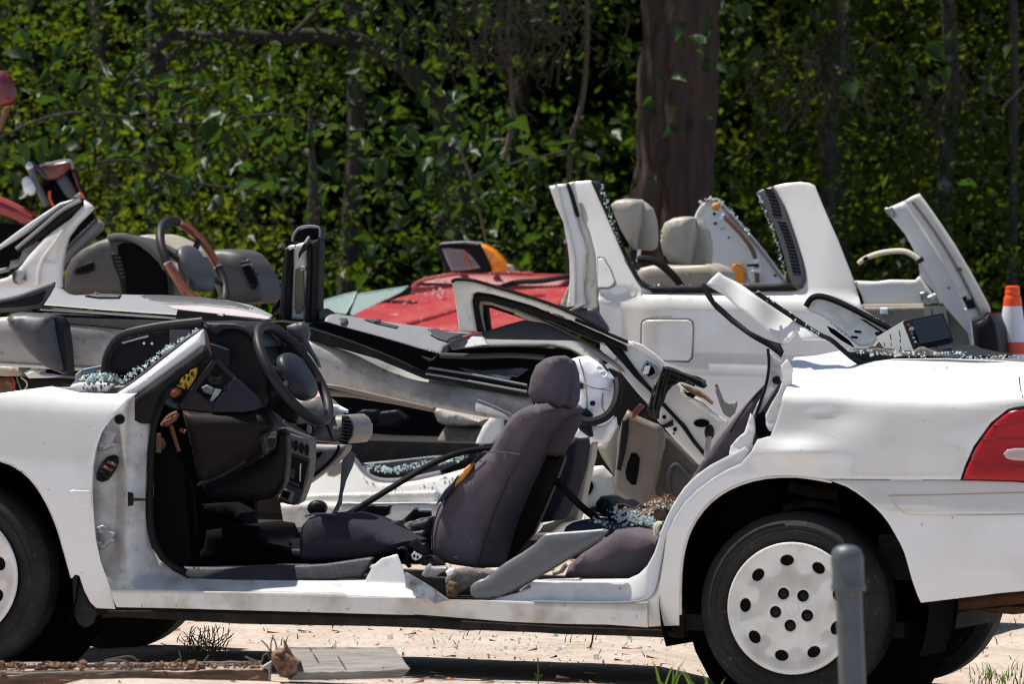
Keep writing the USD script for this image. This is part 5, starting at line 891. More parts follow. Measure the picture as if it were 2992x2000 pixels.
# ------------------------------------------------------------ second sedan, right behind the first
C2 = Frame((-.30, 37.5, float(ground_z(-.3))), 12, 1.6)
def second_sedan():
    fr = C2; t = thing('wrecked_sedan', 'dirty crushed sedan between nearest sedan and van, folded doors, grey door mirror', 'car', fr)
    S = lambda *a, **k: sol(fr, *a, **k)
    P = lambda n, m, mt, lab=None, par=None, **k: part(par or t, n, m, mt, lab, **k)
    L = lambda q, d=0.0: fr.loc(c(q), np.full(len(c(q)), d))
    zb = L('E 500,1020')[0][2]
    fd = lambda s, z: .03 * np.clip((z - zb + .05) / .1, 0, 1) - .03 * np.sin(np.clip((z - zb + .22) / .25, 0, 1) * math.pi)
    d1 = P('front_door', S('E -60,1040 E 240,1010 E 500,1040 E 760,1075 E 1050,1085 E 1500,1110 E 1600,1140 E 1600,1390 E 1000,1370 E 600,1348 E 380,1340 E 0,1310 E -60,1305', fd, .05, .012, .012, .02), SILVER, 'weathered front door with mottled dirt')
    P('door_bottom_trim', S('E -60,1290 E 380,1315 E 620,1325 E 620,1345 E 380,1338 E -60,1310', lambda s, z: fd(s, z) - .012, .02, .006), DIRTYW, par=d1)
    P('door_top_trim', S('E -60,930 E -60,862 E 240,862 E 320,862 E 350,872 E 385,900 E 420,908 E 650,903 E 920,908 E 1100,918 E 1300,938 E 1430,965 E 1490,990 E 1555,1022 E 1545,1048 E 1400,1040 E 1250,1032 E 1000,1022 E 600,995 E 330,972 E 240,965', lambda s, z: .0 + 2.2 * np.clip(z - L('E 600,1000')[0][2], -.03, .1), .03, .010, .008, .016), GREYP, par=d1)
    P('armrest', S('E 788,912 E 840,905 E 930,906 E 1150,918 E 1330,946 E 1450,980 E 1440,992 E 1300,975 E 1150,962 E 1000,960 E 930,958 E 860,948', lambda s, z: -.01 + 2.2 * np.clip(z - L('E 600,1000')[0][2], -.03, .1), .03, .014), GREYD, par=d1)
    P('fabric_insert', S('E 960,968 E 1150,970 E 1350,990 E 1500,1020 E 1545,1035 E 1530,1048 E 1350,1028 E 1100,1005 E 990,985', lambda s, z: -.008 + 2.2 * np.clip(z - L('E 600,1000')[0][2], -.03, .1), .02, .008), mat('pale_fabric', (.40, .36, .37), .9, bump=.4, bscale=300), par=d1)
    P('belt_moulding', [S('E 225,985 E 330,980 E 600,1003 E 1000,1030 E 1300,1045 E 1540,1055 E 1540,1066 E 1300,1058 E 1000,1044 E 600,1018 E 330,995', lambda s, z: fd(s, z) - .012, .02, .006)], BLACKP, par=d1)
    P('belt_moulding', S('E 250,1000 E 600,1022 E 1000,1050 E 1500,1075 E 1560,1085 E 1560,1140 E 1200,1105 E 900,1105 E 760,1112 E 560,1090 E 330,1070 E 300,1010', lambda s, z: fd(s, z) - .006, .02, .006), BLACK, par=d1)
    P('moulding_highlight_rail', tube(fr, 'E 230,992 E 600,1016 E 1000,1042 E 1300,1056', -.006, .003), GREYP, par=d1)
    P('torn_flap', S('E 1015,988 E 1100,998 E 1250,1014 E 1400,1038 E 1535,1050 E 1520,1080 E 1300,1070 E 1100,1056 E 1003,1042', -.04, .012, .004, wr=(.006, 8)), BLACKP, par=d1)
    P('door_lock', [S('E 480,906 E 540,897 E 690,902 E 680,918 E 560,918', lambda s, z: -.02 + 2.2 * np.clip(z - L('E 600,1000')[0][2], -.03, .1), .02, .004), S('E 535,915 E 530,898 E 545,890 E 565,896 E 572,915', .11, .03, .008)], GREYD, par=d1)
    P('window_switch', S('E 1240,1022 E 1250,1010 E 1285,1014 E 1275,1030', -.05, .02, .005), CHROME, par=d1)
    mr = P('door_mirror', S('E 10,1040 E 35,1015 E 80,1006 E 180,1010 E 290,1020 E 300,1100 E 322,1220 E 345,1330 E 378,1368 E 330,1362 E 230,1322 E 140,1242 E 70,1155 E 22,1085', -.24, .16, .06, .08), GREYD, 'dark grey door mirror housing')
    P('mirror_edge', S('E 288,1020 E 330,1040 E 352,1082 E 368,1200 E 382,1370 E 345,1362 E 325,1280 E 308,1150', -.18, .14, .015), BLACKP, par=mr)
    P('mirror_face', S('E 298,1075 E 345,1085 E 362,1210 E 370,1330 E 340,1300 E 318,1200', -.15, .004), SCREEN, par=mr)
    sl = P('mirror_sail', S('E -60,935 E 60,915 E 160,888 E 250,850 E 312,832 E 308,860 E 280,910 E 240,970 E 200,985 E 100,1000 E -60,1010', -.06, .03, .012), GREYD)
    P('sail_insert', S('E -60,965 E 100,935 E 200,905 E 265,880 E 240,940 E 210,962 E 100,975 E -60,985', -.064, .02, .004), BLACKP, par=sl); P('sail_lit_edge', tube(fr, 'E -60,945 E 100,915 E 200,878 E 305,840', -.062, .006), GREYP, par=sl)  # pale tube paints the lit top edge of the sail
    P('underside_debris', [S('E -40,1310 E 60,1315 E 130,1330 E 120,1370 E 40,1375 E -40,1372', .08, .1, .015, wr=(.02, 20)), ], BEIGEP); P('underside_debris', S('E 130,1350 E 190,1320 E 230,1335 E 225,1355 E 340,1372 E 280,1382 E 160,1385', .05, .1, .015, wr=(.02, 20)), WHITEP)
    P('inner_floor', S('E -60,1372 E 90,1375 E 380,1385 E 900,1420 E 900,1500 E -60,1500', .15, .4, .01), UNDER); P('brown_carpet', S('E -60,1378 E 60,1380 E 90,1400 E 70,1460 E -60,1475', .12, .03, .01), ROT)
    for k, q in enumerate(('E 70,1380 E 85,1420 E 80,1450 E 115,1465', 'E 95,1378 E 110,1420 E 125,1455', 'E 120,1380 E 150,1400 E 158,1425 E 140,1450')): P('wire', tube(fr, q, .10, .003), WIREC[k])
    P('cabin_shade_panel', S('E -60,1060 E 900,1120 E 1600,1160 G 1300,1120 G 1900,1180 G 1900,1290 G 1200,1230 G 700,1150 E 1500,1400 E -60,1460', .55, .1), DARK)  # black sheet added to darken the open cabin
    # upright centre pillar
    pl = P('centre_pillar', S('G 322,262 G 360,240 G 420,225 G 418,420 G 408,560 G 400,715 G 310,712 G 315,560 G 322,400', .30, .06, .012), mat('pillar_cream', (.62, .60, .54), .5, col2=(.3, .27, .2), scale=14, lo=.5, hi=.75), 'upright cream centre pillar with black seals')
    P('pillar_slot', S('G 347,398 G 360,394 G 400,394 G 405,600 G 395,655 G 375,680 G 352,678 G 340,640', .296, .012, .004), mat('slot_tan', (.14, .115, .075), .6), par=pl); P('slot_stop', S('G 372,380 G 410,378 G 412,408 G 375,412', .288, .02, .004), BEIGE, par=pl)
    P('pillar_seal', [S('G 278,275 G 300,255 G 326,262 G 326,400 G 318,560 G 312,715 G 245,718 G 240,690 G 252,480 G 265,330', .27, .10, .02)], BLACK, par=pl); P('seal_ridge', tube(fr, 'G 300,270 G 290,420 G 280,560 G 275,715', .265, .006), BLACKP, par=pl)
    P('pillar_seal', S('G 412,262 G 440,225 G 480,210 G 495,215 G 494,350 G 488,500 G 484,748 G 405,742 G 408,560 G 416,420', .26, .12, .02), BLACK, par=pl); P('seal_ridge', [tube(fr, f'G {x},260 G {x - 2},450 G {x - 10},600 G {x - 14},735', .255, .005) for x in (440, 465)], BLACKP, par=pl)
    P('pillar_cap', S('G 326,235 G 330,190 G 345,160 G 370,138 G 420,126 G 490,130 G 504,150 G 502,205 G 496,235 G 440,215 G 400,232 G 360,228', .33, .10, .02), BLACKP, par=pl)
    P('cap_liner', S('G 345,225 G 350,185 G 375,155 G 430,142 G 485,148 G 482,205 G 440,205 G 380,235', .32, .02, .004), DARK, par=pl); P('cap_rim', tube(fr, 'G 328,225 G 333,190 G 350,158 G 375,138 G 420,127 G 490,132 G 500,150 G 498,200', .325, .004), GREYP, par=pl)
    P('cut_metal_edge', [S('G 282,275 G 300,255 G 345,245 G 350,262 G 300,285', .262, .02, .004, wr=(.01, 40)), S('G 395,235 G 425,190 G 438,200 G 415,240', .29, .02, .003)], CHROME, par=pl); P('torn_rag', S('G 365,300 G 395,240 G 440,225 G 420,270 G 385,300 G 365,335', .25, .02, .004, wr=(.01, 30)), BLACK, par=pl)
    P('pillar_base', [S('G 190,690 G 240,640 G 250,580 G 210,610 G 195,650', .3, .1, .02), ], BLACKP); P('pillar_base', S('G 485,660 G 520,645 G 560,670 G 572,690 G 545,715 G 490,725', .25, .1, .03), GREYD)
    P('pillar_base', S('G 180,720 G 260,715 G 480,742 G 540,735 G 560,790 G 430,800 G 300,760 G 170,760', .22, .15, .02), BLACK)
    # rear door
    zr = L('G 900,800')[0][2]
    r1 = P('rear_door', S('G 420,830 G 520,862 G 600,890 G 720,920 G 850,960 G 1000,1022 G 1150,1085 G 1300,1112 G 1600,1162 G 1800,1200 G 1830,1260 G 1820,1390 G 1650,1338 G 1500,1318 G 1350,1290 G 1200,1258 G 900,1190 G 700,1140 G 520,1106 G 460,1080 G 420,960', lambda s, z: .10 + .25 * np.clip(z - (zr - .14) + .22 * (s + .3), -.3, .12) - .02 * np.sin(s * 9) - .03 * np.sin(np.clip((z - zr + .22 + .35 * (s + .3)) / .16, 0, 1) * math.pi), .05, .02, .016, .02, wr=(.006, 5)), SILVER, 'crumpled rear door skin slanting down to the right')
    P('door_bottom_rib', [S('G 515,1108 G 640,1128 G 900,1190 G 1205,1262 G 1200,1275 G 900,1215 G 640,1160 G 530,1135', .18, .05, .006), S('G 530,1150 G 700,1165 G 1000,1225 G 1210,1270 G 1200,1290 G 950,1240 G 700,1200 G 545,1190', .25, .05, .006)], TAUPE, par=r1)
    P('door_moulding', S('G 430,760 G 560,800 G 700,848 G 850,905 G 1000,968 G 1160,1048 G 1300,1072 G 1600,1130 G 1800,1168 G 1800,1200 G 1600,1160 G 1300,1110 G 1150,1083 G 1000,1020 G 850,958 G 600,888 G 420,828', .075, .03, .006), BLACK, par=r1); P('moulding_highlight_rail', tube(fr, 'G 1160,1050 G 1300,1072 G 1600,1128 G 1790,1162', .07, .004), GREYP, par=r1)
    P('upper_rail', [S('G 1150,1035 G 1180,1012 G 1300,1030 G 1500,1062 G 1790,1120 G 1790,1150 G 1500,1098 G 1300,1062', .10, .03, .006)], BLACKP, par=r1); P('rail_edge', tube(fr, 'G 1180,1014 G 1300,1032 G 1500,1064 G 1790,1122', .095, .0045), GREYP, par=r1)
    P('door_shade_panel', S('G 430,740 G 560,730 G 700,770 G 1000,860 G 1260,930 G 1320,900 G 1600,880 G 2050,900 G 2150,950 G 1900,1150 G 1800,1170 G 1300,1080 G 1150,1060 G 850,920', .22, .05), DARK)  # flat black sheet put in to darken the gap in the door
    P('cavity_debris', [S('G 1350,1010 G 1500,1030 G 1750,1010 G 1800,1020 G 1730,1070 G 1500,1075', .16, .03, .01, wr=(.02, 20)), S('G 1130,940 G 1200,960 G 1230,930 G 1210,965 G 1180,975', .15, .01, .002)], mat('blue_black_plastic', (.03, .036, .048), .4))
    P('cavity_rail', tube(fr, 'G 1250,935 G 1450,945 G 1700,935 G 1900,950', .17, .010), GREYD); P('metal_scrap', S('G 1530,1060 G 1600,1055 G 1690,1072 G 1680,1090 G 1600,1082', .12, .02, .004, wr=(.01, 30)), RAW)
    fsl = lambda s, z: .04 + 1.6 * np.clip(z - zr + .28 * (s + .1), -.08, .16)
    P('rear_door_top_trim', S('G 525,725 G 535,700 G 560,682 G 600,678 G 720,698 G 850,720 G 1000,740 G 1150,760 G 1290,788 G 1400,792 G 1480,796 G 1380,815 G 1300,842 G 1310,862 G 1270,885 G 1250,930 G 1120,895 G 1000,858 G 850,815 G 700,775', fsl, .025, .010, .008, .014, wr=(.004, 8)), GREYP, 'folded grey door trim with lock knob', par=r1)
    P('trim_recess', S('G 1168,772 G 1220,770 G 1295,792 G 1400,800 G 1330,825 G 1290,850 G 1230,830 G 1185,805', lambda s, z: fsl(s, z) - .012, .02, .006), GREYD, par=r1)
    P('door_lock', [S('G 615,710 G 625,703 G 665,706 G 670,720 G 650,742 G 625,735', lambda s, z: fsl(s, z) - .02, .02, .006), S('G 770,708 G 830,712 G 990,755 G 975,768 G 860,742 G 800,722', lambda s, z: fsl(s, z) - .008, .01, .004), S('G 835,725 G 845,708 G 868,712 G 875,730', lambda s, z: fsl(s, z) - .018, .03, .006)], GREYD, par=r1)
    P('folded_trim_panel', S('G 1288,852 G 1330,838 G 1400,820 G 1500,795 G 1650,750 G 1750,722 G 1835,703 G 1900,735 G 2000,785 G 2120,850 G 2250,960 G 2300,1040 G 2200,985 G 2060,905 G 1950,880 G 1750,882 G 1550,885 G 1400,895 G 1322,905 G 1310,880', lambda s, z: .12 + 1.0 * np.clip(z - L('G 1600,880')[0][2], -.05, .1), .03, .012, .010, .016), GREYD, 'dark grey folded trim panel under the door window frame')
    P('trim_lit_corner', S('G 1292,852 G 1400,822 G 1505,796 G 1555,872 G 1400,890 G 1322,902', lambda s, z: .112 + 1.0 * np.clip(z - L('G 1600,880')[0][2], -.05, .1), .01, .004), GREYP); P('trim_fabric_edge', S('G 1650,748 G 1750,722 G 1830,703 G 1820,725 G 1740,745 G 1660,762', .26, .02, .006), TAUPE)  # paler grey corner paints sunlight onto the dark trim
    P('far_door_trim', S('G 2000,690 G 2060,650 G 2140,618 G 2155,630 G 2110,640 G 2210,640 G 2290,760 G 2300,800 G 2200,735 G 2060,690', .75, .05, .015), GREYD); P('far_trim_fabric', S('G 2010,672 G 2060,648 G 2140,616 G 2155,630 G 2090,655 G 2040,680', .745, .02, .006), TAUPE)
    # window frame of the rear door
    fw = P('window_frame', S('G 1318,480 G 1330,462 G 1355,456 G 1400,460 G 1450,466 G 1560,500 G 1680,535 G 1800,570 G 1900,603 G 2000,640 G 2100,688 G 2200,738 G 2346,822 H 150,810 H 300,870 H 500,955 H 655,1022 H 640,1036 H 500,972 H 300,890 H 150,830 H 0,758 G 2346,850 G 2200,780 G 2000,690 G 1800,620 G 1560,552 G 1480,540 G 1450,552 G 1440,600 G 1455,700 G 1472,792 G 1366,792 G 1352,680 G 1335,560', .16, .05, .012, .01, .012), mat('frame_cream', (.60, .58, .52), .45, col2=(.42, .40, .34), scale=8, extra=((.15, .12, .08), 30, .66, .78)), 'cream frame of the bent rear door window')
    P('frame_edge', tube(fr, 'G 1322,480 G 1340,460 G 1450,465 G 1560,498 G 1800,568 G 2000,637 G 2200,736 G 2346,820 H 300,868 H 500,952 H 655,1020', .158, .006), BLACK, par=fw)
    P('frame_seal', S('G 1440,600 G 1448,562 G 1475,544 G 1560,555 G 1800,622 G 2000,692 G 2200,782 G 2346,852 H 150,832 H 300,892 H 500,974 H 640,1040 H 645,1075 H 600,1055 H 450,1005 H 300,940 H 150,872 H 0,800 G 2346,905 G 2200,835 G 2000,745 G 1800,672 G 1600,612 G 1520,592 G 1490,595 G 1480,640 G 1515,790 G 1472,792', .19, .05, .010), BLACK, par=fw)
    P('inner_rail', S('G 1480,610 G 1490,590 G 1540,592 G 1600,612 G 1800,672 G 2000,745 G 2200,835 G 2346,905 H 150,880 H 150,900 H 0,830 G 2346,935 G 2200,862 G 2000,775 G 1800,705 G 1650,650 G 1560,622 G 1510,618 G 1512,700 G 1530,785 G 1512,788 G 1495,700', .22, .04, .008), BEIGE, par=fw)
    P('inner_seal', S('G 1512,622 G 1560,624 G 1800,707 G 2000,777 G 2200,864 G 2346,938 H 300,960 H 450,1040 H 600,1150 H 590,1160 H 450,1075 H 300,990 H 150,920 H 0,850 G 2250,910 G 2000,800 G 1840,735 G 1560,640 G 1545,640 G 1562,780 G 1530,787', .24, .04, .006), BLACK, par=fw)
    P('lower_rail', S('H 0,820 H 150,885 H 300,960 H 450,1050 H 600,1150 H 640,1190 H 610,1190 H 560,1150 H 430,1075 H 300,1000 H 150,930 H 0,862', .21, .04, .010), BEIGE, par=fw)
    P('quarter_shade_panel', S('G 2060,830 G 2200,890 H 300,1000 H 450,1085 H 600,1180 H 560,1200 H 540,1170 H 545,1130 H 480,1170 H 400,1120 H 250,1050', .30, .05), BLACK)  # black backing sheet added as shade behind the window frame
    # rear pillar beam
    fq = lambda s, z: .22 + 0 * s
    bm = P('rear_pillar_beam', S('L 235,150 L 260,120 L 300,60 L 340,-10 L 380,0 L 450,35 L 560,105 L 640,175 L 720,300 L 800,370 L 900,450 L 1000,540 L 1110,612 L 1060,690 L 1000,770 L 950,880 L 890,945 L 840,890 L 700,745 L 620,650 L 560,585 L 510,485 L 420,390 L 330,280', fq, .06, .016, .012, .02, wr=(.006, 6)), VANW, 'slanting white beam of the rear pillar with holes')
    P('beam_seal', S('L 150,-10 L 250,-10 L 350,125 L 430,235 L 520,345 L 610,450 L 700,545 L 790,640 L 850,735 L 900,800 L 945,850 L 930,880 L 840,770 L 760,655 L 690,575 L 600,480 L 500,365 L 400,270 L 310,165 L 230,80', .205, .03, .010), BLACK, par=bm)
    P('torn_flange', [S('L 735,330 L 790,370 L 850,430 L 920,460 L 1000,530 L 1110,605 L 1100,625 L 1000,570 L 900,510 L 820,455 L 760,400', .17, .02, .005, wr=(.02, 20)), S('L 380,-10 L 460,20 L 560,90 L 640,165 L 620,180 L 520,110 L 400,30', .19, .02, .006)], WHITE, par=bm)
    P('torn_opening', S('L 780,385 L 830,385 L 870,410 L 850,430 L 800,410', .16, .01, .003), DARK, par=bm)
    P('rag', S('L 612,190 L 650,185 L 700,200 L 760,225 L 810,245 L 880,262 L 940,295 L 955,335 L 935,355 L 880,340 L 800,300 L 740,310 L 690,335 L 650,380 L 620,450 L 595,510 L 585,590 L 560,592 L 515,575 L 502,540 L 512,460 L 540,400 L 560,330 L 585,260',   .12, .02, .008, res=.008, wr=(.05, 30)), mat('black_rag', (.010, .009, .008), .95, col2=(.03, .025, .02), scale=12, bump=.5, bscale=40), 'torn black cloth hanging over the beam')
    for q, r in (('L 625,200 L 600,270 L 580,350 L 560,430 L 545,520 L 560,585', .011), ('L 660,195 L 630,280 L 610,360 L 590,440 L 570,520', .009), ('L 700,205 L 660,260 L 640,330 L 625,400', .009), ('L 620,195 L 700,215 L 800,255 L 900,290 L 945,330', .010), ('L 640,220 L 720,250 L 820,290 L 900,335', .010), ('L 650,260 L 700,290 L 780,300 L 860,335', .008), ('L 560,330 L 530,420 L 520,500', .008)):
        P('rag_fold', tube(fr, q, .112, r * .9, flat=.5), MATS['black_rag'], par=bm)
    P('burnt_edge', S('L 745,320 L 800,335 L 880,365 L 960,420 L 1000,460 L 990,480 L 920,430 L 860,410 L 800,375', .15, .03, .008, wr=(.015, 20)), ROT, par=bm)
    P('beam_slot', S(ell('L 912,620', 60, 32), .212, .01, .003), DARK, par=bm)
    for q, r in (('L 628,574', 14), ('L 710,668', 14), ('L 700,700', 6)): P('beam_hole', S(ell(q, r, r + 2), .212, .008, .002), DARK, par=bm)
    P('beam_bracket', S('L 570,615 L 620,635 L 690,595 L 692,640 L 650,655 L 620,660', .20, .02, .004), BLACKP, par=bm)
    P('cable_plug', S(ell('L 965,690', 36, 60), .15, .05, .02), BLACKP, par=bm); P('cable', tube(fr, 'L 975,720 L 960,800 L 950,880', .16, .010), GREYP, par=bm)
    P('spring_mount', S('L 445,210 L 490,140 L 560,180 L 590,240 L 530,285 L 470,260', .19, .03, .006), RAW, par=bm); P('mount_hole', S('L 462,215 L 495,160 L 545,195 L 560,240 L 510,265', .185, .01, .003), DARK, par=bm)
    P('coil', [tube(fr, f'L {470 + 3 * k},{240 - 11 * k} L {510 + 3 * k},{232 - 11 * k}', .17, .005) for k in range(5)], CHROME, par=bm)
    P('bent_blade', S('L 1012,318 L 1030,318 L 1055,380 L 1078,445 L 1120,468 L 1180,455 L 1182,490 L 1165,545 L 1125,580 L 1080,550 L 1055,490 L 1040,440 L 1020,380', .30, .02, .006, wr=(.02, 16)), TAUPE)
    # belt reel wrapped in crumpled plastic
    rl = P('belt_reel_cover', S('C 722,236 C 760,224 C 795,222 C 830,240 C 862,262 C 890,300 C 915,332 C 918,380 C 912,430 C 895,480 C 868,505 C 830,518 C 790,508 C 758,490 C 742,440 C 750,380 C 745,300', .02, .14, .04, .04, wr=(.018, 16)), WHITEP, 'crumpled white wrapped reel behind the mauve headrest')
    P('cover_crease', [tube(fr, q, .02, .0025) for q in ('C 770,230 C 800,330 C 810,420 C 800,490', 'C 760,330 C 830,370 C 915,375', 'C 880,390 C 875,450 C 890,480')], GREYP, par=rl); P('reel_plug', disc(fr, c('C 832,438')[0], -.005, .010), BLACKP, par=rl)
    P('reel_clip', S('C 752,345 C 782,345 C 785,372 C 755,375', -.01, .03, .004), BLACKP, par=rl)
    P('reel_strap', tube(fr, 'C 765,500 C 800,525 C 860,518 C 910,490 C 940,440 C 952,380 C 945,330', [-.03, -.04, -.04, -.03, -.01, .02, .05], .016), BLACK, par=rl); P('reel_bracket', S('C 765,470 C 800,460 C 830,490 C 820,520 C 832,590 C 815,595 C 770,560 C 755,520', -.02, .04, .012), BLACKP, par=rl)
    P('reel_base', S('C 745,590 C 760,545 C 820,545 C 880,540 C 932,500 C 935,545 C 905,605 C 880,628 C 820,615', .04, .06, .012, wr=(.012, 16)), WHITEP, par=rl)
    # hanging interior trim, rear cabin
    tp = P('hanging_door_trim', S('L 235,1110 L 240,1040 L 250,960 L 260,860 L 262,740 L 300,600 L 340,520 L 400,560 L 470,590 L 540,620 L 600,640 L 622,690 L 620,800 L 590,920 L 560,1040 L 535,1150 L 515,1225 L 490,1262 L 420,1250 L 340,1215 L 260,1175',   .50, .06, .02), mat('shaded_door_trim', (.15, .12, .098), .5, col2=(.11, .09, .075), scale=5, bump=.1, bscale=200), 'brown beige door trim, coloured darker for shade, hanging inside with a dark pull pocket')  # beige trim with shade put into its colour
    P('pull_pocket', S('L 330,1000 L 345,930 L 375,850 L 410,850 L 438,890 L 430,980 L 410,1090 L 380,1095 L 340,1050', .49, .02, .006), DARK, par=tp); P('trim_slot', S('L 305,600 L 352,580 L 350,700 L 325,850 L 290,985 L 262,975 L 285,800', .485, .02, .008), BLACKP, par=tp)
    P('red_reflector', S('L 385,530 L 440,470 L 475,490 L 400,580 L 380,585', .48, .02, .004), MAROON, par=tp)
    P('cream_armrest', S('L 98,790 L 150,760 L 240,640 L 265,640 L 258,860 L 240,1040 L 195,960 L 140,880', .62, .08, .03), BEIGE); 
    P('rear_quarter_trim', S('L 620,690 L 700,760 L 840,900 L 885,945 L 840,1030 L 740,1160 L 690,1230 L 520,1240 L 545,1120 L 590,940', .62, .06, .01), mat('shaded_quarter_trim', (.07, .06, .05), .6)); P('speaker_ring', tube(fr, 'L 680,1200 L 660,1120 L 660,1030 L 680,960 L 720,930 L 770,980 L 820,1040', .60, .008), GREYD)  # quarter trim colour is darkened to stand for shade
    P('pale_wheel_house', S('L 10,1000 L 60,950 L 150,945 L 240,1040 L 235,1110 L 260,1180 L 200,1240 L 80,1260 L 0,1290 L 0,1200', .75, .06, .03), VANW); P('wheel_house_hole', S('L 0,1120 L 30,1070 L 75,1068 L 85,1110 L 60,1160 L 0,1200', .73, .02, .006), DARK)
    P('rear_cabin_shade_panel', S('L 200,200 L 320,250 L 620,640 L 890,950 L 700,1240 L 300,1300 L 0,1300 L 0,800 L 250,620', .9, .05), UNDER)  # dark backing added so the rear cabin looks unlit
    P('sill', S('B 180,740 B 280,735 B 500,745 B 900,742 B 1200,745 L 300,1400 L 300,1520 B 1000,860 B 200,850', .25, .3, .02), DIRTYW)
    P('cabin_floor', boxm((3.3, 1.2, .06), (.2, 1.1, .26)), UNDER)
    for s0 in (-1.75, 1.45):
        w = P('wheel', tyre_mesh((s0, .05, .298)), TYRE); part(w, 'wheel_disc', lathe_d([(.0005, .02), (.19, .02), (.2, .1), (.0005, .1)], (s0, .05, .298), 30), HUBC)
second_sedan()

# ------------------------------------------------------------ white van
CV = Frame((1.0, 40.8, float(ground_z(1.0))), 14.5, 1.2)
def white_van():
    fr = CV; t = thing('wrecked_van', 'big white van with roof cut off, beige headrests and wood trimmed steering wheel', 'van', fr)
    S = lambda *a, **k: sol(fr, *a, **k)
    P = lambda n, m, mt, lab=None, par=None, **k: part(par or t, n, m, mt, lab, **k)
    L = lambda q, d=0.0: fr.loc(c(q), np.broadcast_to(d, (len(c(q)),)))
    zb = L('H 1000,765')[0][2]; zc = L('H 1000,1140')[0][2]
    gx = L('H 600,900')[0]
    def fb(s, z):
        up = np.clip(z - zb, 0, 1)
        return -.030 * np.clip((zb + .015 - z) / .03, 0, 1) + .28 * up + .02 * np.clip((zc - z) / .02, 0, 1) * 0 - .012 * np.clip((zc + .01 - z) / .02, 0, 1) + .035 * np.exp(-((s - gx[0]) / .10) ** 2) * (z < zb + .02)
    rr = lambda s: .35 * np.clip(s - L('I 600,500')[0][0], 0, .4) ** 1.3
    bd = P('body_side', S('H 345,100 H 440,92 H 450,95 H 500,225 H 560,365 H 620,505 H 680,625 H 725,692 H 800,737 H 1000,738 H 1300,732 H 1600,727 I 440,724 I 480,708 I 497,660 I 490,600 I 440,420 I 380,250 I 310,125 I 390,108 I 470,101 I 520,108 I 548,122 I 600,250 I 680,430 I 770,660 I 800,760 I 835,850 I 855,1000 I 870,1200 I 880,1500 H 1500,2000 H 480,2000 H 478,1500 H 482,1300 H 500,950 H 492,820 H 480,700 H 470,520 H 440,400 H 385,280', lambda s, z: fb(s, z) + rr(s), .012, .014, .010, .03), VANW)
    fdr = P('fuel_door', S('H 735,925 H 740,905 H 762,893 H 880,892 H 1000,893 H 1020,905 H 1027,930 H 1024,1020 H 1018,1105 H 1000,1130 H 880,1126 H 752,1116 H 733,1100', lambda s, z: fb(s, z) - .006, .008, .006), VANW); P('fuel_door_gap', S('H 728,920 H 736,898 H 762,885 H 1000,885 H 1030,900 H 1034,940 H 1028,1110 H 1004,1138 H 750,1125 H 726,1105', lambda s, z: fb(s, z) - .002, .004), mat('gap_grime', (.10, .075, .055), .9), par=fdr)
    P('body_scuff', S('H 735,893 H 800,870 H 900,866 H 910,880 H 800,890', lambda s, z: fb(s, z) - .0015, .002), mat('brown_scuff', (.42, .38, .33), .7), par=fdr)
    hp = P('handle_pocket', S('H 478,535 H 490,528 H 520,533 H 560,600 H 587,672 H 578,700 H 545,716 H 484,716', lambda s, z: fb(s, z) - .003, .004), GREYP); P('pocket_face', S('H 484,542 H 515,540 H 553,606 H 578,670 H 570,692 H 543,706 H 486,706', lambda s, z: fb(s, z) - .006, .004, .003), VANW, par=hp)
    P('side_window_seal', S('H 440,95 H 470,93 H 502,105 H 545,245 H 590,375 H 650,525 H 690,600 H 725,660 H 782,698 H 900,695 H 1070,693 H 1380,688 H 1500,686 H 1545,680 H 1560,660 H 1590,690 H 1625,722 H 1300,733 H 1060,738 H 800,738 H 725,693 H 680,626 H 620,506 H 560,366 H 500,226', lambda s, z: fb(s, z) - .010, .025, .010), BLACK)
    P('glass_crumbs', [crumbs(fr, 'H 800,705 H 1070,705 H 1400,700 H 1560,700', .03, 260, .010, (.01, .008, .009), 31), crumbs(fr, 'H 500,130 H 545,260 H 600,420 H 650,540 H 720,660', .05, 110, .010, (.006, .01, .01), 32), crumbs(fr, 'I 225,175 I 290,330 I 340,470 I 365,560 I 385,660', .06, 130, .010, (.006, .01, .01), 33)], GLASS, kind='stuff')
    vt = P('pillar_vent_trim', S('I 210,162 I 240,145 I 305,125 I 330,160 I 380,250 I 440,420 I 475,530 I 492,610 I 495,665 I 475,705 I 440,716 I 425,705 I 400,650 I 375,540 I 340,430 I 300,330 I 250,230', lambda s, z: fb(s, z) - .012 + rr(s), .02, .010), GREYD, 'dark grey slotted vent trim')
    fv = lambda s, z: fb(s, z) - .016 + rr(s)
    for (x0, y0, x1, y1, n, w) in ((282, 140, 330, 285, 8, 52), (360, 330, 442, 612, 15, 50)):
        for k in range(n):
            u = k / (n - 1); x, y = x0 + (x1 - x0) * u + 10 * math.sin(u * 3), y0 + (y1 - y0) * u; P('vent_slot', S(f'I {x - w / 2},{y - 3} I {x + w / 2},{y + 3} I {x + w / 2 - 1},{y + 12} I {x - w / 2 + 2},{y + 5}', fv, .012, .002), DARK, par=vt)
    P('door_pillar_skin', S('H 200,126 H 250,115 H 300,110 H 325,180 H 350,280 H 375,360 H 400,440 H 415,500 H 402,620 H 400,720 H 420,830 H 330,816 H 298,820 H 312,740 H 320,650 H 318,550 H 305,450 H 280,330 H 240,240', .06, .03, .014, .012, wr=(.008, 7)), VANW); 
    P('door_pillar_skin', S('H 300,110 H 345,98 H 385,280 H 440,400 H 470,520 H 478,700 H 480,820 H 420,830 H 402,720 H 408,600 H 415,490 H 385,370 H 350,260', .085, .02, .008, wr=(.008, 9)), mat('pillar_inner_cream', (.64, .61, .53), .45, col2=(.5, .46, .38), scale=8, extra=((.2, .16, .1), 26, .66, .78)))
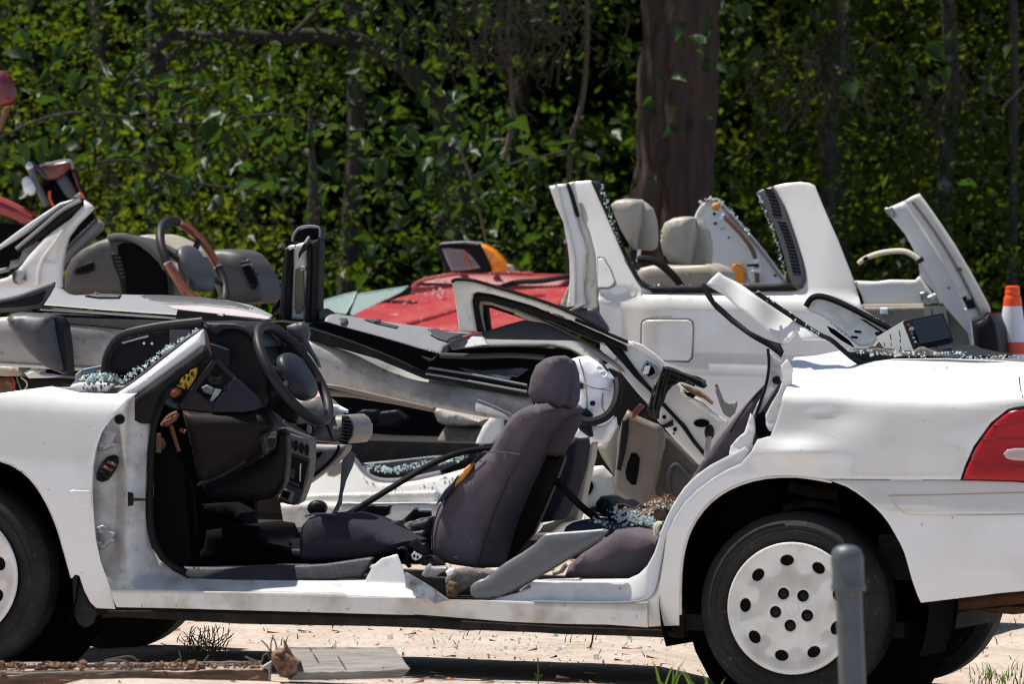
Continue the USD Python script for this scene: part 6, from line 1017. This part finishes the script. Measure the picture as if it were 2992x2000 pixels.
    P('pillar_seal_scrap', S('H 300,110 H 315,108 H 340,170 H 375,290 H 368,305 H 355,295 H 330,210', .06, .02, .006), BLACK); P('pillar_ridge', tube(fr, 'H 245,118 H 275,250 H 315,390 H 345,520 H 350,650 H 345,810', .055, .007), VANW)
    P('pillar_inner_trim', S('H 262,810 H 290,740 H 315,690 H 320,760 H 300,820', .12, .05, .015), BEIGE)
    # far side of the cabin
    fs = P('far_side_panel', S('H 1028,312 H 1045,270 H 1070,230 H 1120,200 H 1168,197 H 1200,230 H 1250,285 H 1330,378 H 1430,500 H 1500,590 H 1560,670 H 1560,720 H 1200,720 H 1190,610 H 1125,560 H 1112,420', 1.75, .03, .012, wr=(.006, 5)), VANW, 'far side inner panel, white with faint pink stains'); 
    P('far_window_edge', S('H 1085,205 H 1125,193 H 1170,195 H 1230,262 H 1330,372 H 1440,505 H 1560,668 H 1555,690 H 1430,525 H 1330,400 H 1230,295 H 1165,212 H 1120,212', 1.74, .03, .006), GREYP, par=fs); P('glass_crumbs', crumbs(fr, 'H 1065,225 H 1120,197 H 1170,200 H 1260,290 H 1360,410', 1.73, 70, .011, (.008, .01, .008), 34), GLASS, kind='stuff')
    P('orange_foam', S(ell('H 1156,243', 24, 24), 1.70, .03, .012, wr=(.01, 40)), FOAM, par=fs); P('brown_conduit', tube(fr, 'H 1205,300 H 1260,350 H 1330,430 H 1375,500 H 1392,570 H 1398,680', 1.71, .010), mat('brown_conduit', (.12, .06, .04), .5), par=fs)
    for q in ('H 1190,300', 'H 1382,555', 'H 1392,605'): P('conduit_clip', S(fr_box(q, 16, 16), 1.70, .03, .004), WHITEP, par=fs)
    P('wire_clip', S('H 1335,572 H 1400,570 H 1402,584 H 1338,588', 1.69, .02, .003), BLACKP, par=fs); P('side_reflector', S('H 1240,640 H 1245,580 H 1265,566 H 1300,570 H 1318,600 H 1322,680 H 1285,690 H 1250,680', 1.72, .02, .010), AMBER, par=fs); P('white_bracket', S('H 1335,620 H 1370,605 H 1410,615 H 1405,680 H 1360,680', 1.715, .02, .005), VANW, par=fs)
    for q, r in (('H 1156,340', 9), ('H 1087,330', 5), ('H 1190,372', 4), ('H 1205,368', 4), ('H 1232,420', 6), ('H 1150,285', 9), ('H 1375,640', 6), ('H 1498,638', 8)): P('panel_hole', S(ell(q, r, r), 1.738, .004, .001), DARK, par=fs)
    # seats
    sb = P('bench_seat_back', S('H 700,620 H 720,595 H 800,577 H 900,582 H 1000,578 H 1100,570 H 1160,590 H 1195,625 H 1205,720 H 700,720', .85, .25, .03), BEIGE); P('belt', tube(fr, 'H 712,545 H 760,542 H 830,562 H 890,612 H 935,660 H 975,720', .6, [.014, .016, .016, .014]), BLACK)
    h1 = P('headrest', S('H 830,445 H 834,385 H 855,335 H 905,308 H 960,300 H 1010,310 H 1020,400 H 1005,500 H 985,578 H 930,575 H 880,560 H 845,510', .62, .21, .035, .035), BEIGE); P('headrest_face', S('H 985,306 H 1060,322 H 1098,380 H 1116,450 H 1118,520 H 1110,560 H 1070,578 H 990,580 H 1000,420', .72, .10, .022), BEIGE, par=h1); P('headrest_seam', tube(fr, 'H 1000,304 H 998,400 H 1000,500 H 1000,580', .71, .003), GREYP, par=h1)
    h2 = P('headrest', S('H 545,232 H 575,208 H 620,198 H 680,202 H 708,225 H 705,330 H 690,420 H 678,488 H 640,440 H 600,370 H 570,300', 1.2, .21, .035, .035), BEIGE); P('headrest_face', S('H 685,205 H 740,222 H 780,260 H 800,330 H 806,420 H 800,478 H 770,495 H 685,490 H 690,350', 1.30, .10, .022), BEIGE, par=h2); P('headrest_seam', tube(fr, 'H 708,222 H 690,260 H 686,350 H 684,488', 1.29, .003), GREYP, par=h2); P('headrest_post', tube(fr, 'H 722,490 H 712,560', 1.3, .008), CHROME, par=h2)
    # rear end
    P('rear_inner_panel', S('I 770,668 I 900,672 I 980,662 I 1120,664 I 1145,640 I 1180,690 I 1260,800 I 830,805 I 810,740', 1.78, .04, .014), VANW, 'white inner panel below the rear window'); P('panel_edge', tube(fr, 'I 820,815 I 1000,812 I 1260,812', 1.76, .008), BEIGE)
    P('latch', S('I 1145,735 I 1185,730 I 1195,755 I 1240,735 I 1265,760 I 1265,800 I 1180,808 I 1150,780', 1.72, .05, .008, wr=(.02, 25)), RAW)
    P('rear_pillar', S('I 945,262 I 960,250 I 1000,235 I 1060,208 I 1090,250 I 1150,345 I 1220,450 I 1290,560 I 1340,660 I 1400,800 I 1440,905 I 1448,1000 I 1300,830 I 1240,745 I 1180,680 I 1145,640 I 1140,580 I 1110,490 I 1060,400 I 1000,325', 1.66, .05, .018), VANW)
    P('rear_pillar', S('I 1058,210 I 1100,185 I 1140,168 I 1180,220 I 1250,320 I 1340,455 I 1440,625 I 1500,735 I 1545,822 I 1548,850 I 1515,858 I 1510,880 I 1440,903 I 1400,790 I 1330,650 I 1260,520 I 1180,390 I 1110,290', 1.58, .05, .016), mat('weathered_van_edge', (.56, .54, .49), .5, col2=(.40, .37, .31), scale=8, extra=((.2, .16, .1), 28, .66, .78))); P('pillar_groove', tube(fr, 'I 1110,215 I 1200,330 I 1300,480 I 1390,640 I 1470,800 I 1500,865', 1.575, .006), mat('groove_grime', (.18, .15, .11), .8))
    P('torn_pillar_top', S('I 943,260 I 955,248 I 990,245 I 1010,290 I 1000,308 I 975,300', 1.64, .04, .006, wr=(.02, 30)), RAW); P('pillar_grommet', disc(fr, c('I 1373,603')[0], 1.57, .012), RUST); P('lamp_bracket', S('I 1388,765 I 1410,755 I 1415,775 I 1450,762 I 1470,820 I 1425,832', 1.56, .04, .008, wr=(.01, 25)), BLACKP); P('panel_bolt', disc(fr, c('I 1315,708')[0], 1.645, .004), DARK)
    P('cargo_trim', S('I 825,818 I 1000,816 I 1270,812 I 1390,820 I 1410,860 I 1440,1000 I 1450,1180 I 900,1180 I 850,1000', 1.72, .05, .012), mat('shaded_cargo_trim', (.17, .15, .125), .6, bump=.1, bscale=200)); P('trim_light_panel', S('I 1175,815 I 1210,812 I 1218,900 I 1230,1000 I 1175,960', 1.70, .02), BEIGE); P('trim_light_panel', S('I 1225,812 I 1300,812 I 1310,900 I 1310,960 I 1240,1000', 1.70, .02), BEIGE); P('rear_edge_strip', S('I 1395,820 I 1420,830 I 1440,930 I 1452,1050 I 1455,1180 I 1440,1180 I 1438,1050 I 1420,930', 1.66, .05, .010), VANW)  # cargo trim is a beige with shade mixed into the colour
    P('trim_clip', S(fr_box('I 945,840', 22, 20), 1.70, .02, .006), WHITEP)
    P('rear_bumper_corner', S('I 1450,908 I 1500,890 I 1540,852 I 1560,890 I 1580,930 I 1598,1030 I 1606,1110 I 1606,1250 I 1455,1250 I 1452,1050', 1.35, .35, .03), BLACKP)
    P('washer_hose', tube(fr, 'I 800,570 I 820,550 I 860,530 I 920,510 I 980,500 I 1040,496 I 1080,502 I 1120,525 I 1150,550', 1.60, [.009, .011, .011, .011]), CREAM); P('hose_clip', [tube(fr, 'I 838,532 I 848,552', 1.595, .012), tube(fr, 'I 1140,560 I 1170,540', 1.595, .010)], BLACKP); P('thin_cable', tube(fr, 'I 1150,560 I 1200,650 I 1240,720 I 1275,800', 1.60, .004), CREAM)
    P('floor', boxm((5.0, 1.75, .06), (-.8, .95, .42)), UNDER)
    # front end: pillar, dash, steering wheel
    P('front_pillar', S('N 555,1225 N 553,1100 N 562,1000 N 590,850 N 620,760 N 700,650 N 790,560 N 850,497 N 800,450 N 760,424 N 750,470 N 700,520 N 640,590 N 500,690 N 390,775 N 330,850 N 250,935 N 200,1010 N 130,1088 N 60,1130 N -60,1165 N -60,1230', lambda s, z: .10 + .12 * np.clip(z - L('N 500,1000')[0][2], 0, .4), .05, .020, .016, .02, wr=(.006, 6)), VANW, 'white cut front roof pillar')
    P('windscreen_frame', S('N -60,860 N 0,826 N 120,735 N 250,640 N 400,540 N 540,448 N 640,420 N 745,388 N 750,402 N 660,440 N 560,478 N 420,580 N 280,692 N 120,795 N -60,900', .16, .05, .014), VANW); P('pillar_seal', [S('N 138,880 N 150,850 N 280,775 N 350,715 N 420,650 N 560,530 N 680,470 N 755,440 N 740,475 N 640,560 N 540,640 N 430,725 N 330,790 N 250,850 N 160,895', .12, .04, .014), S('N 250,720 N 400,600 N 560,480 N 740,405 N 748,428 N 620,475 N 500,550 N 380,660 N 280,740', .14, .03, .010)], BLACK)
    P('pillar_reveal', tube(fr, 'N 150,870 N 280,760 N 420,640 N 560,515 N 740,425', .125, .008), GREYP); P('torn_tip', S('N 660,400 N 700,370 N 720,352 N 745,365 N 755,410 N 700,402', .16, .03, .006, wr=(.01, 30)), RAW); P('tip_tag', S('N 718,352 N 740,360 N 752,405 N 735,395', .155, .03, .004), ORANGE)
    P('pillar_debris', [S('N 70,1060 N 90,980 N 170,960 N 200,890 N 250,880 N 330,800 N 380,820 N 300,880 N 240,960 N 160,1030', .18, .04, .008, wr=(.02, 20)), S('N -60,1060 N 60,1040 N 80,1075 N -60,1110', .2, .03, .01)], GREYP); P('peeling_scuff', S('N 110,1110 N 150,1060 N 230,1080 N 240,1160 N 180,1205 N 120,1180', .085, .003, wr=(.002, 40)), mat('peeling_paint', (.35, .34, .33), .8, col2=(.04, .04, .04), scale=22, lo=.46, hi=.54)); P('pillar_crease', tube(fr, 'N 570,700 N 500,820 N 430,900 N 380,980 N 350,1080 N 345,1200', .095, .007), VANW)
    P('cowl_glass', S('N 200,900 N 280,820 N 300,830 N 240,900', .2, .004), SHEETG); P('cowl_shade_panel', S('N -60,900 N 130,860 N 200,900 N 60,1040 N -60,1060', .4, .05), DARK)  # black sheet at the cowl is added to stand for shade
    tp = P('inner_pillar_trim', S('N 575,890 N 640,830 N 720,750 N 800,670 N 850,622 N 880,600 N 915,625 N 932,650 N 915,700 N 850,760 N 760,850 N 690,910 N 640,970 N 590,1045 N 567,1048 N 570,960', .55, .06, .014), TAUPE); P('trim_dark_edge', S('N 580,880 N 720,735 N 850,612 N 882,598 N 870,625 N 760,735 N 640,850 N 585,905', .545, .03, .006), GREYD, par=tp)
    P('dash', S('E 356,910 E 358,800 E 368,755 E 395,700 E 450,650 E 520,610 E 600,580 E 680,564 E 760,578 E 830,620 E 900,685 E 950,750 E 960,910', .42, .25, .035), VDASH, 'grey van dashboard with vents'); P('dash_hollow', S('E 668,625 E 700,608 E 760,612 E 850,660 E 915,722 E 945,800 E 955,910 E 705,910 E 695,820 E 680,720', .405, .04, .01), DARK); P('dash_hood', tube(fr, 'E 620,580 E 680,568 E 740,575 E 830,622 E 910,705 E 950,760', .42, .014), VDASH)
    dv = P('dash_vent', S('E 415,770 E 440,745 E 520,712 E 540,730 E 540,765 E 500,785 E 430,792', .412, .02, .008), BLACKP); P('vent_slat', [S(f'E {440 + 24 * k},{752 - 8 * k} E {447 + 24 * k},{750 - 8 * k} E {460 + 24 * k},{778 - 6 * k} E {450 + 24 * k},{780 - 6 * k}', .408, .008) for k in range(4)], DARK, par=dv)
    sv = P('dash_vent', S('E 632,680 E 645,665 E 680,668 E 700,720 E 722,800 E 725,905 E 695,905 E 680,810 E 650,740', .40, .02, .008), BLACKP); P('vent_slat', [S(f'E {655 + 7 * k},{690 + 22 * k} E {690 + 5 * k},{688 + 22 * k} E {692 + 5 * k},{694 + 22 * k} E {657 + 7 * k},{697 + 22 * k}', .395, .006) for k in range(6)], GREYD, par=sv)
    P('column_cover', S('E 905,770 E 925,740 E 965,715 E 1000,740 E 1030,800 E 1050,850 E 1080,920 E 980,915 E 940,850', .50, .12, .04), TAUPE); P('stalk_base', S('E 838,730 E 850,710 E 868,715 E 880,770 E 875,830 E 840,838', .44, .04, .012), BLACKP); P('stalk_knob', disc(fr, c('E 890,775')[0], .44, .020), TAUPE)
    P('passenger_dash', S('E 1150,700 E 1175,658 E 1230,645 E 1330,650 E 1385,672 E 1440,735 E 1475,810 E 1495,880 E 1508,915 E 1490,950 E 1380,962 E 1250,950', 1.25, .35, .05), VDASH, 'grey passenger side of the van dashboard'); pv = P('dash_vent', S('E 1368,725 E 1385,708 E 1410,712 E 1450,765 E 1472,820 E 1475,850 E 1455,872 E 1430,868 E 1400,800', 1.235, .03, .010), BLACKP)
    for k in range(6): P('vent_slat', S(f'E {1378 + 10 * k},{735 + 20 * k} E {1425 + 8 * k},{725 + 20 * k} E {1427 + 8 * k},{732 + 20 * k} E {1381 + 10 * k},{743 + 20 * k}', 1.225, .008), DARK if k else CHROME, par=pv)
    P('dash_top', S('E 770,580 E 790,566 E 840,560 E 900,575 E 960,605 E 1050,650 E 1080,690 E 1000,690 E 930,660 E 860,620', 1.0, .4, .03), BEIGE); P('windscreen_remnant', S('E 815,618 E 870,616 E 920,655 E 945,690 E 880,665', .95, .005), SHEETG); P('mirror_mount', S('E 1075,548 E 1085,538 E 1118,545 E 1120,570 E 1148,600 E 1120,595 E 1085,570', 1.1, .03, .006, wr=(.01, 30)), CHROME)
    # steering wheel
    wc = L('O 955,775', .55)[0]; top, bot = L('O 610,165', .55)[0], L('O 1300,1385', .55)[0]; a = (top - bot) / 2; R = np.linalg.norm(a) - .016; a /= np.linalg.norm(a); b = np.array([.22, .97, .0]); b -= a * (a @ b); b /= np.linalg.norm(b); nn = np.cross(a, b); nn *= np.sign(nn[0])
    arc = lambda lo, hi: np.stack([wc + R * (math.cos(x) * a + math.sin(x) * b) for x in np.radians(np.linspace(lo, hi, 26))])
    # 0 = top; negative = the near (left) side of the rim
    sw = P('steering_wheel', sweep(arc(-82, 22), .0185, 12), DASH, 'steering wheel with reddish wood segments')
    P('wood_rim', sweep(arc(22, 100), .0175, 12), WHEELWOOD, par=sw); P('leather_rim', sweep(arc(100, 200), .0175, 12), DASH, par=sw); P('wood_rim', sweep(arc(-160, -82), .0185, 12), WHEELWOOD, par=sw)
    for x in (-82, 22, 100): P('rim_ring', sweep(arc(x - .9, x + .9), .0192, 12), CHROME, par=sw)
    hub = trimesh.creation.icosphere(3, 1.0); hv = hub.vertices; hub.vertices = (np.sign(hv) * np.abs(hv) ** .75 * [.105, .095, .035]) @ np.stack([a, b, nn], 1).T + wc + a * -.02; P('airbag_cover', hub, mat('van_airbag', (.06, .062, .07), .5, bump=.1, bscale=260, bdist=.001), par=sw)
    for x in (60, 125, -60, -125): e = wc + (R - .006) * (math.cos(math.radians(x)) * a + math.sin(math.radians(x)) * b); P('spoke', sweep(np.stack([wc, (wc + e) / 2 - nn * .012, e]), [.025, .02, .014], 8, flat=.6), DASH, par=sw)
    P('column', sweep(np.stack([wc - nn * .02, wc - nn * .3 - a * .03]), [.045, .05], 12), TAUPE)
    # lower door opening seen between the sedans
    P('sill', S('B 220,720 B 300,660 B 380,560 B 420,530 B 480,530 B 530,545 B 565,600 B 640,645 B 780,640 B 920,612 B 1100,560 B 1100,780 B 900,770 B 220,850', lambda s, z: -.02 + .5 * np.clip(z - L('B 600,690')[0][2], -.05, .15), .05, .016, .012, .02), VANW, 'white front door sill below the dark opening')
    P('sill_step', S('B 240,700 B 900,680 B 900,735 B 240,745', -.06, .05, .012), DIRTYW); P('sill_step', S('B 220,745 B 1000,742 B 1000,800 B 220,830', -.10, .05, .012), VANW)
    P('opening_seal', tube(fr, 'B 480,500 B 535,545 B 570,600 B 640,640 B 780,632 B 920,600', -.03, .010), GREYP); P('glass_crumbs', crumbs(fr, 'B 580,570 B 700,590 B 850,560 B 1020,530', .1, 420, .012, (.02, .12, .012), 35, .0), GLASS, kind='stuff'); P('glass_bed', S('B 560,555 B 720,540 B 900,520 B 1050,530 B 920,600 B 780,632 B 640,638 B 590,610', .14, .05, .01), GREYD)
    P('front_seat_base', S('B 870,510 B 900,440 B 935,380 B 1010,385 B 1090,400 B 1085,470 B 1050,520 B 960,540', .5, .3, .04), mat('shaded_seat_fabric', (.17, .14, .115), .7)); P('front_seat_pad', S('B 876,312 B 900,300 B 1000,325 B 1115,355 B 1105,382 B 1020,388 B 940,384 B 900,368', .45, .3, .03), BEIGE); P('curved_door_edge', S('B 1062,520 B 1080,450 B 1110,385 B 1150,340 B 1200,320 B 1200,420 B 1130,500 B 1085,560', .2, .06, .02), VANW)  # seat base is a shaded copy of the beige seat colour
    P('cabin_shade_panel', S('B 380,200 B 1200,300 B 1200,620 B 500,620 B 380,520', 1.0, .05), DARK); P('floor_scrap', [S('B 500,350 B 560,310 B 630,310 B 650,360 B 600,380 B 520,372', .8, .05, .012, wr=(.02, 20)), S('B 640,320 B 720,310 B 770,350 B 700,390 B 620,395', .8, .05, .01)], BLACKP)  # added black panel imitates shade inside the van opening
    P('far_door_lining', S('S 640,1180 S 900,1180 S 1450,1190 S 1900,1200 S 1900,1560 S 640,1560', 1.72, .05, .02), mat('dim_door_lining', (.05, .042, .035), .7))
    P('glove_compartment_edge', S('B 430,460 B 560,420 B 700,430 B 720,540 B 560,545', .9, .05, .01), UNDER); P('loose_belt', S('B 395,590 B 450,545 B 480,545 B 470,600 B 430,620 B 400,615', -.04, .02, .01), TAUPE)
    for s0 in (L('S 200,1700')[0][0], L('S 2600,1700')[0][0]): w = P('wheel', tyre_mesh((s0, .02, .33), .33, .215), TYRE); part(w, 'wheel_disc', lathe_d([(.0005, .02), (.19, .02), (.2, .1), (.0005, .1)], (s0, .02, .33), 30), HUBC)
    P('underbody', boxm((4.6, 1.5, .3), (-.8, .95, .42)), UNDER)
white_van()

# ------------------------------------------------------------ red wrecks at the back
def red_wrecks():
    fr = Frame((.1, 44.6, float(ground_z(.1))), 12, 1.2); S = lambda *a, **k: sol(fr, *a, **k)
    t = thing('wrecked_red_car', 'flattened red car with broken windscreen and an amber and black mirror, behind the upright pillar', 'car', fr)
    P = lambda n, m, mt, lab=None, par=None, **k: part(par or t, n, m, mt, lab, **k)
    L = lambda q, d=0.0: fr.loc(c(q), np.broadcast_to(d, (len(c(q)),)))
    z0 = L('G 1300,740')[0][2]
    P('crushed_bonnet', S('G 700,690 G 770,652 G 850,620 G 1000,572 G 1200,532 G 1330,514 G 1450,520 G 1700,528 G 2040,508 G 2020,560 G 2000,612 G 1850,700 G 1700,740 G 1500,795 G 1400,830 G 1350,790 G 1150,768 G 850,725', lambda s, z: 3.2 * np.clip(z - z0, -.05, .3), .02, .012, .01, .03, wr=(.02, 4)), RED, 'faded red crushed panel sprinkled with glass')
    P('panel_ridge', tube(fr, 'G 1050,745 G 1250,690 G 1380,650 G 1600,590 G 1900,560', lambda: 0, .01) if False else sweep(smoothpath(fr.locf(c('G 1050,745 G 1250,690 G 1380,650 G 1600,600 G 1900,560'), lambda s, z: 3.2 * np.clip(z - z0, -.05, .3))), .012, 8), RED)
    P('roof_rim', S('G 1060,570 G 1066,540 G 1075,495 G 1110,475 G 1150,458 G 1220,440 G 1300,430 G 1380,415 G 1450,412 G 1540,418 G 1700,422 G 1830,425 G 2050,430 G 2050,470 G 2000,505 G 1850,512 G 1700,522 G 1500,514 G 1340,508 G 1200,528', lambda s, z: .75 + 1.2 * np.clip(z - L('G 1500,500')[0][2], -.02, .3), .03, .016, .012, .025), DRED, 'dark red raised rim of the crushed roof'); P('rim_edge', tube(fr, 'G 1066,550 G 1080,497 G 1150,462 G 1300,434 G 1450,418 G 1830,428', .74, .008), RED)
    P('torn_hose', tube(fr, 'G 1630,512 G 1700,485 G 1760,476 G 1850,476 G 1950,462 G 2060,440', .6, .012), BLACK)
    P('rim_bump', S('G 1370,425 G 1390,395 G 1430,384 G 1490,386 G 1530,410 G 1535,425', .70, .04, .02), DRED)
    for q in ('G 490,605 G 560,582 G 640,560 G 725,540 G 730,552 G 705,600 G 660,678 G 610,672 G 560,668 G 500,650', 'G 735,556 G 850,535 G 950,522 G 1050,505 G 1060,518 G 990,550 G 900,590 G 800,640 G 700,688 G 690,670 G 712,610'): P('windscreen_piece', S(q, lambda s, z: .3 + 2.0 * np.clip(z - z0, -.1, .3), .006, .002, wr=(.008, 8)), SHEETG)
    P('glass_edge', [sweep(smoothpath(fr.locf(c(q), lambda s, z: .29 + 2.0 * np.clip(z - z0, -.1, .3)), 0), .003, 5) for q in ('G 725,542 G 705,600 G 660,678', 'G 490,605 G 640,560 G 725,540', 'G 1050,506 G 950,522 G 735,556', 'G 1060,518 G 900,590 G 700,688')], GLASS)
    P('cowl_strip', S('G 880,605 G 960,565 G 1000,545 G 1050,505 G 1065,510 G 1060,545 G 1000,570 G 930,595', .25, .04, .01, wr=(.01, 20)), BLACKP)
    P('glass_crumbs', [crumbs(fr, 'G 850,660 G 1000,600 G 1200,560 G 1330,530', .28, 90, .012, (.05, .1, .02), 41), crumbs(fr, 'G 1150,462 G 1300,430 G 1480,412 G 1800,422', .74, 60, .010, (.02, .02, .006), 42), crumbs(fr, 'G 1600,690 G 1700,660', .1, 6, .016, (.03, .01, .01), 43)], GLASS, kind='stuff')
    mr = P('door_mirror', S('G 1225,268 G 1232,245 G 1255,232 G 1330,226 G 1400,222 G 1470,228 G 1495,240 G 1520,290 G 1545,340 G 1562,415 G 1500,425 G 1290,420 G 1262,360 G 1240,310', .55, .14, .02), BLACKP, 'black door mirror with amber lamp'); P('mirror_face', S('G 1258,268 G 1300,264 G 1400,276 G 1450,320 G 1505,392 G 1420,405 G 1320,412 G 1290,350', .545, .01, .004), MIRRORG, par=mr); P('mirror_streak', S('G 1385,285 G 1398,287 G 1425,340 G 1450,385 G 1438,388 G 1408,340', .540, .004), CONER, par=mr); P('mirror_top', S('G 1235,250 G 1255,233 G 1330,227 G 1400,223 G 1470,229 G 1492,240 G 1480,250 G 1400,240 G 1300,242', .54, .12, .012), GREYP, par=mr)
    P('amber_lamp', S('G 1478,245 G 1500,240 G 1530,248 G 1580,280 G 1625,330 G 1655,375 G 1672,412 G 1620,420 G 1565,415 G 1535,350 G 1505,290', .56, .12, .04), AMBER, par=mr); P('lamp_cap', S('G 1640,355 G 1665,368 G 1692,370 G 1700,385 G 1695,415 G 1672,412', .6, .06, .015), CLEARL, par=mr)
    P('body', boxm((3.6, 1.6, .55), (-.1, 1.3, .42), .06), DRED)
    # left red wreck
    fr2 = Frame((-2.0, 44.9, float(ground_z(-2.0))), 10, 1.2); S2 = lambda *a, **k: sol(fr2, *a, **k)
    t = thing('wrecked_red_truck', 'dark red wreck with torn upright pillar and red arc behind the white pillar at left', 'truck', fr2)
    P('pillar_front', S2('N 365,110 N 380,90 N 440,85 N 520,75 N 600,62 N 655,55 N 662,90 N 640,120 N 600,170 N 520,230 N 420,245 N 370,180', .02, .05, .02, wr=(.01, 8)), MAROON, 'maroon top of the torn pillar'); P('pillar_highlight_rim', tube(fr2, 'N 362,110 N 400,92 N 460,92 N 520,72 N 590,62 N 655,58 N 668,140', .01, .006), GREYP)  # grey rim paints a highlight along the top of the pillar
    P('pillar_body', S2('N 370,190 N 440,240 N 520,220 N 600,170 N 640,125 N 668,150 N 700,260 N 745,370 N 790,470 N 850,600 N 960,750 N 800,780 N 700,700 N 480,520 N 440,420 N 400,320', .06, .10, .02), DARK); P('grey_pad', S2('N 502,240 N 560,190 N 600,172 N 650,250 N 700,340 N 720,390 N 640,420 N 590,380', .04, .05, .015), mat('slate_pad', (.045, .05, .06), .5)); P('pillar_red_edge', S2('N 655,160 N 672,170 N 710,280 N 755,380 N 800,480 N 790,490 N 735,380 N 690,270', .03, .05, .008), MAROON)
    P('chrome_tube', [tube(fr2, 'N 285,140 N 320,240 N 370,350 N 432,475', .02, .018), ], mat('dull_tube', (.12, .11, .11), .35, metal=.5)); P('tube_clamp', S2('N 220,110 N 250,70 N 290,75 N 305,120 N 280,150 N 240,150', .0, .05, .015, wr=(.01, 25)), CHROME); P('brace', tube(fr2, 'N 290,85 N 360,140 N 430,215', .03, .012), GREYD)
    P('grey_lamp', S2('N 186,260 N 195,225 N 225,205 N 265,215 N 300,270 N 318,320 N 300,365 N 270,382 N 225,370 N 205,340', -.02, .08, .04), WHITEP); P('hanging_wire', tube(fr2, 'N 455,340 N 452,400 N 470,440 N 490,480', .02, .006), ORANGE); P('wire_whip', tube(fr2, 'N 460,100 N 465,50 N 460,10', .02, .004), BLACK)
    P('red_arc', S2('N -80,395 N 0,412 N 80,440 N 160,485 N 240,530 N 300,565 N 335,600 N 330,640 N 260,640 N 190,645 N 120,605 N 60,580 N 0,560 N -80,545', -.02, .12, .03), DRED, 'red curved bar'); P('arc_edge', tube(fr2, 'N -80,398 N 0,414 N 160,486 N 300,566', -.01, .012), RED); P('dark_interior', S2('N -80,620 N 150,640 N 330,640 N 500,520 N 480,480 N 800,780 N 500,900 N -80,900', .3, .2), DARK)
    P('body', boxm((1.8, 1.5, .7), (-.1, 1.0, .5), .05), MAROON)
    P('raised_panel', sol(fr2, 'T -120,455 T 0,460 T 25,470 T 50,490 T 75,530 T 90,575 T 97,640 T 92,668 T 60,690 T 0,700 T -120,705', -.02, .10, .04, .05), MAROON, 'rounded maroon panel rising at the left edge'); P('panel_stay', [sol(fr2, 'T 30,700 T 62,690 T 60,710 T 15,830 T -10,880 T -20,850', .1, .03, .006), sol(fr2, 'T -40,700 T 0,700 T -90,1400 T -120,1400', .12, .04, .006)], RUST)
red_wrecks()
